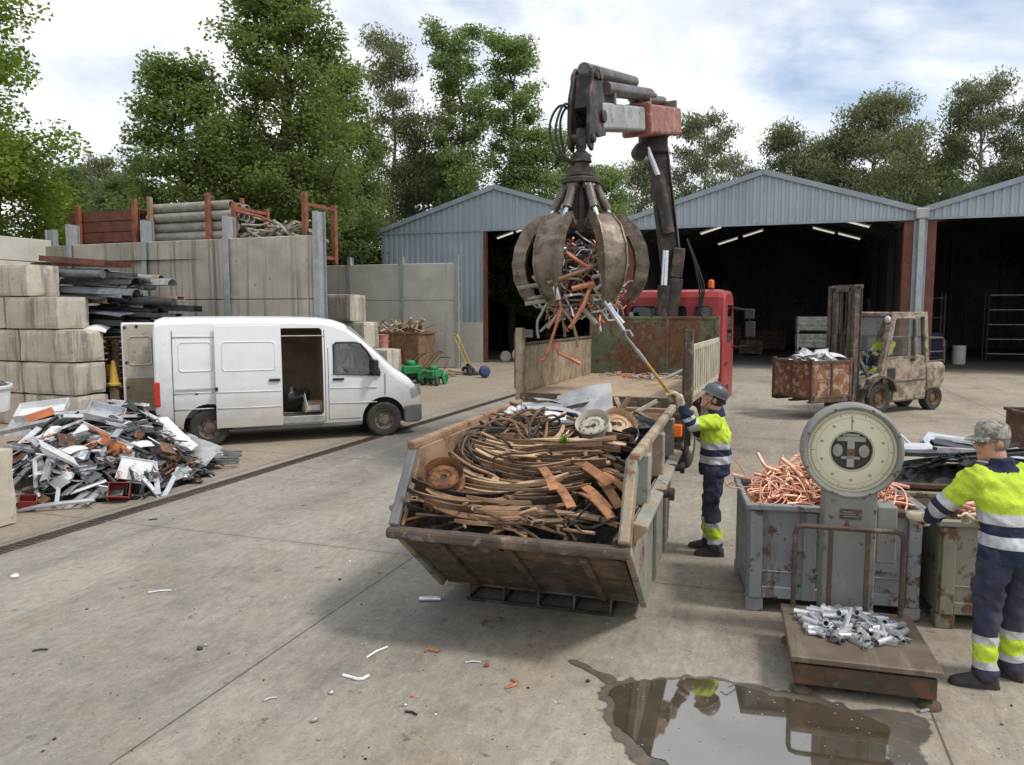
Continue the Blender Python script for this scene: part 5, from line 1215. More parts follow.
for s_ in (-1,1):
    x = s_*HWs
    low = [(FY,FZ),(BY,FZ),(BTY-.12,.98),(LIPY+.14,.98),(LIPY+.02,LIPZ+.0)]
    up = [(LIPY+.05,LIPZ+.03),(LIPY+.14,.98),(BTY-.12,.98),(BTY,TZ),(TY,TZ)]
    b = MB(); b.prism(low, .035, YZ(x-.0175)); b.prism([(p[0],p[1]) for p in up], .03, YZ(x-.015-s_*.055))
    o = b.build('side_wall', [K['skip_in'] if s_ < 0 else K['skip_out']], sk, .004)
    b = MB(); b.beam((x,TY-.05,TZ+.02),(x,BTY+.04,TZ+.02),.075,.075); b.build('top_rail', K['skip_in'] if s_ < 0 else K['bed_tan'], sk, .02, seg=2)
    b = MB(); b.beam((x-s_*.01,LIPY-.01,LIPZ+.04),(x-s_*.01,TY-.03,TZ-.02),.15 if s_ > 0 else .06,.075,(1,0,0)); b.build('post', K['skip_out'] if s_ > 0 else K['bumper'], sk, .012)
    for y in (-.34,.75,1.75):
        b = MB(); b.b2(x-.06,x+.06,y-.06,y+.06,.99,TZ-.03); b.build('post', K['skip_out'], sk, .012)
    b = MB(); b.prism([(0,0),(s_*.105,-.02),(s_*.105,-.05),(0,-.16)] if s_ > 0 else [(0,0),(0,-.16),(s_*.105,-.05),(s_*.105,-.02)], BTY-LIPY-.30, M.Translation((x+s_*.018,BTY-.12,1.02)) @ M.Rotation(PI/2,4,'X')); b.build('ledge', K['skip_out'], sk, .008)
    for y in (.12,1.25):
        b = MB(); b.cyl((x+s_*.02,y,.98),(x+s_*.19,y,.98),.035,12); b.cyl((x+s_*.17,y,.98),(x+s_*.21,y,.98),.055,12); b.build('lifting_lug', K['crane_dark'], sk)
    for y in (.35,1.2):
        b = MB(); b.beam((x+s_*.035,y,FZ+.02),(x+s_*.035,y-.02,.88),.05,.035,(1,0,0)); b.build('rib', K['skip_out'], sk, .006)
    b = MB(); b.beam((x+s_*.005,FY,FZ),(x+s_*.005,LIPY+.06,LIPZ-.01),.075,.05,(1,0,0)); b.build('corner_bar', K['skip_out'], sk, .01)

# ------------------------------------------------------------------ loose scrap: one mesh per shape, copied piece by piece
def heapmesh(name, m, nx, ny, fz, rough=.06, sd=1, fx=lambda u, v: (u, v)):
    b = MB(); rows = []
    for j in range(ny+1):
        r_ = []
        for i in range(nx+1):
            x, y = fx(i/nx, j/ny); z = fz(i/nx, j/ny)
            z += rough*mnoise.noise(V((x*9,y*9,sd)))+rough*.6*mnoise.noise(V((x*21,y*21,sd+4)))
            r_.append((x,y,z))
        rows.append(r_)
    b.loft(rows, cap=False, smooth=False, closed=False)
    return b.mesh(name, m)
def arc_bar(R0, ang, w, th, name, m, n=14, twist=0, wob=0.0, seed=0):
    b = MB(); rings = []
    rr = random.Random(seed)
    for i in range(n+1):
        a = ang*(i/n-.5); c = V((R0*math.sin(a), R0*(1-math.cos(a)), wob*math.sin(i*1.1+seed)))
        t = V((math.cos(a), math.sin(a), 0)); nn = V((-t.y,t.x,0)); tw_ = twist*(i/n-.5)
        A_ = nn*math.cos(tw_)+V((0,0,1))*math.sin(tw_); B_ = V((0,0,1))*math.cos(tw_)-nn*math.sin(tw_)
        k = .55 if i in (0,n) else 1
        rings.append([c+A_*(w/2*k)+B_*(th/2),c-A_*(w/2*k)+B_*(th/2),c-A_*(w/2*k)-B_*(th/2),c+A_*(w/2*k)-B_*(th/2)])
    b.loft(rings, smooth=False); return b.mesh(name, m)
def bent(pts, r, name, m, n=7):
    """tube through points with eased corners"""
    P = [V(p) for p in pts]; out = [P[0]]
    for i in range(1,len(P)-1):
        a, c, d = P[i-1], P[i], P[i+1]
        k = min(.35, .5)
        p0 = c.lerp(a,k*.5); p2 = c.lerp(d,k*.5)
        for t in (0,.33,.67,1): out.append(p0*(1-t)**2+c*2*t*(1-t)+p2*t*t)
    out.append(P[-1])
    b = MB(); b.tube(out, r, n); return b.mesh(name, m)
def chan(L_, w, h, th, name, m):
    b = MB()
    b.b2(-L_/2,L_/2,-w/2,w/2,0,th); b.b2(-L_/2,L_/2,-w/2,-w/2+th,th,h); b.b2(-L_/2,L_/2,w/2-th,w/2,th,h)
    return b.mesh(name, m)
def boxtube(L_, w, h, name, m, th=.006):
    b = MB()
    b.b2(-L_/2,L_/2,-w/2,w/2,0,th); b.b2(-L_/2,L_/2,-w/2,w/2,h-th,h); b.b2(-L_/2,L_/2,-w/2,-w/2+th,th,h-th); b.b2(-L_/2,L_/2,w/2-th,w/2,th,h-th)
    b.b2(-L_/2+.03,L_/2-.03,-w/2+th,w/2-th,h*.45,h*.5)
    return b.mesh(name, m)
def sheet(L_, w, name, m, seed, bend=.3, th=.006, n=7):
    rr = random.Random(seed); b = MB()
    ph = rr.uniform(0,6)
    def P(i, j, o): 
        u, v = i/n-.5, j/4-.5
        z = bend*L_*(.5*math.sin(u*3+ph)+.25*math.sin(v*4+ph*2)*1+ (.35*abs(u) if seed % 2 else 0))
        return (u*L_*(1-.12*abs(v)*(seed % 3)), v*w, z+o)
    b.loft([[P(i,j,0) for j in range(5)]+[P(i,j,th) for j in range(4,-1,-1)] for i in range(n+1)], smooth=False)
    return b.mesh(name, m)
def rimmesh(r, w, name, m, holes=8):
    b = MB()
    b.lathe([(r,w/2),(r*.97,w/2+.01),(r*.90,w*.40),(r*.86,w*.1),(r*.84,-w*.3),(r*.95,-w/2),(r,-w/2-.01),(r*1.0,-w/2+.012),(r*.88,-w*.28),(r*.90,w*.1),(r*.94,w*.36),(r,w/2)], 26)
    b.lathe([(r*.85,w*.0),(r*.62,w*.22),(r*.42,w*.26),(r*.36,w*.12),(r*.18,w*.12),(r*.15,w*.02),(r*.15,-w*.05),(r*.4,-.01),(r*.62,w*.1),(r*.85,-w*.08)], 26)
    b.mi = 1
    for k in range(holes):
        a = 2*PI*k/holes; b.lathe([(r*.07,.0),(.001,.0)], 8, M.Translation((r*.62*math.cos(a)*1.02,r*.62*math.sin(a)*1.02,w*.215)) @ M.Rotation(a,4,'Z') @ M.Rotation(R(-14),4,'Y'))
    b.lathe([(r*.15,w*.03),(.001,w*.03)], 12)
    for k in range(5):
        a = 2*PI*k/5; b.lathe([(r*.035,w*.125),(.001,w*.125)], 6, M.Translation((r*.27*math.cos(a),r*.27*math.sin(a),.002)))
    return b.mesh(name, [m,K['black']])
SRC = {}
def piece(name, mesh, label, cat, group, T, sc=1.0):
    """one loose piece: top-level object placed by a matrix"""
    o = bpy.data.objects.new(name, mesh); COL.objects.link(o)
    loc, q, s_ = T.decompose(); o.location = loc; o.rotation_mode = 'QUATERNION'; o.rotation_quaternion = q; o.scale = (sc,)*3
    return tag(o, label, cat, group)
def RZ(a): return M.Rotation(a,4,'Z')
def RX(a): return M.Rotation(a,4,'X')
def RY(a): return M.Rotation(a,4,'Y')
def TR(*p): return M.Translation(V(p))

# --- load of the skip
def skip_z(x, y):      # top of the heap in skip coordinates
    u = (y+1.1)/3.2
    h = .92+.47*min(1,max(0,u*1.6))**.8
    h -= .16*abs(x/.85)**2.5
    h += .09*math.sin(x*3+1)*math.cos(y*2.2)
    h = min(h, 1.40)
    return max(h, .12+max(0,-.17-y)/1.0*.74+.12)
me = heapmesh('scrap_fill', K['dark_steel'], 44, 70, lambda u, v: skip_z(-.84+u*1.68, -1.05+v*3.05)-.10, .07, 2, lambda u, v: (-.84+u*1.68, -1.05+v*3.05))  # filler kept dark so its colour paints shade into the gaps between pieces
o = link('scrap_fill', me, None); o.matrix_world = sm; tag(o, 'dense mass of small rusty scrap filling the skip under the larger pieces', 'scrap', kind='stuff')
SG = 'curved steel strips in the skip'
strips = []
for k, (r0, an, w_, th, mk) in enumerate(((.8,1.35,.055,.012,'rust_brown'),(1.0,1.25,.045,.014,'rust_tan'),(.6,1.9,.04,.012,'rust_tan'),(1.2,1.0,.06,.014,'rust_brown'),(.5,2.4,.035,.01,'dark_steel'),(.95,1.1,.05,.014,'rust_brown'),(.55,2.2,.038,.01,'rust_brown'),(1.1,1.3,.06,.012,'dark_steel'),(1.4,.8,.06,.014,'rust_tan'),(.75,1.4,.045,.02,'rust_tan'),(.9,1.2,.055,.012,'rust'))):
    if k % 2: w_, th = th, w_*.9
    strips.append((arc_bar(r0, an, w_, th, 'curved_strip', K[mk], 18, twist=.18*(k % 3), wob=0, seed=k), mk))
labs = {'rust':'reddish rusty curved steel strip in the skip load','rust_brown':'brown rusty curved steel strip tangled in the skip load','rust_tan':'pale dusty tan curved steel strip lying in the skip load','dark_steel':'blackened curved steel strip lying in the skip load','rust_orange':'bright orange rusty spring leaf at the front right of the skip load'}
rs = random.Random(41)
def skip_place(mesh, x, y, rz, dz, tx, ty, name, lab, cat, grp, roll=0, sc=1):
    z = skip_z(x, y)+dz
    for _ in range(3):
        L0 = TR(x,y,z) @ RZ(rz) @ RX(tx) @ RY(ty) @ RX(roll); P_ = [L0 @ (v.co*sc) for v in mesh.vertices]
        xa, xb, ya = min(p.x for p in P_), max(p.x for p in P_), min(p.y for p in P_)
        if xb-xa > 1.60: sc *= 1.58/(xb-xa); continue
        x += max(0,-.81-xa)-max(0,xb-.81); y += max(0,-1.10-ya)
    if 'sheet' in name: z -= .03
    return piece(name, mesh, lab, cat, grp, sm @ TR(x,y,z) @ RZ(rz) @ RX(tx) @ RY(ty) @ RX(roll), sc)
# nested bundle of long curved strips on the left and centre, bowed towards the viewer
ids = {'rust_brown':(0,3,5,6), 'rust_tan':(1,2,8,9), 'dark_steel':(4,7)}
coil = []
for k, (r_, ang, mk) in enumerate(((.26,4.6,'dark_steel'),(.22,5.2,'rust_brown'),(.30,3.9,'rust_brown'))):
    b = MB(); b.tube([(r_*(1+.06*math.sin(i*.7+k))*math.cos(ang*i/26),r_*(1+.05*math.cos(i*.5))*math.sin(ang*i/26),.012*math.sin(i*.6)) for i in range(27)], .0125, 7); coil.append((b.mesh('steel_loop', K[mk]), {'dark_steel':'black','rust_brown':'brown'}[mk]))
coil_ = coil
for bd in range(15):      # nested bundles of long strips bowed towards the viewer
    y0 = -1.06+1.45*(bd/15)+rs.uniform(-.05,.05); x0 = rs.uniform(-.32,.12); r0 = rs.gauss(.12,.34); tx0 = rs.gauss(.26,.18); s0 = rs.uniform(.72,1.05); fam = rs.choice(((0,1,3,8),(1,2,8,9),(3,5,7,0),(7,4,5,3),(10,3,0,1)))
    for i in range(rs.choice((4,6,8))):
        me, mk = strips[rs.choice(fam)]
        skip_place(me, x0+rs.gauss(0,.03), y0+i*.030, r0+rs.gauss(0,.035), .02+.012*i+rs.uniform(-.01,.02), tx0+rs.gauss(0,.06), rs.gauss(0,.03), 'curved_strip', labs[mk], 'metal strip', SG, sc=s0*rs.uniform(.94,1.05))
for k in range(16):       # a tight coil of loops on the left
    skip_place(coil_[k % 3][0], -.44+rs.gauss(0,.035), -.02+rs.gauss(0,.05), rs.gauss(.2,.5), .07+.008*k, .62+rs.gauss(0,.08), rs.gauss(-.05,.06), 'steel_loop', coil_[k % 3][1]+' steel loop coiled among the strips of the skip load', 'steel loop', 'steel loops in the skip', sc=rs.uniform(.85,1.1))
for k in range(22):       # a second bundle fanning to the right
    me, mk = strips[rs.choice((3,8,7,5,1,0))]
    skip_place(me, rs.uniform(.12,.42), rs.uniform(-.25,.75), PI+rs.gauss(-.05,.2), rs.uniform(.02,.10), rs.gauss(-.12,.2), rs.gauss(0,.06), 'curved_strip', labs[mk], 'metal strip', SG, sc=rs.uniform(.62,.85))
for k in range(18):
    me, cn = coil[k % 3]
    skip_place(me, rs.uniform(-.58,-.1), rs.uniform(-.45,.85), rs.uniform(0,6.3), rs.uniform(.06,.14), rs.gauss(.6,.25), rs.gauss(0,.2), 'steel_loop', cn+' steel loop coiled among the strips of the skip load', 'steel loop', 'steel loops in the skip', sc=rs.uniform(.8,1.1))
for k in range(40):
    me, mk = strips[rs.choice((4,6,2,0,9,7,5))]
    skip_place(me, rs.uniform(-.5,.4), rs.uniform(.45,1.7), rs.uniform(0,6.3), rs.uniform(-.02,.09), rs.gauss(.1,.3), rs.gauss(0,.15), 'curved_strip', labs[mk], 'metal strip', SG, sc=rs.uniform(.5,.85))
leaf = arc_bar(1.25,.62,.014,.075,'spring_leaf',K['rust_orange'],14)
for k, (x, y, rz, ty) in enumerate(((.36,-.30,-.62,.22),(.50,-.62,-.80,.20),(.62,-.52,-.95,.22),(.66,-.30,-.6,.25),(.30,-.74,-.92,.18),(.56,-.80,-.85,.15),(.16,-.62,-1.0,.15))):
    skip_place(leaf, x, y, rz, .10+.014*k, -PI/2+(.30 if k < 3 else .12), ty, 'spring_leaf', labs['rust_orange'], 'spring leaf', 'orange spring leaves in the skip', sc=.95 if k else 1.15)
bars = [bent([(-.3,0,0),(.05,.02,.02),(.3,.0,-.02)],.012,'bar',K['rust_brown'],6), bent([(-.4,0,0),(0,.03,0),(.15,.2,.03)],.010,'bar',K['dark_steel'],6), bent([(-.25,0,0),(.25,.01,.0)],.018,'bar',K['rust_tan'],7), boxtube(.5,.06,.03,'bar',K['rust_tan'])]
bl = ('bent brown rusty bar','kinked black steel rod','short tan rusty bar','flat tan box section bar')
for k in range(90):
    q = rs.choice((0,0,1,2,2,3))
    skip_place(bars[q], rs.uniform(-.66,.66), rs.uniform(-.95,1.8), rs.uniform(0,6.3), rs.uniform(.0,.06), rs.gauss(0,.15), rs.gauss(-.1,.3), 'metal_bar', bl[q]+' lying loose on the skip load', 'metal bar', 'loose bars in the skip', sc=rs.uniform(.6,1.15))
for k in range(40):
    q = rs.choice((0,0,1,2,2,3))
    skip_place(bars[q], rs.uniform(-.62,.62), rs.uniform(-1.12,-.82), rs.gauss(0,.9), rs.uniform(.0,.05), rs.gauss(.3,.15), rs.gauss(0,.2), 'metal_bar', bl[q]+' lying loose on the skip load', 'metal bar', 'loose bars in the skip', sc=rs.uniform(.6,1.15))
rim_r = rimmesh(.165,.12,'wheel_rim',K['rust']); rim_w = rimmesh(.16,.11,'wheel_rim',K['cream_trim']); rim_b = rimmesh(.17,.1,'wheel_rim',K['rust_tan']); rim_k = rimmesh(.19,.11,'wheel_rim',K['black_prof'])
for me, x, y, dz, tx, ty, rz, lab in ((rim_r,-.60,-.84,.25,.62,.12,0,'brown rusty wheel rim at the front left corner of the skip'),(rim_w,.34,.42,.15,.65,-.1,0,'cream painted wheel rim with ring of holes on the skip load'),(rim_b,.52,.72,.15,.65,-.2,1,'tan rusty wheel rim just behind the cream rim'),(rim_w,.44,1.45,.08,.2,.0,2,'small cream drum rim at the back of the skip load'),(rim_k,.70,.50,.08,.5,-.55,0,'black wheel rim leaning on the right wall of the skip'),(rim_k,.68,1.32,.06,.15,-.1,1,'black dished rim at the back right of the skip load')):
    skip_place(me, x, y, rz, dz, tx, ty, 'wheel_rim', lab, 'wheel rim', 'wheel rims in the skip')
for L_, w_, x, y, rz, dz, tx, ty, mk, sd_, lab in ((.62,.42,-.02,1.80,.3,.20,.75,-.35,'alu_dull',3,'large pale grey sheet standing up at the back of the skip'),(.7,.28,-.30,1.55,.5,.12,.3,.2,'alu',4,'bright silver sheet lying at the back left of the skip load'),(.6,.22,-.10,1.35,-.2,.10,.15,.1,'white_prof',5,'dirty white sheet across the back of the skip load'),(.42,.12,.02,.98,.05,.12,.2,.0,'blue_sheet',2,'small blue painted sheet in the middle of the skip load'),(.4,.14,.20,1.15,-.1,.12,.3,0,'bed_cream',7,'cream panel scrap behind the blue sheet'),(.5,.16,-.42,1.75,.9,.16,.2,.3,'alu_dull',8,'grey gutter piece sticking out at the back left of the skip'),(.5,.10,.30,1.25,.1,.1,.2,.0,'rust',9,'brown rusty angle plate behind the cream rim'),(.36,.18,.62,1.72,1.2,.16,.6,.3,'rust_tan',6,'tan bracket plate standing at the back right of the skip')):
    skip_place(sheet(L_,w_,'metal_sheet',K[mk],sd_,.14), x, y, rz, dz, tx, ty, 'metal_sheet', lab, 'sheet metal', 'sheets in the skip')
for k, (x, y, rz, ty) in enumerate(((-.45,1.85,.5,-.3),(-.2,1.95,-.6,-.25),(.36,1.65,1.2,-.6),(.40,1.7,2.0,-.5),(.50,1.75,.3,-.5),(.15,1.6,.1,-.2))):
    skip_place(boxtube(.62,.05,.035,'angle_bar',K[('rust_tan','bed_cream','rust_brown')[k % 3]]), x, y, rz, .10, 0, ty, 'angle_bar', ('tan steel bar sticking up from the back left of the skip load','cream steel bar slanting across the back of the skip load','brown bar standing tilted near the black rim','tan bar propped against the tilted brown bar','cream bar pointing up by the back right rim','brown bar lying flat in front of the pale grey sheet')[k], 'metal bar', 'bars at the back of the skip')
for k, (x, y) in enumerate(((-.70,1.30),(-.62,1.45),(-.76,1.15))):
    b = MB(); b.lathe([(.001,-.06),(.05,-.06),(.06,-.03),(.035,0),(.06,.03),(.05,.06),(.001,.07)],14); 
    skip_place(b.mesh('steel_fitting',K['alu']), x, y, k, .09, 1.2, .3, 'steel_fitting', ('silver pipe fitting at the back left wall of the skip','larger silver fitting nearest the back of the skip','lowest silver fitting beside the left skip wall')[k], 'fitting', 'silver fittings in the skip')
wb = MB(); rr = random.Random(5)
for k in range(34):
    a = rr.uniform(0,6.3); L_ = rr.uniform(.05,.14); e = V((math.cos(a)*L_*.5, math.sin(a)*L_*.5, L_))
    s_ = V((-math.sin(a),math.cos(a),0))*.016
    wb._add([V((0,0,0)), e*.5+s_, e, e*.5-s_], [(0,1,2,3)])
tag(wb.build('weed', K['leaf_lime'], None, 0, sm @ V((.17,-.02,skip_z(.17,-.02)+.05))), 'small green weed sprouting from the middle of the skip load', 'weed')

# ------------------------------------------------------------------ steel bins
def steel_bin(label, loc, rz, W, D, H, m, group='steel scrap bins', rib=True, legs=True):
    t = thing('scrap_bin', label, 'bin', loc, rz, group)
    z0 = .12 if legs else 0
    for nm, (x0,x1,y0,y1) in (('front_panel',(0,W,0,.012)),('back_panel',(0,W,D-.012,D)),('side_panel',(0,.012,.0125,D-.0125)),('side_panel',(W-.012,W,.0125,D-.0125))):
        b = MB(); b.b2(x0,x1,y0,y1,z0,H-.05)
        if nm == 'front_panel' and rib:
            for x in (.06,W*.36,W*.66,W-.06): b.b2(x-.05,x+.05,-.035,-.001,z0,H-.06)
            b.b2(.112,W-.112,-.022,-.001,z0,z0+.10); b.b2(.112,W-.112,-.014,-.001,z0+.22,z0+.235)
        b.build(nm, m, t, .006)
    b = MB()
    b.b2(-.03,W+.03,-.045,.018,H-.05,H); b.b2(-.03,W+.03,D-.018,D+.045,H-.05,H); b.b2(-.03,.018,.0185,D-.0185,H-.05,H); b.b2(W-.018,W+.03,.0185,D-.0185,H-.05,H)
    b.build('rim', m, t, .008)
    b = MB(); b.b2(.0125,W-.0125,.0125,D-.0125,z0,z0+.02); b.build('floor_plate', m, t)
    if legs:
        for x in (.06,W-.06):
            for y in (.05,D-.06):
                b = MB(); b.b2(x-.07,x+.07,y-.07,y+.06,0,z0-.002); b.build('foot', m, t, .008)
    return t
B1 = R(-11)
steel_bin('blue grey chipped steel bin full of copper tube behind the dial scale', (1.98,6.22,0), B1, 1.34, 1.0, .92, K['bin_blue'])
m1 = TR(1.98,6.22,0) @ RZ(B1)
steel_bin('olive grey chipped steel bin beside the worker in the camouflage cap', (3.38,5.86,0), B1, 1.25, .95, .88, K['bin_green'])
m2 = TR(3.38,5.86,0) @ RZ(B1)
steel_bin('brown rusted steel bin of dark aluminium profiles behind the copper bin', (3.52,7.02,0), R(-12), 1.5, 1.05, .92, K['bin_brown'], rib=False)
m3 = TR(3.52,7.02,0) @ RZ(R(-12))
steel_bin('brown steel bin cut by the right picture edge behind the capped worker', (8.1,11.5,0), R(-10), 1.5, 1.2, .92, K['bin_brown'], rib=False)
# copper tubes
def squig(seed, n, L_, r, m, amp):
    rr = random.Random(seed); P = [V((0,0,0))]; a = rr.uniform(0,6.3)
    for i in range(n):
        a += rr.gauss(0,amp); P.append(P[-1]+V((math.cos(a),math.sin(a),rr.uniform(-.10,.10)))*(L_/n))
    c = sum(P,V((0,0,0)))/len(P); P = [p-c for p in P]
    out = []
    for i in range(len(P)-1):
        p0, p1, p2, p3 = P[max(i-1,0)],P[i],P[i+1],P[min(i+2,len(P)-1)]
        for s_ in range(4):
            t = s_/4; out.append(.5*((2*p1)+(-p0+p2)*t+(2*p0-5*p1+4*p2-p3)*t*t+(-p0+3*p1-3*p2+p3)*t**3))
    out.append(P[-1]); b = MB(); b.tube(out, r, 7); return b.mesh('copper_tube', m)
cps = [squig(k, 7, rs.uniform(1.0,1.6), rs.choice((.009,.011,.014)), K['copper'], 1.0) for k in range(8)] + [squig(20+k, 4, .9, .022, K['copper'], .25) for k in range(3)] + [squig(30+k, 7, .9, .011, K['copper_red'], .8) for k in range(4)]
def cz(x, y): return .90+.13*(1-((x-.67)/.67)**2)*(1-((y-.5)/.5)**2)+.03*math.sin(x*9+y*4)
me = heapmesh('copper_fill', K['copper_red'], 30, 22, lambda u, v: cz(.02+u*1.30,.02+v*.96)-.12, .05, 7, lambda u, v: (.02+u*1.30,.02+v*.96))
o = link('copper_fill', me); o.matrix_world = m1; tag(o, 'mass of fine copper wire below the loose tubes in the bin', 'copper', kind='stuff')
for k in range(210):
    q = rs.choice(range(len(cps))); thick = 8 <= q < 11; red = q >= 11
    x, y = rs.uniform(.20,1.14), rs.uniform(.18,.84); mg = .34
    x = min(max(x,mg*.72),1.34-mg*.72)
    piece('copper_tube', cps[q], ('thick straight pale copper pipe lying in the copper bin' if thick else 'thin dark red copper tube tangled in the copper bin' if red else 'bright pink tangled copper tube in the copper bin'), 'copper tube', 'copper tubes in the blue grey bin',
          m1 @ TR(x,y,cz(x,y)+rs.uniform(-.06,.03)) @ RX(abs(rs.gauss(.45,.3))) @ RY(rs.gauss(0,.2)) @ RZ(rs.uniform(0,6.3)), rs.uniform(.5,.8))
for k, (pts, lab) in enumerate((([(-.02,.45,.95),(-.10,.42,1.0),(-.16,.40,.96)],'thin copper wire end poking out over the left rim of the copper bin'),([(.05,.75,.98),(.0,.8,1.08),(-.05,.82,1.12)],'thin copper wire end standing up at the back left of the copper bin'),([(.2,.85,.98),(.35,.92,1.06),(.5,.95,1.03)],'copper wire loop at the back rim of the copper bin'))):
    o = link('copper_wire', bent(pts,.006,'copper_wire',K['copper_red'],6)); o.matrix_world = m1; tag(o, lab, 'copper wire')
# bin 2: a few pale pipes, bin 3: dark and silver profiles
me = heapmesh('offcut_fill', K['rust_brown'], 20, 16, lambda u, v: .74, .05, 3, lambda u, v: (.02+u*1.21,.02+v*.91))
o = link('offcut_fill', me); o.matrix_world = m2; tag(o, 'rusty small scrap filling the olive grey bin', 'scrap', kind='stuff')
for k in range(26):
    q = rs.choice((8,9,10,11,0,3,5)); x, y = rs.uniform(.3,.95), rs.uniform(.25,.7)
    piece('copper_tube', cps[q], 'pale copper tube end lying in the olive grey bin', 'copper tube', 'copper tubes in the olive grey bin', m2 @ TR(x,y,.80+rs.uniform(0,.10)) @ RZ(rs.uniform(0,6.3)) @ RX(rs.gauss(0,.2)) @ RY(rs.gauss(.05,.15)), rs.uniform(.5,.8))
profs = [chan(.9,.07,.04,.006,'aluminium_profile',K['black_prof']),boxtube(.8,.09,.04,'aluminium_profile',K['black_prof']),chan(.75,.10,.035,.006,'aluminium_profile',K['grey_prof']),boxtube(.7,.07,.05,'aluminium_profile',K['alu_dull']),sheet(.6,.24,'aluminium_profile',K['alu'],3,.1),sheet(.7,.18,'aluminium_profile',K['black_prof'],5,.12)]
pl_ = ('black channel profile','black box profile','slate grey channel profile','dull silver box profile','crumpled silver sheet','crumpled black sheet')
me = heapmesh('profile_fill', K['black_prof'], 22, 18, lambda u, v: .84+.16*math.sin(PI*u)*math.sin(PI*v), .06, 8, lambda u, v: (.02+u*1.46,.02+v*1.0))
o = link('profile_fill', me); o.matrix_world = m3; tag(o, 'dark aluminium scrap filling the brown rusted bin', 'scrap', kind='stuff')
for k in range(48):
    q = rs.choice((0,1,2,3,3,4,4,4,5,3)); x, y = rs.uniform(.35,1.15), rs.uniform(.2,.85)
    piece('aluminium_profile', profs[q], pl_[q]+' heaped in the brown rusted bin', 'metal profile', 'profiles in the brown rusted bin', m3 @ TR(x,y,.94+.16*math.sin(PI*x/1.5)+rs.uniform(-.03,.09)) @ RZ(rs.gauss(.1,.5)) @ RX(rs.gauss(0,.3)) @ RY(rs.gauss(0,.1)), rs.uniform(.6,1.0))
piece('aluminium_sheet', sheet(.75,.42,'aluminium_sheet',K['alu'],2,.05), 'large bright silver panel lying on top of the dark profiles', 'panel', None, m3 @ TR(.92,.80,1.17) @ RZ(-.3) @ RX(.2) @ RY(.12))
piece('silver_strip', bent([(-.1,0,0),(0,0,.02),(.1,0,.10)],.012,'silver_strip',K['alu'],6), 'short silver strip pointing up at the back of the dark profiles', 'metal strip', None, m3 @ TR(.45,.95,1.12) @ RZ(2.4))

# ------------------------------------------------------------------ platform scale
PA = R(-15.5)
pm = TR(1.82,4.78,0) @ RZ(PA)
sc = thing('platform_scale', 'old industrial platform scale with round dial head and rusty platform', 'scale', (1.82,4.78,0), PA)
PW, PD = .905, .93
b = MB(); b.b2(0,PW,0,PD,.225,.27); b.build('platform', K['plate'], sc, .008)
b = MB(); b.b2(.03,PW-.03,.025,PD-.03,.07,.205); b.b2(.06,PW-.06,.06,PD-.06,.2055,.2245); b.build('base_frame', K['plate_side'], sc, .006)
for x in (.08,PW-.06):
    for y in (.08,PD-.08):
        b = MB(); b.lathe([(.075,0),(.07,.025),(.045,.045),(.03,.05),(.03,.069)],18,TR(x,y,.001)); b.build('foot', K['plate_side'], sc)
CX, CY = .48, PD+.18
b = MB(); b.b2(CX-.185,CX+.185,CY-.13,CY+.13,.06,1.16); b.mi = 0; b.b2(CX-.23,CX+.23,CY-.17,CY+.17,.0,.06)
b.build('column', K['scale_paint'], sc, .012)
b = MB(); b.b2(CX+.1855,CX+.33,CY-.10,CY+.10,.62,1.06); b.build('beam_box', K['scale_paint'], sc, .012)
b = MB(); b.tube([(CX+.31,CY-.04,1.0),(CX+.375,CY-.045,1.0),(CX+.40,CY-.08,1.0),(CX+.455,CY-.30,1.0)],.014,10); b.cyl((CX+.32,CY-.04,1.0),(CX+.385,CY-.04,1.0),.035,12); b.build("lever", K["iron"], sc)
b = MB(); b.b2(CX-.075,CX+.075,CY-.14,CY-.1305,.955,1.03); o = b.build('maker_plate', K['iron'], sc)
b = MB()
for k in range(3): b.b2(CX-.055,CX+.055-.02*k,CY-.1425,CY-.1405,.972+.017*k,.978+.017*k)
for x in (-.066,.066): b.cyl((CX+x,CY-.142,.992),(CX+x,CY-.14,.992),.005,6)
b.build('plate_text', K['scale_paint'], o)
DZ, DR = 1.465, .358
DT = TR(CX-.005,CY-.06,DZ) @ RX(PI/2)      # local z towards the platform side
b = MB(); b.lathe([(.001,-.12),(DR*.9,-.12),(DR,-.09),(DR,.05),(DR*.985,.075),(DR*.94,.085),(DR*.89,.075),(DR*.875,.045)], 56, DT); b.build('dial_case', K['scale_paint'], sc)
b = MB(); b.lathe([(DR*.90,.03),(DR*.86,.042),(DR*.41,.042),(DR*.415,.0)], 56, DT); fc = b.build('dial_face', K['dial_face'], sc)
b = MB()
for k in range(100):
    a = 2*PI*k/100; L_ = .022 if k % 10 == 0 else .015 if k % 5 == 0 else .009
    b.box((0,0,0),(L_,.0022 if k % 10 else .0035,.001),DT @ RZ(a) @ TR(DR*.80-L_/2,0,.0435))
b.lathe([(DR*.803,.0432),(DR*.812,.0432)],72,DT); b.lathe([(DR*.70,.0432),(DR*.704,.0432)],72,DT); b.lathe([(DR*.425,.0433),(DR*.435,.0433)],48,DT)
b.build('dial_scale', K['iron'], fc)
def text(s_, size, T, m, parent, name='numeral'):
    cu = bpy.data.curves.new(name,'FONT'); cu.body = s_; cu.size = size; cu.align_x = 'CENTER'; cu.align_y = 'CENTER'; cu.extrude = .0006
    o = bpy.data.objects.new(name, cu); COL.objects.link(o); bpy.context.view_layer.update()
    me = bpy.data.meshes.new_from_object(o.evaluated_get(bpy.context.evaluated_depsgraph_get())); bpy.data.objects.remove(o); bpy.data.curves.remove(cu)
    me.materials.clear(); me.materials.append(m)
    o = bpy.data.objects.new(name, me); COL.objects.link(o); o.parent = parent; o.matrix_local = T; return o
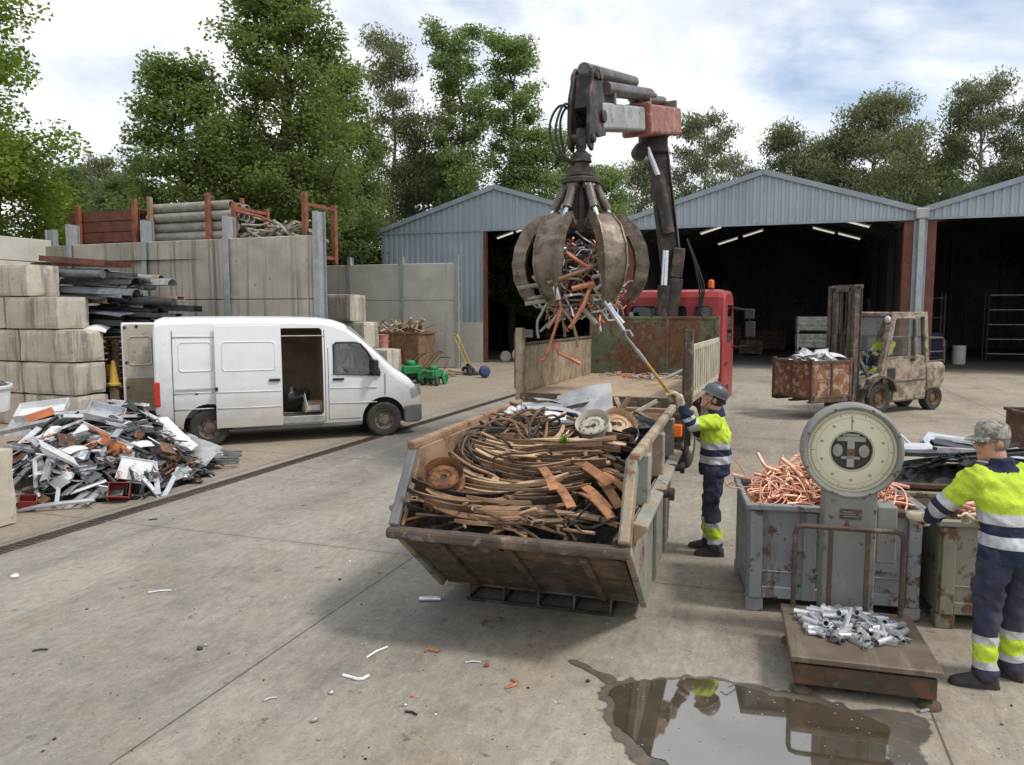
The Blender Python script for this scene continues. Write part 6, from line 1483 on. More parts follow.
nm_ = bpy.data.meshes
for k, s_ in enumerate(('0','10','20','30','40','50','60','70','80','90')):
    a = PI/2-2*PI*k/10
    text(s_, .024 if k else .036, DT @ TR(DR*.62*math.cos(a), DR*.62*math.sin(a), .0436), K['iron'], fc)
b = MB()
b.lathe([(DR*.42,-.05),(.001,-.05)],40,DT); b.build('dial_window', K['hollow'], fc)
b = MB()
b.box((0,0,0),(.05,.20,.03),DT @ TR(0,-.03,-.02)); b.box((0,0,0),(.20,.035,.03),DT @ TR(0,.085,-.015)); b.box((0,0,0),(.12,.02,.02),DT @ TR(0,.115,-.012)); b.box((0,0,0),(.13,.02,.02),DT @ TR(0,-.06,-.015))
for x in (-.092,.092): b.lathe([(.036,-.03),(.036,.0),(.001,.005)],16,DT @ TR(x,-.005,0) @ M.Diagonal((1,1.35,1,1)))
b.build('mechanism', K['alu_dull'], fc)
b = MB(); b.box((0,0,0),(.055,.05,.02),DT @ TR(0,-.015,.008)); b.build('weight_block', K['rust'], fc)
b = MB(); b.box((0,0,0),(.004,DR*.30,.002),DT @ RZ(R(2)) @ TR(0,DR*.60,.047)); b.build('pointer', K['black'], fc)
b = MB(); b.lathe([(DR*.87,.055),(.001,.056)],40,DT); b.build('dial_glass', K['glass_clean'], sc)
b = MB()
for k in range(8): 
    a = 2*PI*(k+.5)/8; b.lathe([(.009,.0),(.009,.004),(.001,.006)],8,DT @ TR(DR*.94*math.cos(a),DR*.94*math.sin(a),.083))
b.build('bezel_screw', K['iron'], sc)
# guard rail at the back of the platform
b = MB(); y = PD-.05
b.tube([(.085,y,.26),(.085,y,.845),(.10,y,.89),(.145,y,.905),(.77,y,.905),(.815,y,.89),(.83,y,.845),(.83,y,.26)], .019, 10)
b.build('guard_rail', K['iron'], sc)
for x in (.335,.59):
    b = MB(); b.b2(x-.017,x+.017,y-.008,y+.008,.27,.89); b.build('rail_bar', K['iron'], sc)
# aluminium offcuts on the platform
def offcut(k):
    rr = random.Random(k); b = MB(); L_ = (.16,.13,.12,.18)[k % 4]; r = (.017,.014,.020,.012)[k % 4]
    if k % 2 == 0:
        b.tube([(-L_/2,0,r),(L_/2,0,r)], r, 12, cap=False); b.tube([(L_/2,0,r),(-L_/2,0,r)], r*.82, 12, cap=False)
        for s_ in (-1,1): b.loft([[(s_*L_/2,r*q*math.cos(a*PI/6),r+r*q*math.sin(a*PI/6)) for a in range(12)] for q in (.82,1)], cap=False)
    else:
        w_ = r*1.9; h = r*1.6; t_ = .003
        b.b2(-L_/2,L_/2,-w_/2,w_/2,0,t_); b.b2(-L_/2,L_/2,-w_/2,w_/2,h-t_,h); b.b2(-L_/2,L_/2,-w_/2,-w_/2+t_,t_,h-t_); b.b2(-L_/2,L_/2,w_/2-t_,w_/2,t_,h-t_); b.b2(-L_/2,L_/2,-t_/2,t_/2,t_,h-t_)
    return b.mesh('aluminium_offcut', K['alu'] if k < 6 else K['alu_dull'])
ofs = [offcut(k) for k in range(8)]
rs = random.Random(77)
for k in range(125):
    ring = math.sqrt(rs.random()); a = rs.uniform(0,6.3)
    x, y = .44+.33*ring*math.cos(a)+.0, .56+.27*ring*math.sin(a)
    lay = max(0, 1-ring*1.05)*.11*rs.random()**.6
    q = rs.choice(range(8)); flat = lay < .02
    piece('aluminium_offcut', ofs[q], ('round silver tube offcut' if q % 2 == 0 else 'square silver profile offcut')+' in the pile on the scale platform', 'offcut', 'aluminium offcuts on the scale platform',
          pm @ TR(x,y,.272+lay) @ RZ(rs.gauss(2.7,.7) if rs.random() < .6 else rs.uniform(0,6.3)) @ RY(0 if flat else rs.gauss(0,.3)) @ RX(0 if flat else rs.gauss(0,.4)), rs.uniform(.85,1.4))
# ------------------------------------------------------------------ scrap heap at the left
hm = TR(-6.45,11.9,0) @ RZ(R(20))     # local x across, y away
HX, HY = 1.8, 2.45
def heap_z(x, y):
    d = math.sqrt((x/HX)**2+(y/HY)**2)
    return max(0, 1-d**1.15)*1.12*(1+.12*math.sin(x*3.1+y*1.7))
def hp_(u, v):
    a = u*2*PI; return (HX*1.02*v*math.cos(a), HY*1.02*v*math.sin(a))
b = MB(); rows = []
for j in range(15):
    r_ = []
    for i in range(64):
        x, y = hp_(i/64, j/14); z = max(-.02, heap_z(x,y)-.13+.09*mnoise.noise(V((x*5,y*5,1)))+.05*mnoise.noise(V((x*13,y*13,3)))); r_.append((x,y,z))
    rows.append(r_)
b.loft(rows, cap=False, smooth=False)
o = link('scrap_fill', b.mesh('scrap_fill', K['dark_steel'])); o.matrix_world = hm; tag(o, 'dark mixed small scrap making up the core of the left heap', 'scrap', kind='stuff')
def wall_tile(seed, m):
    return sheet(.55, .34, 'metal_sheet', m, seed, .16)
kinds = [('aluminium_profile', chan(1.1,.11,.04,.006,'p',K['white_prof']), 'white channel profile', 'metal profile', 10),
 ('aluminium_profile', boxtube(1.3,.10,.05,'p',K['alu']), 'silver box profile', 'metal profile', 13),
 ('aluminium_profile', chan(.95,.16,.05,.006,'p',K['alu_dull']), 'dull grey channel profile', 'metal profile', 14),
 ('aluminium_profile', boxtube(1.0,.06,.04,'p',K['black_prof']), 'black box profile', 'metal profile', 22),
 ('metal_sheet', wall_tile(3,K['alu_dull']), 'dull grey buckled sheet', 'sheet metal', 13),
 ('metal_sheet', wall_tile(4,K['white_prof']), 'white buckled sheet', 'sheet metal', 4),
 ('metal_sheet', wall_tile(6,K['grey_prof']), 'slate grey buckled sheet', 'sheet metal', 20),
 ('metal_sheet', wall_tile(8,K['black_prof']), 'black buckled sheet', 'sheet metal', 20),
 ('metal_tube', bent([(-.5,0,0),(.1,.05,.02),(.45,.02,.10)],.018,'t',K['alu']), 'bright bent tube', 'tube', 10),
 ('metal_tube', bent([(-.4,0,0),(.2,.0,.0),(.32,.18,.0)],.015,'t',K['grey_prof']), 'dark bent tube', 'tube', 12),
 ('copper_tube', bent([(-.35,0,0),(-.1,.1,.05),(.1,-.06,.02),(.35,.04,.06)],.014,'t',K['copper_red']), 'bent copper tube', 'copper tube', 16),
 ('rusty_bar', boxtube(.8,.06,.03,'t',K['rust']), 'rusty brown bar', 'metal bar', 18),
 ('metal_tube', bent([(-.3,0,0),(.1,.02,.0),(.35,.0,.03)],.028,'t',K['white_prof']), 'white pipe piece', 'tube', 4),
 ('rusty_sheet', wall_tile(7,K['rust_brown']), 'brown rusty sheet', 'sheet metal', 9)]
def crumple(sd_, m):
    b = MB(); b.ell((0,0,0),(.20,.14,.10),14,9)
    for v in b.bm.verts: v.co *= 1+.75*mnoise.noise(v.co*9+V((sd_,0,0)))+.35*mnoise.noise(v.co*22+V((0,sd_,0)))
    for f in b.bm.faces: f.smooth = False
    return b.mesh('crushed_metal', m)
def cableloop(sd_, m):
    b = MB(); b.tube([(.22*(1+.25*math.sin(i*.9+sd_))*math.cos(i*.36),.17*(1+.2*math.cos(i*.5+sd_))*math.sin(i*.36),.03*math.sin(i*.7)) for i in range(40)],.008,6); return b.mesh('cable_loop', m)
kinds += [('crushed_metal', crumple(1,K['alu_dull']), 'dull grey crushed lump', 'crushed metal', 14), ('crushed_metal', crumple(2,K['black_prof']), 'black crushed lump', 'crushed metal', 14), ('crushed_metal', crumple(3,K['rust']), 'rusty crushed lump', 'crushed metal', 10), ('crushed_metal', crumple(4,K['alu']), 'shiny crushed lump', 'crushed metal', 6),
 ('cable_loop', cableloop(1,K['black_prof']), 'black cable loop', 'cable', 14), ('cable_loop', cableloop(2,K['copper_red']), 'bare copper cable loop', 'cable', 8)]
rs = random.Random(12)
ROTH = R(20)
for name, me, lab, cat, n in kinds:
    n = int(n*1.6)
    for k in range(n):
        a = rs.uniform(PI*.85,2*PI+.5) if rs.random() < .8 else rs.uniform(0,6.3)
        q = math.sqrt(rs.uniform(.03,.92)); x, y = HX*q*math.cos(a), HY*q*math.sin(a)
        z = heap_z(x,y)+rs.uniform(-.04,.06); slope = .35
        out = math.atan2(y*.6, x)
        sc_ = (rs.uniform(.55,1.0) if name == 'aluminium_profile' else rs.uniform(.42,.82))*(1 if q < .75 else .75)
        T = hm @ TR(x,y,max(z,.05)) @ RZ(out) @ RY(slope*(.9 if q > .2 else .2)) @ RZ(rs.uniform(0,6.3)) @ RX(rs.gauss(0,.3)) @ RY(rs.gauss(0,.16))
        piece(name, me, lab+' jumbled in the left scrap heap', cat, 'mixed scrap in the left heap', T, sc_)
def hpiece(name, me, u, v, dist, label, cat, rz, ry=0, rx=0, dz=0, sc=1):
    hi_ = hm.inverted(); P_ = math.atan(70/760); dv = (382.5-v)/FPX
    for q_ in range(90):
        d_ = 8.8+q_*.08; lp = hi_ @ V(((u-512)/FPX*(d_*math.cos(P_)+.23), d_, 0)); zz = 2.5+d_*(-math.sin(P_)+dv*math.cos(P_))/(math.cos(P_)+dv*math.sin(P_))
        if zz < heap_z(lp.x,lp.y)+.08: dist = d_; break
    x = (u-512)/FPX*(dist*math.cos(P_)+.23)
    dv = (382.5-v)/FPX; P_ = math.atan(70/760)
    z = 2.5+dist*(-math.sin(P_)+dv*math.cos(P_))/(math.cos(P_)+dv*math.sin(P_))
    piece(name, me, label, cat, 'large pieces on the left heap', TR(x,dist,max(z,.04)+dz) @ RZ(rz) @ RY(ry) @ RX(rx), sc)
hpiece('aluminium_profile', chan(1.05,.20,.04,.006,'p',K['white_prof']), 75, 460, 9.95, 'big white channel profile leaning down the front of the left heap', 'metal profile', 1.05, .62, PI+.5)
hpiece('aluminium_profile', chan(1.0,.24,.04,.006,'p',K['white_prof']), 105, 440, 10.6, 'broad white profile lying across the middle of the left heap', 'metal profile', -.35, .30, .75)
hpiece('aluminium_profile', boxtube(2.0,.12,.06,'p',K['alu_dull']), 62, 421, 11.6, 'long grey beam slanting over the top of the left heap', 'metal profile', .30, -.20, .3)
hpiece('metal_sheet', sheet(.55,.5,'p',K['alu_dull'],2,.1), 20, 432, 11.0, 'grey square sheet standing at the upper left of the left heap', 'sheet metal', .2, .2, 1.0)
hpiece('metal_sheet', sheet(.6,.42,'p',K['alu_dull'],3,.14), 200, 452, 11.9, 'bent pale grey hood panel at the right foot of the left heap', 'sheet metal', -.3, .25, .75)
hpiece('metal_sheet', sheet(.9,.26,'p',K['white_prof'],5,.12), 177, 436, 12.2, 'long white panel sliding down the right side of the left heap', 'sheet metal', -.55, .42, .5)
hpiece('copper_tube', bent([(-.6,0,0),(.0,.02,.03),(.6,.0,.0)],.03,'p',K['orange_box']), 107, 438, 10.9, 'long orange painted pipe running across the left heap', 'tube', -.5, .28)
def openbox(w, d, h, t_, m, name='metal_box'):
    b = MB(); b.b2(-w/2,w/2,-d/2,d/2,0,t_); b.b2(-w/2,w/2,-d/2,-d/2+t_,t_,h); b.b2(-w/2,w/2,d/2-t_,d/2,t_,h); b.b2(-w/2,-w/2+t_,-d/2+t_,d/2-t_,t_,h); b.b2(w/2-t_,w/2,-d/2+t_,d/2-t_,t_,h)
    return b.mesh(name, m)
hpiece('metal_box', openbox(.38,.28,.20,.01,K['orange_box']), 121, 443, 11.3, 'crumpled orange box section in the middle of the left heap', 'box', -.4, .2, 2.6)
hpiece('metal_box', openbox(.26,.20,.22,.01,K['red_box']), 121, 492, 9.95, 'dull red box at the front foot of the left heap', 'box', .35, .1, 1.2)
hpiece('metal_box', openbox(.18,.16,.2,.01,K['black_prof']), 138, 488, 10.1, 'small black box beside the dull red box', 'box', .2, .2, 1.4)
hpiece('metal_box', openbox(.2,.16,.12,.01,K['red_box']), 28, 506, 9.35, 'small red box at the lower left corner of the left heap', 'box', .5, .1, .4)
hpiece('metal_box', openbox(.4,.3,.16,.01,K['orange_box']), 44, 416, 12.5, 'orange open box on top of the left heap', 'box', .5, -.3, 2.4)
hpiece('metal_tube', bent([(-.28,0,.25),(-.1,0,.0),(.12,.0,-.04),(.28,.02,.1)],.028,'p',K['white_prof']), 37, 487, 9.6, 'white elbow pipe at the lower left of the left heap', 'tube', -1.0, .5)
hpiece('metal_tube', bent([(-.55,0,0),(.0,.0,.02),(.5,.0,.0)],.03,'p',K['alu']), 52, 506, 9.55, 'silver pipe lying along the front edge of the left heap', 'tube', .25, -.1)
hpiece('radiator_cover', openbox(.42,.34,.03,.008,K['white_prof']), 136, 470, 10.5, 'white square cover near the right front of the left heap', 'panel', .2, .2, .9)
hpiece('appliance_panel', openbox(.75,.5,.12,.012,K['white_prof']), 46, 413, 12.9, 'white open appliance casing on the crest of the left heap', 'panel', .3, -.1, .35)
hpiece('metal_grille', openbox(.5,.4,.10,.01,K['alu']), 108, 416, 12.2, 'silver grille frame on the upper right of the left heap', 'grille', .4, .3, .4)
for k, (u, v, d_) in enumerate(((222,463,12.1),(226,456,12.4))):
    b = MB()
    for z in (0,.06): b.tube([(-.22,-.08,z),(.22,-.08,z),(.25,-.04,z),(.25,.08,z),(-.22,.08,z)],.012,6,closed=True)
    hpiece('bent_tubing', b.mesh('bent_tubing', K['grey_prof']), u, v, d_, ('front dark tube frame lying right of the left heap','back dark tube frame lying right of the left heap')[k], 'frame', .2, 0)
b = MB(); b.lathe([(.18,0),(.21,.03),(.24,.40),(.27,.41),(.27,.45),(.25,.46),(.23,.43),(.20,.04),(.001,.04)],24)
bk = b.build('plastic_tub', K['bucket_white'], None, 0, (-8.75,12.75,.82)); bk.rotation_euler = (.08,.05,0); bk.scale = (1.05,1.05,1.05)
tag(bk, 'white plastic tub with dark load at the left picture edge above the heap', 'tub')
b = MB(); b.ell((0,0,.03),(.22,.22,.12),12,8); tag(b.build('dark_lump', K['black_prof'], None, 0, (-8.75,12.76,1.22)), 'dark lump of scrap filling the white plastic tub', 'scrap')

# ------------------------------------------------------------------ dark profile stack on pallets, behind the blocks
def pallet_mesh():
    b = MB()
    for y in (-.46,-.23,0,.23,.46): b.b2(-.6,.6,y-.05,y+.05,.122,.144)
    for x in (-.55,0,.55):
        b.b2(x-.05,x+.05,-.5,.5,.10,.1215)
        for y in (-.45,0,.45): b.b2(x-.05,x+.05,y-.07,y+.07,.0225,.0995)
        b.b2(x-.05,x+.05,-.5,.5,.0,.022)
    return b.mesh('pallet', K['wood'])
pmsh = pallet_mesh(); rs = random.Random(3)
for st_, (px, py, nn, wh) in enumerate(((-9.55,18.15,13,'in the stack showing between the blocks and the van'),(-8.15,17.70,13,'in the stack hidden behind the open van door'))):
    for k in range(nn):
        o = link('wooden_pallet', pmsh, None, 0, (px+rs.uniform(-.03,.03), py+rs.uniform(-.03,.03), k*.146), YA+rs.gauss(0,.02))
        tag(o, 'weathered wooden pallet '+wh, 'pallet', 'pallet stack beside the van' if st_ == 0 else 'pallet stack behind the van door')
b = MB(); b.box((0,0,.0),(.9,.12,.03)); tag(b.build('white_board', K['white_prof'], None, 0, (-9.42,17.58,.80), YA), 'short white board wedged in the pallet stack beside the van', 'board')
cone = thing('traffic_cone', 'battered yellow cone standing on a post in front of the pallet stack', 'traffic cone', (-9.02,17.15,0))
b = MB(); b.lathe([(.15,.86),(.15,.90),(.11,.92),(.05,1.36),(.035,1.42),(.001,1.425)],18); b.build('cone', K['yellow'], cone)
b = MB(); b.b2(-.07,.07,-.07,.07,0,.858); b.build('post', K['wood'], cone)
b = MB(); b.box((0,0,.12),(.36,.30,.24)); b.b2(-.19,.19,-.16,.16,.2405,.27); tag(b.build('yellow_box', K['yellow'], None, .02, (-9.33,17.48,1.04), YA), 'small yellow plastic box on the pallet stack behind the cone', 'box')
sm_ = {'bk': K['black_prof'], 'gy': K['grey_prof'], 'ad': K['alu_dull'], 'rx': K['redox'], 'rt': K['rust_tan'], 'wh': K['white_prof']}
def gutter(L_, r, m):
    b = MB(); ring = lambda x, rr: [(x, rr*math.cos(a), rr*math.sin(a)) for a in [PI*k/8 for k in range(9)]]
    b.loft([ring(-L_/2,r)+ring(-L_/2,r*.9)[::-1], ring(L_/2,r)+ring(L_/2,r*.9)[::-1]]); return b.mesh('gutter', m)
shapes = {'pipe': lambda m: (lambda b: (b.tube([(-1.35,0,.11),(1.35,0,.11)],.11,14), b.mesh('long_pipe', m))[1])(MB()),
          'gut': lambda m: gutter(2.5,.19,m), 'chan': lambda m: chan(2.6,.34,.16,.012,'long_channel',m), 'box': lambda m: boxtube(2.5,.26,.12,'long_section',m,.012),
          'sheet': lambda m: sheet(2.2,.55,'bumper_sheet',m,3,.05,.012,10)}
DS = [('chan','rx',-9.75,17.75,3.62,-.05,.10,'red oxide steel channel resting on the very top of the dark stack'),
 ('chan','rx',-9.65,18.2,3.58,.02,.03,'second red oxide channel behind the topmost one'),
 ('pipe','gy',-9.90,17.55,3.30,.0,.02,'grey round pipe directly under the red oxide channel'),
 ('gut','ad',-10.0,17.95,3.38,.03,.0,'pale grey gutter under the red oxide channels'),
 ('gut','bk',-9.15,17.60,3.14,.02,-.02,'black half round gutter at the front of the dark stack'),
 ('gut','ad',-8.35,17.85,3.12,-.05,-.03,'grey brown gutter ending beside the black one'),
 ('gut','gy',-9.10,17.45,2.92,.05,.04,'slate gutter sloping at the front of the dark stack'),
 ('sheet','bk',-9.60,17.45,2.84,-.04,.06,'black bumper skin bulging in front of the dark stack'),
 ('chan','rt',-9.75,17.6,2.72,.02,.0,'rusty tan channel low at the left of the dark stack'),
 ('box','rt',-8.05,17.75,2.78,-.12,-.02,'cream tan hollow section with open end on the right of the stack'),
 ('chan','bk',-7.75,17.55,2.55,-.02,.02,'black channel with open end near the wall post'),
 ('box','bk',-8.15,17.35,2.40,.06,.0,'black hollow section under the cream tan one'),
 ('sheet','gy',-9.10,17.35,2.48,-.02,.08,'slate bumper skin in the middle of the dark stack'),
 ('sheet','bk',-8.35,17.25,2.25,.1,.06,'black bumper skin sagging over the pallets'),
 ('chan','bk',-9.35,17.4,2.22,.04,.0,'black channel just above the pallets'),
 ('box','gy',-9.15,17.65,2.05,.0,.0,'slate hollow section lying on the pallets'),
 ('pipe','bk',-8.6,17.85,2.10,.02,.0,'black round pipe lying on the pallets'),
 ('chan','gy',-8.8,18.1,2.5,.02,.0,'slate channel at the back of the dark stack'),
 ('box','bk',-9.3,18.1,2.85,.0,.0,'black hollow section at the back of the dark stack'),
 ('pipe','bk',-8.25,17.35,2.68,.0,.03,'black pipe wedged below the grey brown gutter')]
for k, (sh_, m_, x, y, z, dz_, ty, lab) in enumerate(DS):
    nm = {'pipe':'long_pipe','gut':'gutter','chan':'long_channel','box':'long_section','sheet':'bumper_skin'}[sh_]
    piece(nm, shapes[sh_](sm_[m_]), lab, {'pipe':'pipe','gut':'gutter','chan':'channel','box':'steel section','sheet':'bumper'}[sh_], 'long pieces in the dark stack', TR(x-.30,y-.05,z) @ RZ(YA+dz_*1.5) @ RY(ty*.6+.02) @ RX((.25 if sh_ == 'sheet' else 0)), .82)
piece('bumper_cover', sheet(.6,.5,'bumper_cover',K['white_prof'],4,.3,.012), 'white rounded bumper corner under the dark stack', 'bumper', None, TR(-9.30,17.05,2.12) @ RZ(.1) @ RX(.5))
for k in range(26):
    sh_ = ('sheet','box','chan')[k % 3]
    x, z = rs.uniform(-9.6,-8.3), rs.uniform(2.0,3.05)
    piece('dark_offcut', (profs[0],profs[1],profs[5])[k % 3], ('black channel offcut','black box offcut','crumpled black offcut')[k % 3]+' stuffed into the dark stack', 'metal profile', 'offcuts in the dark stack', TR(x,17.35+rs.uniform(-.1,.3),z) @ RZ(YA+rs.gauss(0,.2)) @ RY(rs.gauss(0,.15)) @ RX(rs.gauss(.3,.5)), rs.uniform(.7,1.2))

# ------------------------------------------------------------------ racks on the bank behind the wall
def WP(s_, back, z):      # s metres along the wall from its right end towards the left, back metres behind it
    w0 = V((-4.70,18.62,0)); dd = V((-10.1,3.73,0)).normalized(); nb_ = V((.346,.938,0)); p = w0+dd*s_+nb_*back; return V((p.x,p.y,z))
BZ = 3.78
# brown sheet beams
t = thing('beam_rack', 'red brown steel beams stacked between two posts above the wall', 'beam rack', WP(7.35,.75,BZ), R(-20.3))
for x in (-1.15,.95):
    b = MB(); b.b2(x-.06,x+.06,-.16,-.04,0,1.75 if x < 0 else 1.85); b.build('post', K['orange_rack'], t, .008)
    b = MB(); b.b2(x-.05,x+.05,.75,.85,0,1.6); b.build('post', K['orange_rack'], t, .008)
    b = MB(); b.b2(x-.05,x+.05,-.04,.75,.0,.1); b.build('cross_bar', K['orange_rack'], t)
for k in range(5):
    z = .11+k*.30
    for y in (.0,.36):
        b = MB(); b.b2(-1.65,1.0+(.55 if k == 3 else 0)+(.4 if k == 1 else 0),y,y+.02,z,z+.28); b.b2(-1.65,1.0,y-.03,y+.10,z+.262,z+.28) if False else None
        b.b2(-1.65,1.0,y+.0205,y+.28,z,z+.02); b.b2(-1.65,1.0,y+.0205,y+.28,z+.26,z+.28)
        b.build('beam', K['redox'], t)
t = thing('pipe_rack', 'grey fibre pipes bundled between cream and rusty posts on the wall top', 'pipe rack', WP(4.35,.65,BZ), R(-20.3))
for x, m_ in ((-1.35,K['wood']),(.62,K['orange_rack'])):
    b = MB(); b.b2(x-.06,x+.06,-.20,-.09,0,1.85); b.build('post', m_, t, .008)
    b = MB(); b.b2(x-.05,x+.05,1.15,1.25,0,1.9); b.build('post', K['orange_rack'], t, .008)
b = MB(); b.b2(-1.45,1.5,-.085,1.14,.02,.10); b.build('rack_base', K['orange_rack'], t)
for k in range(6):
    for j in range(4):
        z = .23+k*.265; y = .06+j*.29+(.0 if k % 2 == 0 else .05)
        x0, x1 = -1.55+rs.uniform(-.05,.05), 1.05+rs.uniform(-.12,.3)
        b = MB(); b.tube([(x0,y,z),(x1,y,z)],.13,14,cap=False); b.tube([(x1,y,z),(x0,y,z)],.10,14,cap=False)
        for xx in (x0,x1): b.loft([[(xx,y+q*math.cos(a*PI/7),z+q*math.sin(a*PI/7)) for a in range(14)] for q in (.10,.13)],cap=False)
        o = b.build('pipe', K['pipe_grey'], None); o.matrix_world = TR(*WP(4.35,.65,BZ)) @ RZ(R(-20.3))
        tag(o, 'grey fibre pipe stacked between the posts of the wall top rack', 'pipe', 'grey pipes in the wall top rack')
t = thing('stillage_rack', 'orange steel stillage frame holding twisted pale scrap at the right end of the wall top', 'rack', WP(1.72,.55,BZ), R(-20.3))
for x, h in ((-1.15,1.55),(1.02,1.55)):
    for y in (-.05,1.25):
        b = MB(); b.b2(x-.06,x+.06,y-.06,y+.06,0,h+(.15 if x > 0 and y < 0 else 0)); b.build('post', K['orange_rack'], t, .008)
    for z in (.15,h-.12):
        b = MB(); b.b2(x-.04,x+.04,.0105,1.1895,z-.04,z+.04); b.build('rail', K['orange_rack'], t)
for y in (-.05,1.25):
    b = MB(); b.b2(-1.089,.959,y-.04,y+.04,.14,.23); b.build('rail', K['orange_rack'], t)
b = MB(); b.tube([(-1.15,-.05,1.35),(-.5,.1,1.2),(-.2,.6,1.0)],.035,8); b.build('loose_rail', K['orange_rack'], t)
b = MB(); b.tube([(-1.10,-.05,.35),(-.3,-.02,.65),(.2,.02,.18)],.03,8); b.build('brace', K['orange_rack'], t)
rk = TR(*WP(1.72,.55,BZ)) @ RZ(R(-20.3))
twg = [bent([(-.8,0,0),(-.3,.1,.15),(.2,-.08,.05),(.8,.05,.22)],.04,'twisted_scrap',K['wood_grey']), bent([(-.6,0,0),(-.1,.15,.12),(.2,.0,.3),(.5,.1,.25)],.03,'twisted_scrap',K['wood_grey']), bent([(-.7,0,.1),(0,.1,-.05),(.7,-.1,.1)],.05,'twisted_scrap',K['pipe_grey'])]
for k in range(38):
    x = rs.uniform(-.85,.7)
    piece('twisted_scrap', twg[k % 3], ('pale twisted limb of scrap','short pale kinked scrap','grey thick bent scrap pipe')[k % 3]+' piled in the orange stillage', 'twisted scrap', 'twisted pale scrap in the stillage', rk @ TR(x,rs.uniform(.15,1.0),.35+rs.uniform(0,.75)*(1-.42*(x+1.15)/2.2)) @ RZ(rs.gauss(0,.5)) @ RY(rs.gauss(.12,.25)), rs.uniform(.6,1.05))

# ------------------------------------------------------------------ middle distance clutter behind the van
rb = thing('scrap_bin', 'rusty tan skip bin full of broken wood by the clean panel wall', 'bin', (-4.55,33.2,0), YA)
b = MB()
rings = [[(-.95*k,-.8*k,z),(.95*k,-.8*k,z),(.95*k,.8*k,z),(-.95*k,.8*k,z)] for z, k in ((.1,.93),(1.62,1.0))]
b.loft(rings, cap=False, smooth=False); b.loft([[(v[0]*.97,v[1]*.97,v[2]) for v in r] for r in rings], cap=False, smooth=False); b.b2(-.86,.86,-.72,.72,.1,.14)
b.build('shell', K['rust_tan'], rb)
b = MB()
for s_ in (-1,1): b.beam((-1.0,s_*.82,1.64),(1.0,s_*.82,1.64),.1,.09); b.beam((s_*.97,-.77,1.64),(s_*.97,.77,1.64),.1,.09)
for x in (-.9,-.3,.3,.9): b.beam((x*.95,-.77,.12),(x,-.83,1.6),.09,.07,(0,1,0))
b.build('rim', K['rust_brown'], rb)
b = MB(); b.b2(-.9,.2,-.86,-.835,.12,.85); b.build('patch_plate', K['red_box'], rb)
wp = [boxtube(1.2,.14,.03,'wood_piece',K['wood']), bent([(-.6,0,0),(0,.06,.05),(.6,0,.15)],.05,'wood_piece',K['wood_grey']), boxtube(.9,.22,.04,'wood_piece',K['wood'])]
for k in range(42):
    x, y = rs.uniform(-.75,.75), rs.uniform(-.6,.6)
    piece('wood_piece', wp[k % 3], ('broken brown board','grey branch','wide broken plank')[k % 3]+' sticking out of the rusty tan skip bin', 'wood', 'broken wood in the tan skip bin', TR(-4.55,33.2,1.5) @ RZ(YA) @ TR(x,y,.30) @ RZ(rs.uniform(0,6.3)) @ RY(-rs.uniform(.1,1.0)), rs.uniform(.6,1.0))
for k in range(12):
    piece('wood_piece', wp[k % 3], ('broken brown board','grey branch','wide broken plank')[k % 3]+' heaped left of the rusty tan skip bin', 'wood', 'broken wood beside the tan skip bin', TR(-6.2+rs.uniform(-.4,.4),33.4,1.5+rs.uniform(-.2,.4)) @ RZ(rs.uniform(0,6.3)) @ RY(rs.gauss(0,.5)), rs.uniform(.6,.9))
b = MB(); b.b2(-.8,.8,-.6,.6,0,1.35); tag(b.build('scrap_crate', K['bin_brown'], None, .02, (-6.2,33.6,0), YA), 'dark crate holding broken wood left of the rusty tan bin', 'crate')
for k, (x, y, z) in enumerate(((-5.20,30.6,.98),(-5.20,30.6,1.22),(-5.36,30.8,.98))):
    b = MB(); b.lathe([(.19,0),(.24,.36),(.26,.37),(.24,.385),(.22,.36),(.17,.02),(.001,.02)],20); tag(b.build('bucket', K['pink'], None, 0, (x,y,z+(.01*k))), ('lower pink bucket','upper nested pink bucket','pink bucket at the back')[k]+' on the block behind the van', 'bucket', 'pink buckets')
b = MB(); b.box((0,0,.48),(1.0,.9,.96)); tag(b.build('concrete_block', K['block'], None, .03, (-5.25,30.7,0), YA), 'low concrete block carrying the pink buckets', 'concrete block')
def machine(label, loc, rz, sc_=1):
    t = thing('garden_machine', label, 'machine', loc, rz, 'green machines behind the van'); t.scale = (sc_,)*3
    b = MB(); b.box((0,0,.42),(.62,.42,.26)); b.lathe([(.16,.0),(.18,.1),(.12,.16),(.001,.17)],16,TR(.05,0,.55)); b.box((.32,0,.38),(.14,.3,.3)); b.build('engine_cover', K['green_mach'], t, .03, seg=2)
    b = MB(); b.box((0,0,.24),(.8,.36,.07)); b.cyl((-.2,-.22,.42),(-.2,-.30,.42),.1,14); b.build('frame', K['black'], t, .01)
    for x, r in ((-.32,.22),(.34,.16)):
        for s_ in (-1,1):
            T = TR(x,s_*.28,r) @ RX(PI/2)
            b = MB(); b.lathe([(r*.55,-.04),(r*.9,-.05),(r,-.03),(r,.03),(r*.9,.05),(r*.55,.04)],20,T); o = b.build('wheel', K['rubber'] if x > 0 else K['green_mach'], t)
            b = MB(); b.lathe([(r*.6,.02),(r*.5,.03),(.001,.03)],16,T); b.lathe([(r*.6,-.02),(.001,-.03)],16,T); b.build('hub', K['green_mach'], o)
    b = MB()
    for s_ in (-1,1): b.tube([(-.30,s_*.18,.35),(-.75,s_*.22,.85),(-.95,s_*.22,.95)],.018,8)
    b.tube([(-.95,-.22,.95),(-.95,.22,.95)],.018,8); b.build('handlebar', K['iron'], t)
machine('green garden machine with its engine showing just beyond the van bonnet', (-3.55,26.9,0), R(200), 1.15)
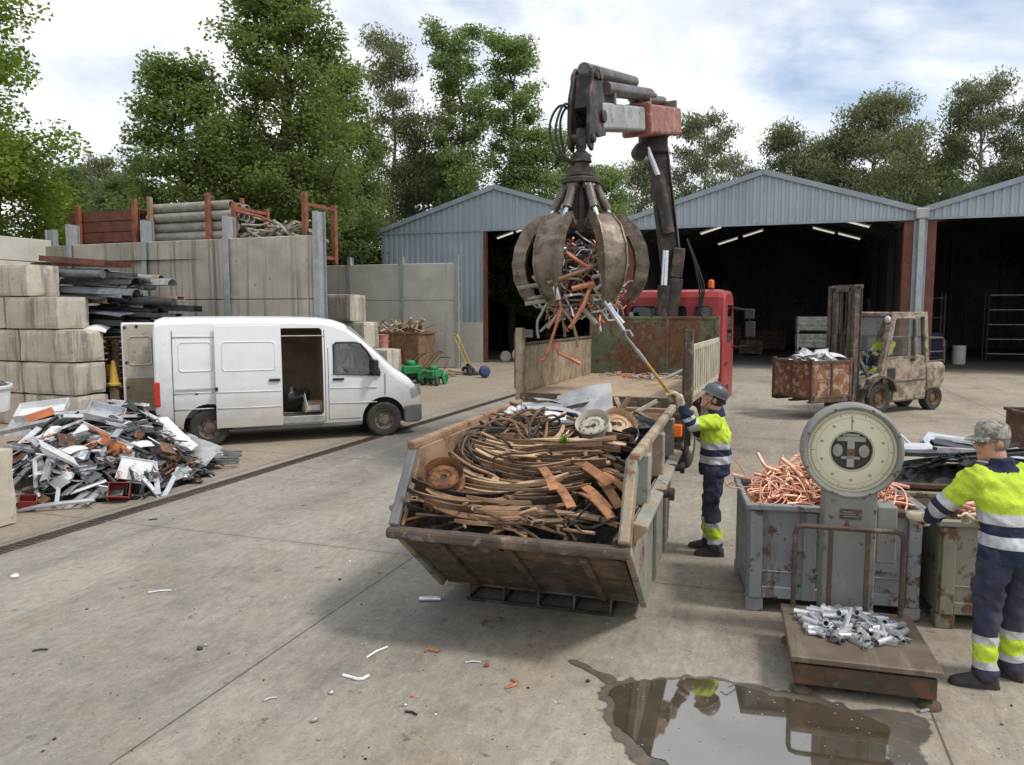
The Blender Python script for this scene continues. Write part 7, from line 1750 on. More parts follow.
machine('smaller green garden machine with round green wheel towards the hand truck', (-2.70,26.3,0), R(250), .95)
machine('green garden machine half hidden behind the van bonnet', (-4.15,27.4,0), R(160), 1.1)
b = MB(); b.box((0,0,.18),(.55,.4,.26)); b.tube([(-.3,0,.3),(-.1,0,.5),(.2,0,.45)],.03,8); b.cyl((.1,-.22,.16),(.1,.22,.16),.15,14)
tag(b.build('red_machine', K['red_box'], None, .03, (-3.05,27.6,0), .4), 'small red machine between the two green garden machines', 'machine')
ht = thing('hand_truck', 'yellow and blue hand truck leaning back near the left shed door', 'hand truck', (-1.80,30.4,0), R(25))
b = MB()
for s_ in (-1,1): b.tube([(-.42,s_*.25,1.45),(-.20,s_*.25,.95),(.05,s_*.22,.40)],.028,8)
b.tube([(-.42,-.25,1.45),(-.5,-.2,1.62),(-.5,.2,1.62),(-.42,.25,1.45)],.028,8); b.tube([(-.2,-.25,.95),(-.2,.25,.95)],.022,8); b.build('handle_frame', K['yellow'], ht)
b = MB()
for s_ in (-1,1): b.tube([(.05,s_*.22,.40),(.16,s_*.2,.16)],.03,8)
b.box((.35,0,.06),(.55,.5,.03)); b.beam((.05,0,.45),(.3,0,.1),.4,.03,(1,0,0)); b.build('toe_plate', K['blue_dark'], ht)
for s_ in (-1,1):
    b = MB(); b.lathe([(.05,-.05),(.14,-.055),(.17,-.03),(.17,.03),(.14,.055),(.05,.05)],18,TR(.05,s_*.32,.17) @ RX(PI/2)); b.build('wheel', K['rubber'], ht)
b = MB(); T = TR(0,0,.24) @ RZ(.5) @ RX(PI/2-.15)
b.lathe([(.001,-.10),(.14,-.11),(.21,-.08),(.24,0),(.21,.08),(.14,.11),(.001,.10)],24,T)
tag(b.build('blue_float', K['blue_dark'], None, 0, (-1.05,29.1,0)), 'dark blue round float lying on the concrete before the shed door', 'float')
for k in range(16):
    x, y = rs.uniform(-3.4,-1.6), rs.uniform(28.6,31.2)
    piece('wood_piece', wp[k % 3], ('broken brown board','grey branch','wide broken plank')[k % 3]+' strewn on the ground before the panel wall', 'wood', 'broken wood on the ground', TR(x,y,.06) @ RZ(rs.uniform(0,6.3)), rs.uniform(.5,1.0))

# ------------------------------------------------------------------ inside the sheds
def in_shed(sh, x, y, z): return V(sh.location)+(M.Rotation(YA,3,'Z') @ V((x,y,z)))
def crate(label, p):
    t = thing('slatted_crate', label, 'crate', p, YA+.05, 'grey crates inside the middle shed')
    b = MB()
    for x in (-.66,.66):
        for y in (-.5,.5): b.b2(x-.04,x+.04,y-.04,y+.04,0,.74)
    b.b2(-.62,.62,-.46,.46,.08,.11); b.build('frame', K['crate_grey'], t)
    b = MB()
    for k in range(3):
        z = .12+k*.21
        for s_ in (-.555,.525): b.b2(-.7,.7,s_,s_+.03,z,z+.19)
        for s_ in (-.715,.705): b.b2(s_,s_+.012,-.52,.52,z,z+.19)
    b.build('boards', K['crate_grey'], t)
for k in range(3): crate(('bottom grey crate of the stack in the middle shed','middle grey crate of the stack in the middle shed','top grey crate of the stack in the middle shed')[k], in_shed(SHM,2.35,2.2,k*.79))
def shelf(sh, x, y, label, n=4, w=1.6, h=2.9, m='galv'):
    t = thing('shelf_rack', label, 'shelf', in_shed(sh,x,y,0), YA)
    for sx in (-w/2,w/2):
        for sy in (-.4,.4):
            b = MB(); b.b2(sx-.03,sx+.03,sy-.03,sy+.03,0,h); b.build('upright', K['hollow'], t)
    for k in range(n):
        b = MB(); z = .4+k*(h-.6)/(n-1); b.b2(-w/2+.031,w/2-.031,-.43,.43,z-.03,z); b.build('board', K[m], t)
    return t
shelf(SHR,-.4,9.5,'tall shelf rack with pale boards inside the right shed',5,2.2,3.6)
shelf(SHR,-4.75,5.0,'narrow ladder shelf just inside the right shed by the red column',4,.8,3.4,'mast')
shelf(SHL,1.6,6.5,'low dark shelf inside the left shed',2,3.2,1.4,'mast')
b = MB(); b.lathe([(.28,0),(.30,.05),(.30,.8),(.31,.82),(.28,.9),(.001,.9)],20); tag(b.build('plastic_drum', K['bucket_white'], None, 0, in_shed(SHR,-3.35,6.2,.0)), 'pale plastic drum standing in the dark right shed', 'drum')
b = MB(); b.b2(-.5,.5,-.4,.4,0,1.1); b.b2(-.3,.3,-.3,.3,1.101,1.5); tag(b.build('work_cabinet', K['blue_dark'], None, .03, in_shed(SHR,-4.0,8.5,0), YA), 'dark blue cabinet beside the pale drum in the right shed', 'cabinet')
t = thing('stand_lamp', 'grey boxy lamp head on a stand inside the left shed', 'lamp stand', in_shed(SHL,1.1,1.6,0), YA)
b = MB(); b.b2(-.04,.04,-.04,.04,0,1.2); b.b2(-.3,.3,-.03,.03,0,.06); b.b2(-.03,.03,-.3,.3,.0605,.1); b.build('stand', K['mast'], t)
b = MB(); b.box((0,0,1.42),(.75,.35,.42)); b.build('head', K['crate_grey'], t, .04)
for k, (x, z, r) in enumerate(((.95,.38,.36),(1.75,.30,.27),(.35,.28,.28))):
    b = MB(); T = M.Rotation(PI/2,4,'X'); b.lathe([(.001,-.12),(r*.8,-.12),(r,-.08),(r,.08),(r*.8,.12),(r*.3,.10),(.001,.10)],22,T)
    o = b.build('cable_drum', K['bucket_white'] if k < 2 else K['pipe_grey'], None, 0, in_shed(SHL,x,1.0-.2*k,r+.0), YA+.2*k); tag(o, ('large white disc leaning inside the left shed door','small white disc right of the large one in the left shed','dull disc next to the left shed jamb')[k], 'disc', 'discs inside the left shed')
for k in range(9):
    x, y, w_, h_ = ((-3.6,13,1.6,1.2),(-1.9,15,1.2,1.7),(.3,17,2.2,1.3),(3.9,12,1.4,1.9),(4.6,9,1.0,1.4),(-4.4,9,1.1,1.0),(4.2,4.5,.9,1.6),(-.6,11,1.3,.9),(3.4,18,2.0,2.2))[k]
    b = MB(); b.b2(-w_/2,w_/2,-.5,.5,.1,h_); b.b2(-w_/2-.03,w_/2+.03,-.53,.53,h_*.5,h_*.5+.06)
    for sx in (-w_/2+.1,w_/2-.1): b.b2(sx-.06,sx+.06,-.5,.5,0,.099)
    tag(b.build('storage_crate', K['bin_brown'], None, .02, in_shed(SHM,x,y,0), YA+.1*(k % 3)), 'dim storage crate deep inside the middle shed', 'crate', 'dim crates in the middle shed')
shelf(SHM,4.4,6.5,'dark pipe shelf inside the middle shed right of the crates',3,1.5,3.2,'mast')

# ------------------------------------------------------------------ scrap in the grapple, falling pieces, load of the cage
GP = V((GX,GY,0))
gt = {'c': K['copper_red'], 'r': K['rust_tan'], 'a': K['alu'], 'k': K['pipe_grey']}
gl = {'c':'copper coloured tube', 'r':'rusty tan tube', 'a':'bright silver tube', 'k':'pale grey tube'}
toC = V((-GX,-GY,0)).normalized(); rtC = V((-toC.y,toC.x,0))
def GW(r, f, z): return GP + rtC*r + toC*f + V((0,0,z))      # r: to the right in the picture, f: towards the camera
fixed = [('c',[(-.21,.72,3.39),(.10,.74,3.18),(.26,.72,3.20)],.03,'red copper tube lying across the grapple opening'),
 ('r',[(-.48,.88,2.93),(.0,.85,3.10),(.27,.75,3.21)],.032,'thick pale tube slanting across the grapple opening'),
 ('c',[(-.12,.85,2.85),(.08,.84,2.90),(.20,.8,2.93)],.042,'short stubby copper pipe in the middle of the grapple'),
 ('c',[(.15,.78,2.87),(.05,.82,2.60),(-.11,.82,2.32),(-.15,.8,2.27)],.032,'copper tube hanging down on the right of the bundle'),
 ('c',[(-.36,.75,2.88),(-.27,.78,2.56),(-.40,.76,2.15),(-.51,.75,1.80),(-.58,.74,1.78)],.024,'long copper tube with hooked end dangling lowest from the grapple'),
 ('r',[(-.27,.75,2.56),(-.12,.76,2.38),(-.05,.75,2.15),(-.02,.75,1.98)],.022,'thin tan tube dangling below the middle of the bundle'),
 ('a',[(.20,.7,2.88),(.44,.68,2.56),(.66,.65,2.24)],.030,'bright silver tube hanging at the far right of the bundle'),
 ('a',[(.36,.6,2.76),(.52,.6,2.50),(.66,.6,2.34)],.028,'second silver tube beside the rightmost one'),
 ('k',[(.06,.7,2.54),(.16,.72,2.43),(.25,.72,2.33)],.04,'stout pale tube stub pointing down right from the bundle'),
 ('k',[(-.95,.5,2.87),(-.70,.55,2.91),(-.45,.55,2.95)],.032,'pale grey tube poking out left, uppermost of three'),
 ('k',[(-.79,.55,2.70),(-.55,.6,2.75)],.028,'pale grey tube poking out left, middle of three'),
 ('k',[(-.83,.6,2.63),(-.55,.62,2.67),(-.30,.6,2.71)],.032,'pale grey tube poking out left, lowest of three'),
 ('k',[(-.49,.65,2.65),(-.64,.68,2.37),(-.64,.68,2.22),(-.62,.68,2.11)],.02,'thin grey tube drooping straight down on the left'),
 ('r',[(-.29,.65,2.54),(-.38,.7,2.41),(-.48,.7,2.26)],.024,'short tan tube pointing down left under the bundle'),
 ('c',[(-.72,.62,3.05),(-.58,.66,2.90),(-.45,.62,2.74)],.024,'copper tube tucked under the left tine'),
 ('a',[(-.40,.8,3.05),(-.36,.84,2.85),(-.32,.8,2.70)],.045,'short bright silver stub at the left of the opening'),
 ('k',[(.18,.85,3.02),(.30,.86,3.05),(.34,.84,2.92),(.22,.82,2.84)],.028,'curled pale tube end at the right of the opening')]
for q, pts, r, lab in fixed:
    tag(link('scrap_tube', bent([GW(*p) for p in pts], r, 'scrap_tube', gt[q], 8)), lab, 'tube', 'scrap tubes held by the grapple')
rg = random.Random(9)
smt = [(k, bent([(-.35,0,0),(-.1,.08,.05),(.12,-.05,.0),(.35,.05,.06)],.022,'scrap_tube',gt[k],7)) for k in 'crak'] + [(k, bent([(-.2,0,0),(.0,.12,.0),(.2,0,.02),(.1,-.1,.04)],.016,'scrap_tube',gt[k],6)) for k in 'crak']
for k in range(190):
    q, me = rg.choice(smt)
    a = rg.uniform(0,6.3); rr_ = .62*math.sqrt(rg.random()); z = rg.uniform(2.42,3.55)
    rr_ *= 1.05 if z > 2.7 else .95-.6*(2.7-z)
    piece('scrap_tube', me, gl[q]+' in the tangled ball inside the grapple', 'tube', 'tangled tubes inside the grapple', TR(*(GP+V((rr_*math.cos(a),rr_*math.sin(a),z)))) @ RZ(rg.uniform(0,6.3)) @ RY(rg.gauss(0,.7)) @ RX(rg.uniform(0,6.3)), rg.uniform(.6,1.0))
b = MB(); b.ell((0,0,0),(.50,.50,.5),20,12); 
for v in b.bm.verts: v.co *= 1+.28*mnoise.noise(v.co*5)
o = b.build('scrap_core', K['dark_steel'], None, 0, GP+V((0,0,3.05))); tag(o, 'dark tangle of wire at the heart of the grapple load', 'scrap', kind='stuff')
tag(link('scrap_tube', bent([GW(-.32,.7,2.05),GW(-.34,.7,1.97),GW(-.31,.7,1.89),GW(-.14,.72,1.81),GW(.02,.74,1.73)],.03,'scrap_tube',K['copper_red'],8)), 'bent copper coloured tube in mid air dropping into the truck bed', 'tube')
for k in range(110):
    q, me = rg.choice(smt); a = g0+rg.gauss(0,.75); rr_ = rg.uniform(.35,.72); z = rg.uniform(2.5,3.62)
    if z < 2.6: rr_ *= .7
    piece('scrap_tube', me, gl[q]+' in the tangled ball inside the grapple', 'tube', 'tangled tubes inside the grapple', TR(*(GP+V((rr_*math.cos(a),rr_*math.sin(a),z)))) @ RZ(rg.uniform(0,6.3)) @ RY(rg.gauss(0,.8)) @ RX(rg.uniform(0,6.3)), rg.uniform(.45,.85))
for k in range(24):   # small leavings on the bed floor
    x, y = rg.uniform(-.9,.6), rg.uniform(3.0,3.95)
    piece('scrap_tube', smt[rg.randrange(8)][1] if k % 3 else ofs[2], 'small scrap bit left at the headboard end of the truck bed', 'scrap bit', 'leavings on the truck bed', M.Translation((1.35,11.5,0)) @ RZ(TA) @ TR(x,y,1.27) @ RZ(rg.uniform(0,6)), rg.uniform(.35,.8))
b = MB(); b.tube([(.45,3.2,1.27),(.75,3.3,1.42),(1.0,3.4,1.45),(1.05,3.6,1.27)],.035,8); b.box((.85,3.5,1.36),(.25,.2,.2))
o = b.build('hose_coil', K['alu_dull'], None); o.matrix_world = M.Translation((1.35,11.5,0)) @ RZ(TA); tag(o, 'pale bent conduit with a brown box by the right bed panel', 'conduit')
# white scrap in the cage on the forklift
cm_ = cgm
wsh = [sheet(.5,.35,'white_scrap',K['white_prof'],3,.2), sheet(.45,.3,'white_scrap',K['white_prof'],4,.25), bent([(-.4,0,0),(0,.05,.05),(.4,0,.1)],.03,'white_scrap',K['white_prof']), sheet(.5,.3,'white_scrap',K['alu'],6,.2), openbox(.34,.22,.2,.01,K['white_prof'],'white_scrap')]
for k in range(46):
    x, y = rg.uniform(.25,1.05), rg.uniform(-.4,.4)
    q = k % 5
    piece('white_scrap', wsh[q], ('white buckled sheet','white curled sheet','white bent tube','silver buckled sheet','white open box')[q]+' heaped in the cage bin on the forklift', 'sheet metal', 'white scrap in the cage bin', cm_ @ TR(x,y,.90+rg.uniform(-.02,.16)) @ RZ(rg.uniform(0,6.3)) @ RX(rg.gauss(0,.4)) @ RY(rg.gauss(0,.3)), rg.uniform(.55,.9))
me = heapmesh('white_fill', K['alu_dull'], 14, 14, lambda u, v: .80+.12*math.sin(PI*u)*math.sin(PI*v), .05, 5, lambda u, v: (.06+u*(LX-.12), -LY/2+.06+v*(LY-.12)))
o = link('white_fill', me); o.matrix_world = cm_; tag(o, 'grey small scrap filling the cage bin below the white pieces', 'scrap', kind='stuff')

# ------------------------------------------------------------------ bits on the ground
def gp(u, v):
    P_ = math.atan(70/760); y = (382.5-v)/FPX; x = (u-512)/FPX
    t_ = -2.5/(-math.sin(P_)+y*math.cos(P_)); return V((x*t_, (math.cos(P_)+y*math.sin(P_))*t_, 0))
GB = 'bits of scrap dropped on the concrete'
bits = [(430,601,'tube',.22,0,'alu','pale tube offcut lying just left of the skip foot'),(377,653,'bar',.30,1.0,'white_prof','thin white rod on the concrete in front of the skip'),(352,679,'elbow',.22,-.5,'white_prof','white elbow rod nearest the centre joint'),(433,652,'curl',.14,.3,'copper_red','curled copper bit in front of the skip'),(473,663,'bar',.16,.1,'alu','short silver rod in front of the skip'),(486,667,'lump',.05,0,'red_box','red lump beside the short silver rod'),(512,687,'elbow',.15,.6,'copper_red','bent copper bit left of the puddle'),(331,694,'lump',.06,0,'alu','crumpled silver lump beside the white elbow rod'),(314,722,'lump',.07,.7,'alu_dull','grey crumpled piece nearest the picture bottom'),(319,740,'lump',.03,0,'alu_dull','small grey crumb at the picture bottom'),(160,592,'bar',.26,.35,'white_prof','pale stick lying on the left of the yard'),(15,578,'lump',.09,.2,'white_prof','crumpled white rag below the lone concrete block'),(40,651,'bar',.14,.3,'dark_steel','dark stick at the left edge of the yard'),(200,650,'lump',.06,.1,'dark_steel','dark crumb on the left of the long joint'),(205,646,'lump',.045,.3,'alu_dull','grey nut shaped crumb beside the dark crumb'),(270,700,'bar',.12,.6,'alu_dull','small grey stick by the long joint'),(412,697,'lump',.035,0,'copper_red','copper crumb left of the puddle'),(411,714,'bar',.12,-.4,'dark_steel','thin dark wire under the copper crumb'),(436,715,'lump',.03,0,'white_prof','white crumb left of the puddle'),(405,706,'lump',.035,0,'alu','silver crumb left of the puddle'),(492,622,'curl',.25,.8,'rust','thin rusty wire on the shaded concrete by the skip'),(153,520,'bar',.13,.4,'dark_steel','dark stick by the drain grating'),(340,580,'lump',.04,0,'dark_steel','dark crumb left of the skip'),(350,562,'lump',.03,0,'white_prof','white crumb left of the skip'),(925,712,'elbow',.12,.3,'alu_dull','grey bit at the foot of the scale platform'),(588,682,'lump',.035,.3,'dark_steel','dark crumb by the puddle tail')]
for k, (u, v, kd, L_, rz, mk, lab) in enumerate(bits):
    b = MB(); L_ *= .72 if kd in ('lump','elbow','bar') else .85
    if kd == 'tube': b.tube([(-L_/2,0,.02),(L_/2,0,.02)],.02,10)
    elif kd == 'bar': b.tube([(-L_/2,0,.008),(0,.01,.010),(L_/2,-.005,.008)],.007,6)
    elif kd == 'elbow': b.tube([(-L_/2,.0,.01),(L_/3,0,.012),(L_/2,.02,.012),(L_/2,.08,.010)],.011,7)
    elif kd == 'curl': b.tube([(-L_/2,0,.01),(-L_/4,.03,.02),(0,.0,.015),(L_/4,-.03,.02),(L_/2,.01,.01)],.008,6)
    else:
        b.ell((0,0,L_*.3),(L_*.55,L_*.4,L_*.32),8,6)
        for vv in b.bm.verts: vv.co *= 1+.5*mnoise.noise(vv.co*30+V((k,0,0)))
    nm = {'tube':'tube_offcut','bar':'thin_rod','elbow':'bent_rod','curl':'wire_curl','lump':'scrap_crumb'}[kd]
    tag(b.build(nm, K[mk], None, 0, gp(u,v), rz), lab, 'scrap bit', GB)
b = MB(); rr = random.Random(4); mk = ['dark_steel','alu_dull','rust','white_prof']
for k in range(900):
    d_ = 3.6+(rr.random()**1.6)*22; x = rr.uniform(-.72,.72)*d_; L_ = rr.uniform(.003,.011)
    if rr.random() < .12: L_ *= 1.7
    b.mi = rr.choice((0,0,0,1,1,2,2,3)); b.box((x,d_,L_*.25),(L_,L_*rr.uniform(.3,1),L_*.45),RZ(rr.uniform(0,6)))
tag(b.build('litter', [K[m] for m in mk]), 'tiny metal crumbs and grit scattered over the concrete yard', 'litter', kind='stuff')
# more long pieces packed into the dark stack, and a dark core
rs = random.Random(31)
for k in range(40):
    sh_ = ('chan','box','gut','sheet','pipe')[k % 5]; m_ = ('bk','gy','bk','bk','ad','bk','gy','rt')[k % 8]
    nm = {'pipe':'long_pipe','gut':'gutter','chan':'long_channel','box':'long_section','sheet':'bumper_skin'}[sh_]
    z = rs.uniform(1.95,3.35); xx = -9.55+rs.uniform(-.35,.55)+(3.4-z)*.28
    lab = {'bk':'black','gy':'slate grey','ad':'dull grey','rt':'rusty tan'}[m_]+' '+{'pipe':'pipe','gut':'gutter','chan':'channel','box':'hollow section','sheet':'bumper skin'}[sh_]+' packed among other long pieces in the dark stack'
    piece(nm, shapes[sh_](sm_[m_]), lab, {'pipe':'pipe','gut':'gutter','chan':'channel','box':'steel section','sheet':'bumper'}[sh_], 'packed pieces in the dark stack', TR(xx,17.75+rs.uniform(-.35,.55),z) @ RZ(YA+rs.gauss(0,.06)) @ RY(rs.gauss(.02,.05)) @ RX(rs.gauss(0,.3)), rs.uniform(.55,.78))

b = MB(); rr = random.Random(8)
for k in range(90):
    x, y = rr.uniform(.7,2.2), rr.uniform(3.75,4.92); L_ = rr.uniform(.003,.012)
    b.mi = rr.choice((0,0,1,2)); b.box((x,y,.0105),(L_,L_*rr.uniform(.2,1),.003),RZ(rr.uniform(0,6)))
tag(b.build('floating_grit', [K['wood'],K['alu_dull'],K['wood_grey']]), 'specks of grit floating on the puddle', 'grit', kind='stuff')
# ------------------------------------------------------------------ people
def remeshed(b, vox, smooth=3, name='body'):
    me = b.mesh(name, [K['skin']]); o = bpy.data.objects.new(name, me); COL.objects.link(o)
    r = o.modifiers.new('r','REMESH'); r.mode = 'VOXEL'; r.voxel_size = vox; r.use_smooth_shade = True
    s_ = o.modifiers.new('s','SMOOTH'); s_.factor = .5; s_.iterations = smooth
    bpy.context.view_layer.update()
    out = bpy.data.meshes.new_from_object(o.evaluated_get(bpy.context.evaluated_depsgraph_get()))
    bpy.data.objects.remove(o); bpy.data.meshes.remove(me)
    return out
def classify(me, mats, fn):
    me.materials.clear()
    for m in mats: me.materials.append(m)
    for p in me.polygons: p.material_index = fn(p.center); p.use_smooth = True
def wrinkle(me, amp, sc, seed, axis=None):
    for v, n in zip(me.vertices, [V(x.normal) for x in me.vertices]):
        q = v.co*sc+V((seed,seed*2,0))
        d = mnoise.noise(V((q.x,q.y,q.z*1.6)))*.6+abs(mnoise.noise(V((q.x*1.3+q.z*.8,q.y*1.3-q.z*.6,q.z*1.1+3))))*-.9+.15
        v.co += n*(d*amp)
def cut(me, planes):
    bm = bmesh.new(); bm.from_mesh(me)
    for co, no in planes:
        bmesh.ops.bisect_plane(bm, geom=bm.verts[:]+bm.edges[:]+bm.faces[:], plane_co=co, plane_no=no, dist=.0012)
    bm.to_mesh(me); bm.free()
def limb(b, pts, radii, n=12, flat=1.0):
    b.tube(pts, 1, n, radii=radii, flat=flat)
    for p, r in ((pts[0],radii[0]),(pts[-1],radii[-1])): b.ell(p, (r,r,r), 10, 8)
def seg_t(p, a, b):
    d = b-a; t = max(0, min(1, (p-a).dot(d)/d.length_squared)); return t, (p-(a+d*t)).length
def glove_mesh(fat=1.0):
    """left or right is mirrored in x; grip axis = local x through the origin, wrist towards -y, back of the hand at -z"""
    b = MB()
    b.loft([[(x*w_,y,z0+z*h_) for x, z in ((-1,-.6),(-.6,-1),(.6,-1),(1,-.6),(1,.6),(.6,1),(-.6,1),(-1,.6))] for y, w_, h_, z0 in ((-.135,.034,.026,-.022),(-.10,.036,.022,-.026),(-.06,.043,.019,-.034),(-.01,.047,.017,-.036),(.022,.045,.014,-.033))])
    for i, (x, L_) in enumerate(((-.036,.82),(-.012,.95),(.012,1.0),(.036,.93))):
        limb(b, [V((x,.012,-.033)),V((x*1.04,.040,-.022)),V((x*1.04,.046,.004)),V((x*1.02,.034*L_,.028)),V((x,.008,.036)),V((x*.97,-.018*L_,.026))], [.0125*fat,.0125*fat,.012*fat,.0115*fat,.0105*fat,.009*fat], 8)
    limb(b, [V((.036,-.085,-.026)),V((.056,-.055,-.006)),V((.052,-.022,.022)),V((.036,.002,.040))], [.018*fat,.015*fat,.0135*fat,.011*fat], 8)
    return b
def hand_matrix(pos, axis, wrist_dir, mirror=False):
    x = V(axis).normalized(); y = -V(wrist_dir); y = (y-x*y.dot(x)).normalized(); z = x.cross(y)
    return M.Translation(V(pos)) @ M((x,y,z)).transposed().to_4x4()
def person(label, loc, rz, J, headgear, seed=0, stature=1.0, dz=0, seated=False, grips=(), hair='hair_dark', cuffs=True, boots_dir=((0,1,0),(0,1,0)), bands=True):
    t = thing('person', label, 'person', loc, rz)
    j = {k: V(v) for k, v in J.items()}
    hf = j['face'].normalized(); hu = j.get('up', V((0,0,1))); hu = (hu-hf*hu.dot(hf)).normalized(); hr = hf.cross(hu)
    HM = M.Translation(j['head']) @ M((hr,hf,hu)).transposed().to_4x4()
    def hp(x, y, z): return HM @ V((x,y,z))
    # body: one continuous skin surface
    b = MB()
    b.ell((0,0,0),(.074,.094,.112),18,14,HM @ TR(0,-.008,.012)); b.ell((0,0,0),(.058,.070,.075),14,10,HM @ TR(0,.028,-.055)); b.ell((0,0,0),(.030,.026,.024),10,8,HM @ TR(0,.078,-.098))
    b.tube([hp(0,.090,.018),hp(0,.106,-.008),hp(0,.112,-.026),hp(0,.092,-.036)],1,8,radii=[.010,.014,.018,.014])
    b.ell((0,0,0),(.052,.018,.012),10,6,HM @ TR(0,.080,.034)); b.ell((0,0,0),(.026,.013,.008),10,6,HM @ TR(0,.092,-.060)); b.ell((0,0,0),(.024,.013,.009),10,6,HM @ TR(0,.090,-.072))
    for s_ in (-1,1):
        b.ell((0,0,0),(.010,.022,.034),10,8,HM @ TR(s_*.079,-.012,-.012) @ RX(-.2)); b.ell((0,0,0),(.02,.014,.016),8,6,HM @ TR(s_*.046,.068,-.022))
    limb(b, [j['neck']-V((0,0,.06)), j['neck'].lerp(j['head'],.35), hp(0,-.02,-.07)], [.066,.056,.058], 14)
    sp = [j['pel'], j['pel'].lerp(j['chest'],.5), j['chest'], j['neck']-V((0,0,.04))]
    for p, r in zip(sp, ((.145,.10,.11),(.135,.10,.14),(.15,.11,.15),(.085,.06,.05))): b.ell(p, r, 14, 10)
    for s_ in 'lr':
        sh, el, wr = j['sh_'+s_], j['el_'+s_], j['wr_'+s_]
        limb(b, [sh, sh.lerp(el,.5), el, el.lerp(wr,.4), wr, wr+(wr-el).normalized()*.05], [.058,.048,.040,.038,.027,.026])
        hp_, kn, an = j['hip_'+s_], j['kn_'+s_], j['an_'+s_]
        limb(b, [hp_, hp_.lerp(kn,.5), kn, kn.lerp(an,.3), an], [.085,.070,.052,.052,.036])
        limb(b, [an, an+V(boots_dir[0 if s_ == 'l' else 1])*.10-V((0,0,.04))], [.034,.03])
    me = remeshed(b, .009, 2)
    inv = HM.inverted()
    def skinid(c):
        q = inv @ c
        if q.y > .060 and abs(q.z-.012) < .008 and .018 < abs(q.x) < .042: return 1
        if q.y > .072 and abs(q.z+.066) < .0045 and abs(q.x) < .025: return 2
        if q.y > .05 and .026 < q.z < .036 and .012 < abs(q.x) < .048: return 3
        return 0
    classify(me, [K['skin'],K['eye'],K['lip'],K[hair]], skinid)
    body = link('body', me, t)
    # hair shell below the headgear
    b = MB(); b.ell((0,0,0),(.082,.098,.112),18,14,HM @ TR(0,-.016,.012)); 
    q = [v for v in b.bm.verts if (inv @ v.co).y > .030+max(0,(inv @ v.co).z)*.6 or (inv @ v.co).z < -.075]
    bmesh.ops.delete(b.bm, geom=q, context='VERTS'); b.build('hair', K[hair], t)
    # trousers
    b = MB(); b.ell(j['pel']-V((0,0,.03)),(.165,.128,.12),16,12)
    for s_ in 'lr':
        hp_, kn, an = j['hip_'+s_], j['kn_'+s_], j['an_'+s_]
        end = an.lerp(kn,.02)
        limb(b, [hp_+V((0,0,.02)), hp_.lerp(kn,.35), hp_.lerp(kn,.75), kn, kn.lerp(an,.35), kn.lerp(an,.75), end], [.106,.103,.088,.084,.080,.078,.082], 16)
        pk = hp_.lerp(kn,.62)+V(((-.085 if s_ == 'l' else .085),.0,0)); b.box(pk,(.03,.13,.17))
    me = remeshed(b, .012, 3)
    pl = []
    for s_ in 'lr':
        kn, an = j['kn_'+s_], j['an_'+s_]; d_ = (kn-an).normalized()
        for h in (.30,.355,.135,.185): pl.append((an+d_*(h-.09), d_))
    cut(me, pl)
    an0 = j['an_l'].z*.5+j['an_r'].z*.5-.09
    def trid(c):
        for s_ in 'lr':
            kn, an = j['kn_'+s_], j['an_'+s_]; tt, d = seg_t(c, kn, an)
            if d < .13 and tt > .02:
                h = (1-tt)*(kn-an).length+.09
                if .30 < h < .355 or .135 < h < .185: return 2
                if .185 <= h <= .30: return 1
        return 0
    classify(me, [K['trouser'],K['hivis'],K['tape']], trid); wrinkle(me, .024, 8, seed); link('trousers', me, t)
    # jacket
    b = MB()
    ux = (j['sh_r']-j['sh_l']); ux = V((ux.x,ux.y,0)).normalized(); uy = V((-ux.y,ux.x,0))
    mid = j['pel'].lerp(j['chest'],.5); shm = (j['sh_l']+j['sh_r'])/2; nk = j['neck']
    prof = [(j['pel']+V((0,0,-.11)),.200,.162),(j['pel']+V((0,0,.0)),.198,.160),(mid,.194,.153),(j['chest'],.212,.158),(shm+V((0,0,-.06)),.222,.145),(shm+V((0,0,.015)),.185,.118),(shm.lerp(nk,.6)+V((0,0,.01)),.115,.095),(nk+V((0,0,.0)),.080,.080),(nk+V((0,0,.045)),.075,.078)]
    b.loft([[c+ux*(rx*math.cos(a)*(1 if abs(math.cos(a)) < .8 else .97))+uy*(ry*math.sin(a)) for a in [2*PI*k/22 for k in range(22)]] for c, rx, ry in prof])
    for s_ in 'lr':
        sh, el, wr = j['sh_'+s_], j['el_'+s_], j['wr_'+s_]
        limb(b, [sh, sh.lerp(el,.45), el, el.lerp(wr,.45), wr.lerp(el,.06)], [.094,.080,.071,.066,.052], 16)
    me = remeshed(b, .0115, 3)
    pl = [(V((0,0,z+dz)), V((0,0,1))) for z in (1.19,1.115,1.045,.965)]
    for s_ in 'lr':
        sh, el, wr = j['sh_'+s_], j['el_'+s_], j['wr_'+s_]; L1, L2 = (el-sh).length, (wr-el).length
        for r in (.40,.50,.60,.68):
            q = r*(L1+L2); pl.append((sh.lerp(el,q/L1), (el-sh).normalized()) if q < L1 else (el.lerp(wr,(q-L1)/L2), (wr-el).normalized()))
    cut(me, pl)
    def jid(c):
        best = None
        for s_ in 'lr':
            sh, el, wr = j['sh_'+s_], j['el_'+s_], j['wr_'+s_]
            L1, L2 = (el-sh).length, (wr-el).length
            t1, d1 = seg_t(c, sh, el); t2, d2 = seg_t(c, el, wr)
            d = min(d1, d2); pos = t1*L1 if d1 <= d2 else L1+t2*L2
            rel = pos/(L1+L2)
            rx = ((c-shm).dot(ux))
            inside = abs(rx) < .165 and c.z < sh.z+.02 and abs((c-j['chest']).dot(uy)) < .20 and c.z > j['pel'].z-.2
            if d < .115 and (not inside or (rel > .35 and d < .085)):
                if best is None or d < best[1]: best = (rel, d)
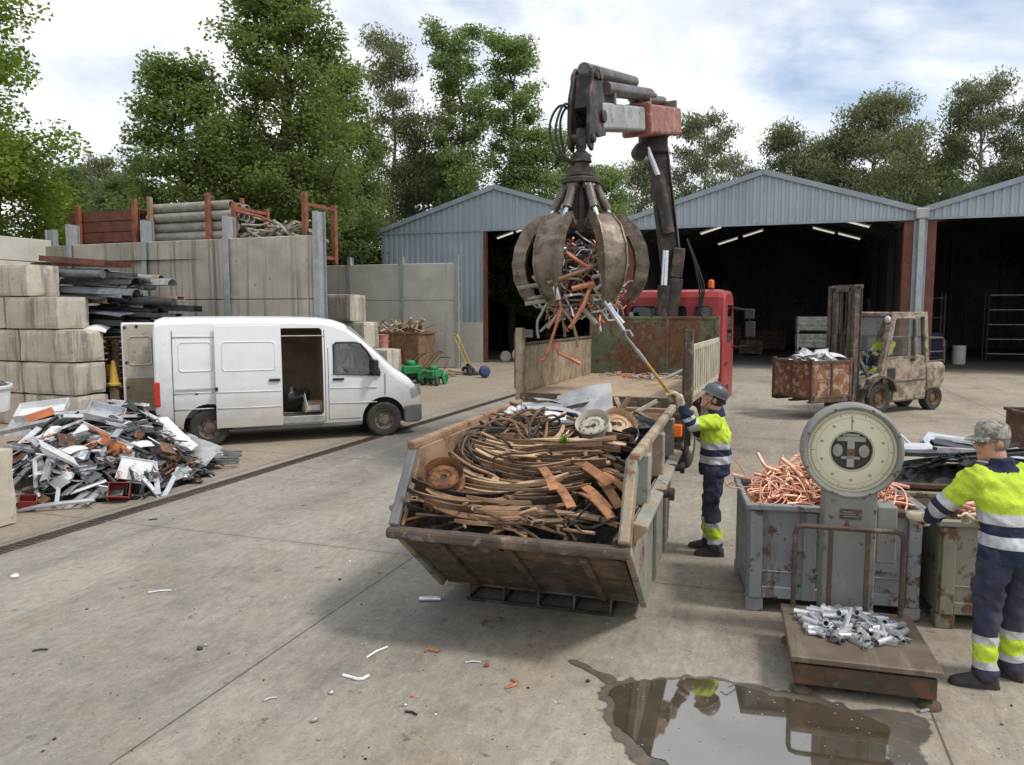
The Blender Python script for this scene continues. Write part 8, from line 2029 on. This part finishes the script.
        if best and best[0] > .12:
            r = best[0]
            if r < .40: return 0
            if r < .50: return 2
            if r < .60: return 1
            if r < .68: return 2
            return 1
        z = c.z-dz
        if z > 1.19: return 1 if (V((c.x,c.y,0))-V((nk.x,nk.y,0))).length < .118 and z > nk.z-dz-.035 else 0
        if z > 1.115: return 2
        if z > 1.045: return 1
        if z > .965: return 2
        return 1
    classify(me, [K['hivis'],K['navy'],K['tape']], jid); wrinkle(me, .026, 8, seed+3); link('jacket', me, t)
    # boots
    for i, s_ in enumerate('lr'):
        an = j['an_'+s_]; d = V(boots_dir[i]).normalized(); r_ = d.cross(V((0,0,1))).normalized(); z0 = an.z-.09
        b = MB(); rings = []
        for y, w_, h, zb in ((-.085,.026,.075,.012),(-.07,.040,.10,.0),(-.02,.044,.13,.0),(.03,.045,.12,.0),(.09,.050,.085,.0),(.15,.050,.065,.0),(.19,.040,.050,.004),(.21,.02,.035,.012)):
            rings.append([V((an.x,an.y,z0))+d*y+r_*(x*w_)+V((0,0,zb+z*(h-zb))) for x, z in ((-1,0),(1,0),(1.04,.35),(.75,.8),(.3,1),(-.3,1),(-.75,.8),(-1.04,.35))])
        b.loft(rings); limb(b, [V((an.x,an.y,z0+.05)), V((an.x,an.y,z0+.145))-d*.01], [.052,.05], 12)
        me = remeshed(b, .008, 2); me.materials.clear(); me.materials.append(K['boot'])
        o = link('boot', me, t)
        b = MB(); b.loft([[V((an.x,an.y,z0))+d*y+r_*(x*w_)+V((0,0,zz)) for x, y, w_ in ((-1,-.088,.03),(1,-.088,.03),(1,-.06,.046),(1,.0,.047),(1,.09,.054),(1,.16,.053),(1,.20,.036),(0,.217,.0),(-1,.20,.036),(-1,.16,.053),(-1,.09,.054),(-1,.0,.047),(-1,-.06,.046))] for zz in (.001,.022)], smooth=False); b.build('sole', K['rubber'], o)
    # gloves
    for (pos, axis, s_, mir) in grips:
        wr = j['wr_'+s_]
        HMx = hand_matrix(pos, axis, wr-V(pos))
        g = glove_mesh(1.08)
        if mir:
            for v in g.bm.verts: v.co.x *= -1
            bmesh.ops.reverse_faces(g.bm, faces=g.bm.faces)
        for v in g.bm.verts: v.co = HMx @ v.co
        e_ = HMx @ V((0,-.115,-.025)); limb(g, [e_, e_.lerp(wr,.6), wr.lerp(j['el_'+s_],.10)], [.034,.040,.046], 12)
        me = remeshed(g, .0055, 2); me.materials.clear(); me.materials.append(K['glove']); link('glove', me, t)
    # headgear
    if headgear == 'helmet':
        b = MB(); T = HM @ TR(0,-.005,.045) @ RX(.12)
        rings = []
        for z, k in ((0,1.0),(.03,.99),(.06,.93),(.085,.80),(.105,.58),(.117,.3),(.12,.02)):
            rings.append([T @ V((.106*k*math.cos(a),.128*k*math.sin(a),z)) for a in [2*PI*i/26 for i in range(26)]])
        b.loft(rings); 
        rings = []
        for k, z in ((1.0,.004),(1.04,-.003),(1.055,-.010),(1.0,-.006)):
            rings.append([T @ V((.106*k*math.cos(a),.128*k*math.sin(a)+(.045*max(0,math.sin(a))**2*(k-1)*9),z-.012*max(0,math.sin(a))*(k-1)*6)) for a in [2*PI*i/26 for i in range(26)]])
        b.loft(rings, cap=False)
        for x in (-.03,0,.03): b.tube([T @ V((x,.128*.9*math.cos(a)*(1-abs(x)*2),.012+.118*math.sin(a))) for a in [PI*i/12 for i in range(13)]],.005,6)
        b.build('helmet', K['helmet'], t)
        b = MB(); b.tube([HM @ V((s_*.083,.0,.02)) for s_ in (-1,)]+[HM @ V((-.07,.05,-.07)),HM @ V((0,.065,-.122)),HM @ V((.07,.05,-.07)),HM @ V((.083,.0,.02))],.004,6); b.build('chin_strap', K['black'], t)
    else:
        b = MB(); T = HM @ TR(0,-.012,.042) @ RX(.10)
        rings = []
        for z, k in ((-.012,1.0),(.02,1.01),(.05,.97),(.075,.86),(.09,.66),(.097,.35),(.098,.02)):
            rings.append([T @ V((.088*k*math.cos(a),.110*k*math.sin(a),z+.008*math.sin(a))) for a in [2*PI*i/26 for i in range(26)]])
        b.loft(rings)
        top = []; bot = []
        for i in range(13):
            a = PI*(.12+.76*i/12); top.append((.088*math.cos(a),.106*math.sin(a)))
        br = []
        for f, dzz in ((0,0),(.4,.0),(.8,-.008),(1,-.016)):
            br.append([T @ V((x*(1+.05*f),y+.075*f*(math.sin(PI*(.12+.76*i/12))**.6),-.004+dzz-.012*(abs(x)/.088)**2*f)) for i, (x, y) in enumerate(top)])
        b.loft(br, cap=False, closed=False); b.loft([[p-hu*.004 for p in r] for r in br], cap=False, closed=False)
        b.build('cap', K['cap'], t)
        b = MB()
        for s_ in (-1,1):
            b.tube([HM @ V((s_*.040+.022*math.cos(a),.098,.010+.015*math.sin(a))) for a in [2*PI*i/14 for i in range(14)]],.0022,5,closed=True); b.tube([HM @ V((s_*.062,.097,.014)),HM @ V((s_*.082,.06,.016)),HM @ V((s_*.083,-.01,.010))],.0022,5)
        b.tube([HM @ V((-.018,.102,.012)),HM @ V((.018,.102,.012))],.0022,5); b.build('spectacles', K['black'], t)
    return t
# worker with the long hook
rz1 = R(72.5); P1 = V((2.10,7.76,0))
def loc1(w): return M.Rotation(-rz1,3,'Z') @ (V(w)-P1)
h1 = V((1.61,7.60,1.66)); h2 = V((1.80,7.69,1.43)); pd_ = (h1-h2).normalized()
lh1, lh2 = loc1(h1), loc1(h2); lax = (lh1-lh2).normalized()
wl = lh1+V((-.02,-.09,-.075)); wr_ = lh2+V((.075,-.08,-.055))
person('person in hi-vis jacket and dark helmet reaching up with a long hook beside the skip', P1, rz1, dict(pel=(0,0,.95),chest=(0,-.005,1.26),neck=(0,.0,1.475),head=(0,.03,1.62),face=(-.12,.9,.30),
    sh_l=(-.19,.02,1.40),el_l=(-.285,.22,1.385),wr_l=wl,sh_r=(.18,.03,1.40),el_r=(.20,.16,1.16),wr_r=wr_,
    hip_l=(-.095,0,.90),kn_l=(-.10,.015,.50),an_l=(-.11,-.03,.09),hip_r=(.095,0,.90),kn_r=(.10,.05,.50),an_r=(.11,.05,.09)),
    'helmet', 1, grips=((lh1,lax,'l',False),(lh2,lax,'r',True)), boots_dir=((-.1,1,0),(.15,1,0)))
pt = thing('hook_pole', 'long varnished wooden pole with steel hook pointing up from the worker in the dark helmet', 'hook pole', h2-pd_*.12)
b = MB(); b.tube([V((0,0,0)), pd_*1.02], .0155, 10); b.build('shaft', K['pole'], pt)
b = MB(); e = pd_*1.02; sdx = pd_.cross(V((0,0,1))).normalized(); upx = sdx.cross(pd_)
dn = V((.72,-.1,-.35)).normalized()
b.tube([pd_*.92, pd_*1.08], .019, 8); b.tube([e, pd_*1.26, pd_*1.32+V((.02,0,.012)), pd_*1.32+V((.065,0,.01)), pd_*1.30+V((.085,0,-.03))], .012, 8); b.build('hook', K['galv'], pt)
# worker at the scale
rz2 = R(14); P2 = V((3.31,4.96,0))
def loc2(w): return M.Rotation(-rz2,3,'Z') @ (V(w)-P2)
LT = V((3.02,5.38,1.0)); LB = V((2.915,5.585,1.0))
g2 = LB.lerp(LT,.72); lg2 = loc2(g2); la2 = (loc2(LT)-loc2(LB)).normalized()
w2 = lg2+V((-.035,-.115,.035))
person('person in hi-vis jacket and camouflage cap working the lever of the dial scale', P2, rz2, dict(pel=(0,-.02,.96),chest=(-.01,.03,1.27),neck=(-.015,.075,1.485),head=(-.045,.125,1.635),face=(-.93,.30,-.16),
    sh_l=(-.195,.085,1.40),el_l=(-.30,.27,1.16),wr_l=w2,sh_r=(.185,.07,1.40),el_r=(.245,.14,1.12),wr_r=(.17,.36,1.03),
    hip_l=(-.10,-.02,.91),kn_l=(-.135,.0,.50),an_l=(-.155,-.03,.09),hip_r=(.10,-.02,.91),kn_r=(.12,.03,.50),an_r=(.13,.03,.09)),
    'cap', 6, grips=((lg2,la2,'l',False),((.15,.44,1.0),(1,.2,0),'r',True)), hair='hair', boots_dir=((-.85,.5,0),(-.35,.9,0)))
# forklift driver
P3 = fm @ V((-.98,yo,0)); rz3 = FA-PI/2
person('person in hi-vis jacket driving the forklift behind its dusty cab glass', (P3.x,P3.y,.28), rz3, dict(pel=(0,0,1.0),chest=(0,.02,1.30),neck=(0,.02,1.50),head=(0,.04,1.645),face=(0,1,-.05),
    sh_l=(-.19,.03,1.42),el_l=(-.23,.25,1.20),wr_l=(-.16,.50,1.22),sh_r=(.19,.03,1.42),el_r=(.23,.25,1.20),wr_r=(.16,.50,1.22),
    hip_l=(-.10,.04,.95),kn_l=(-.13,.45,.98),an_l=(-.12,.62,.62),hip_r=(.10,.04,.95),kn_r=(.13,.45,.98),an_r=(.12,.62,.62)),
    'cap', 9, grips=(((-.16,.60,1.20),(1,0,.2),'l',False),((.16,.60,1.20),(1,0,.2),'r',True)), dz=.04)
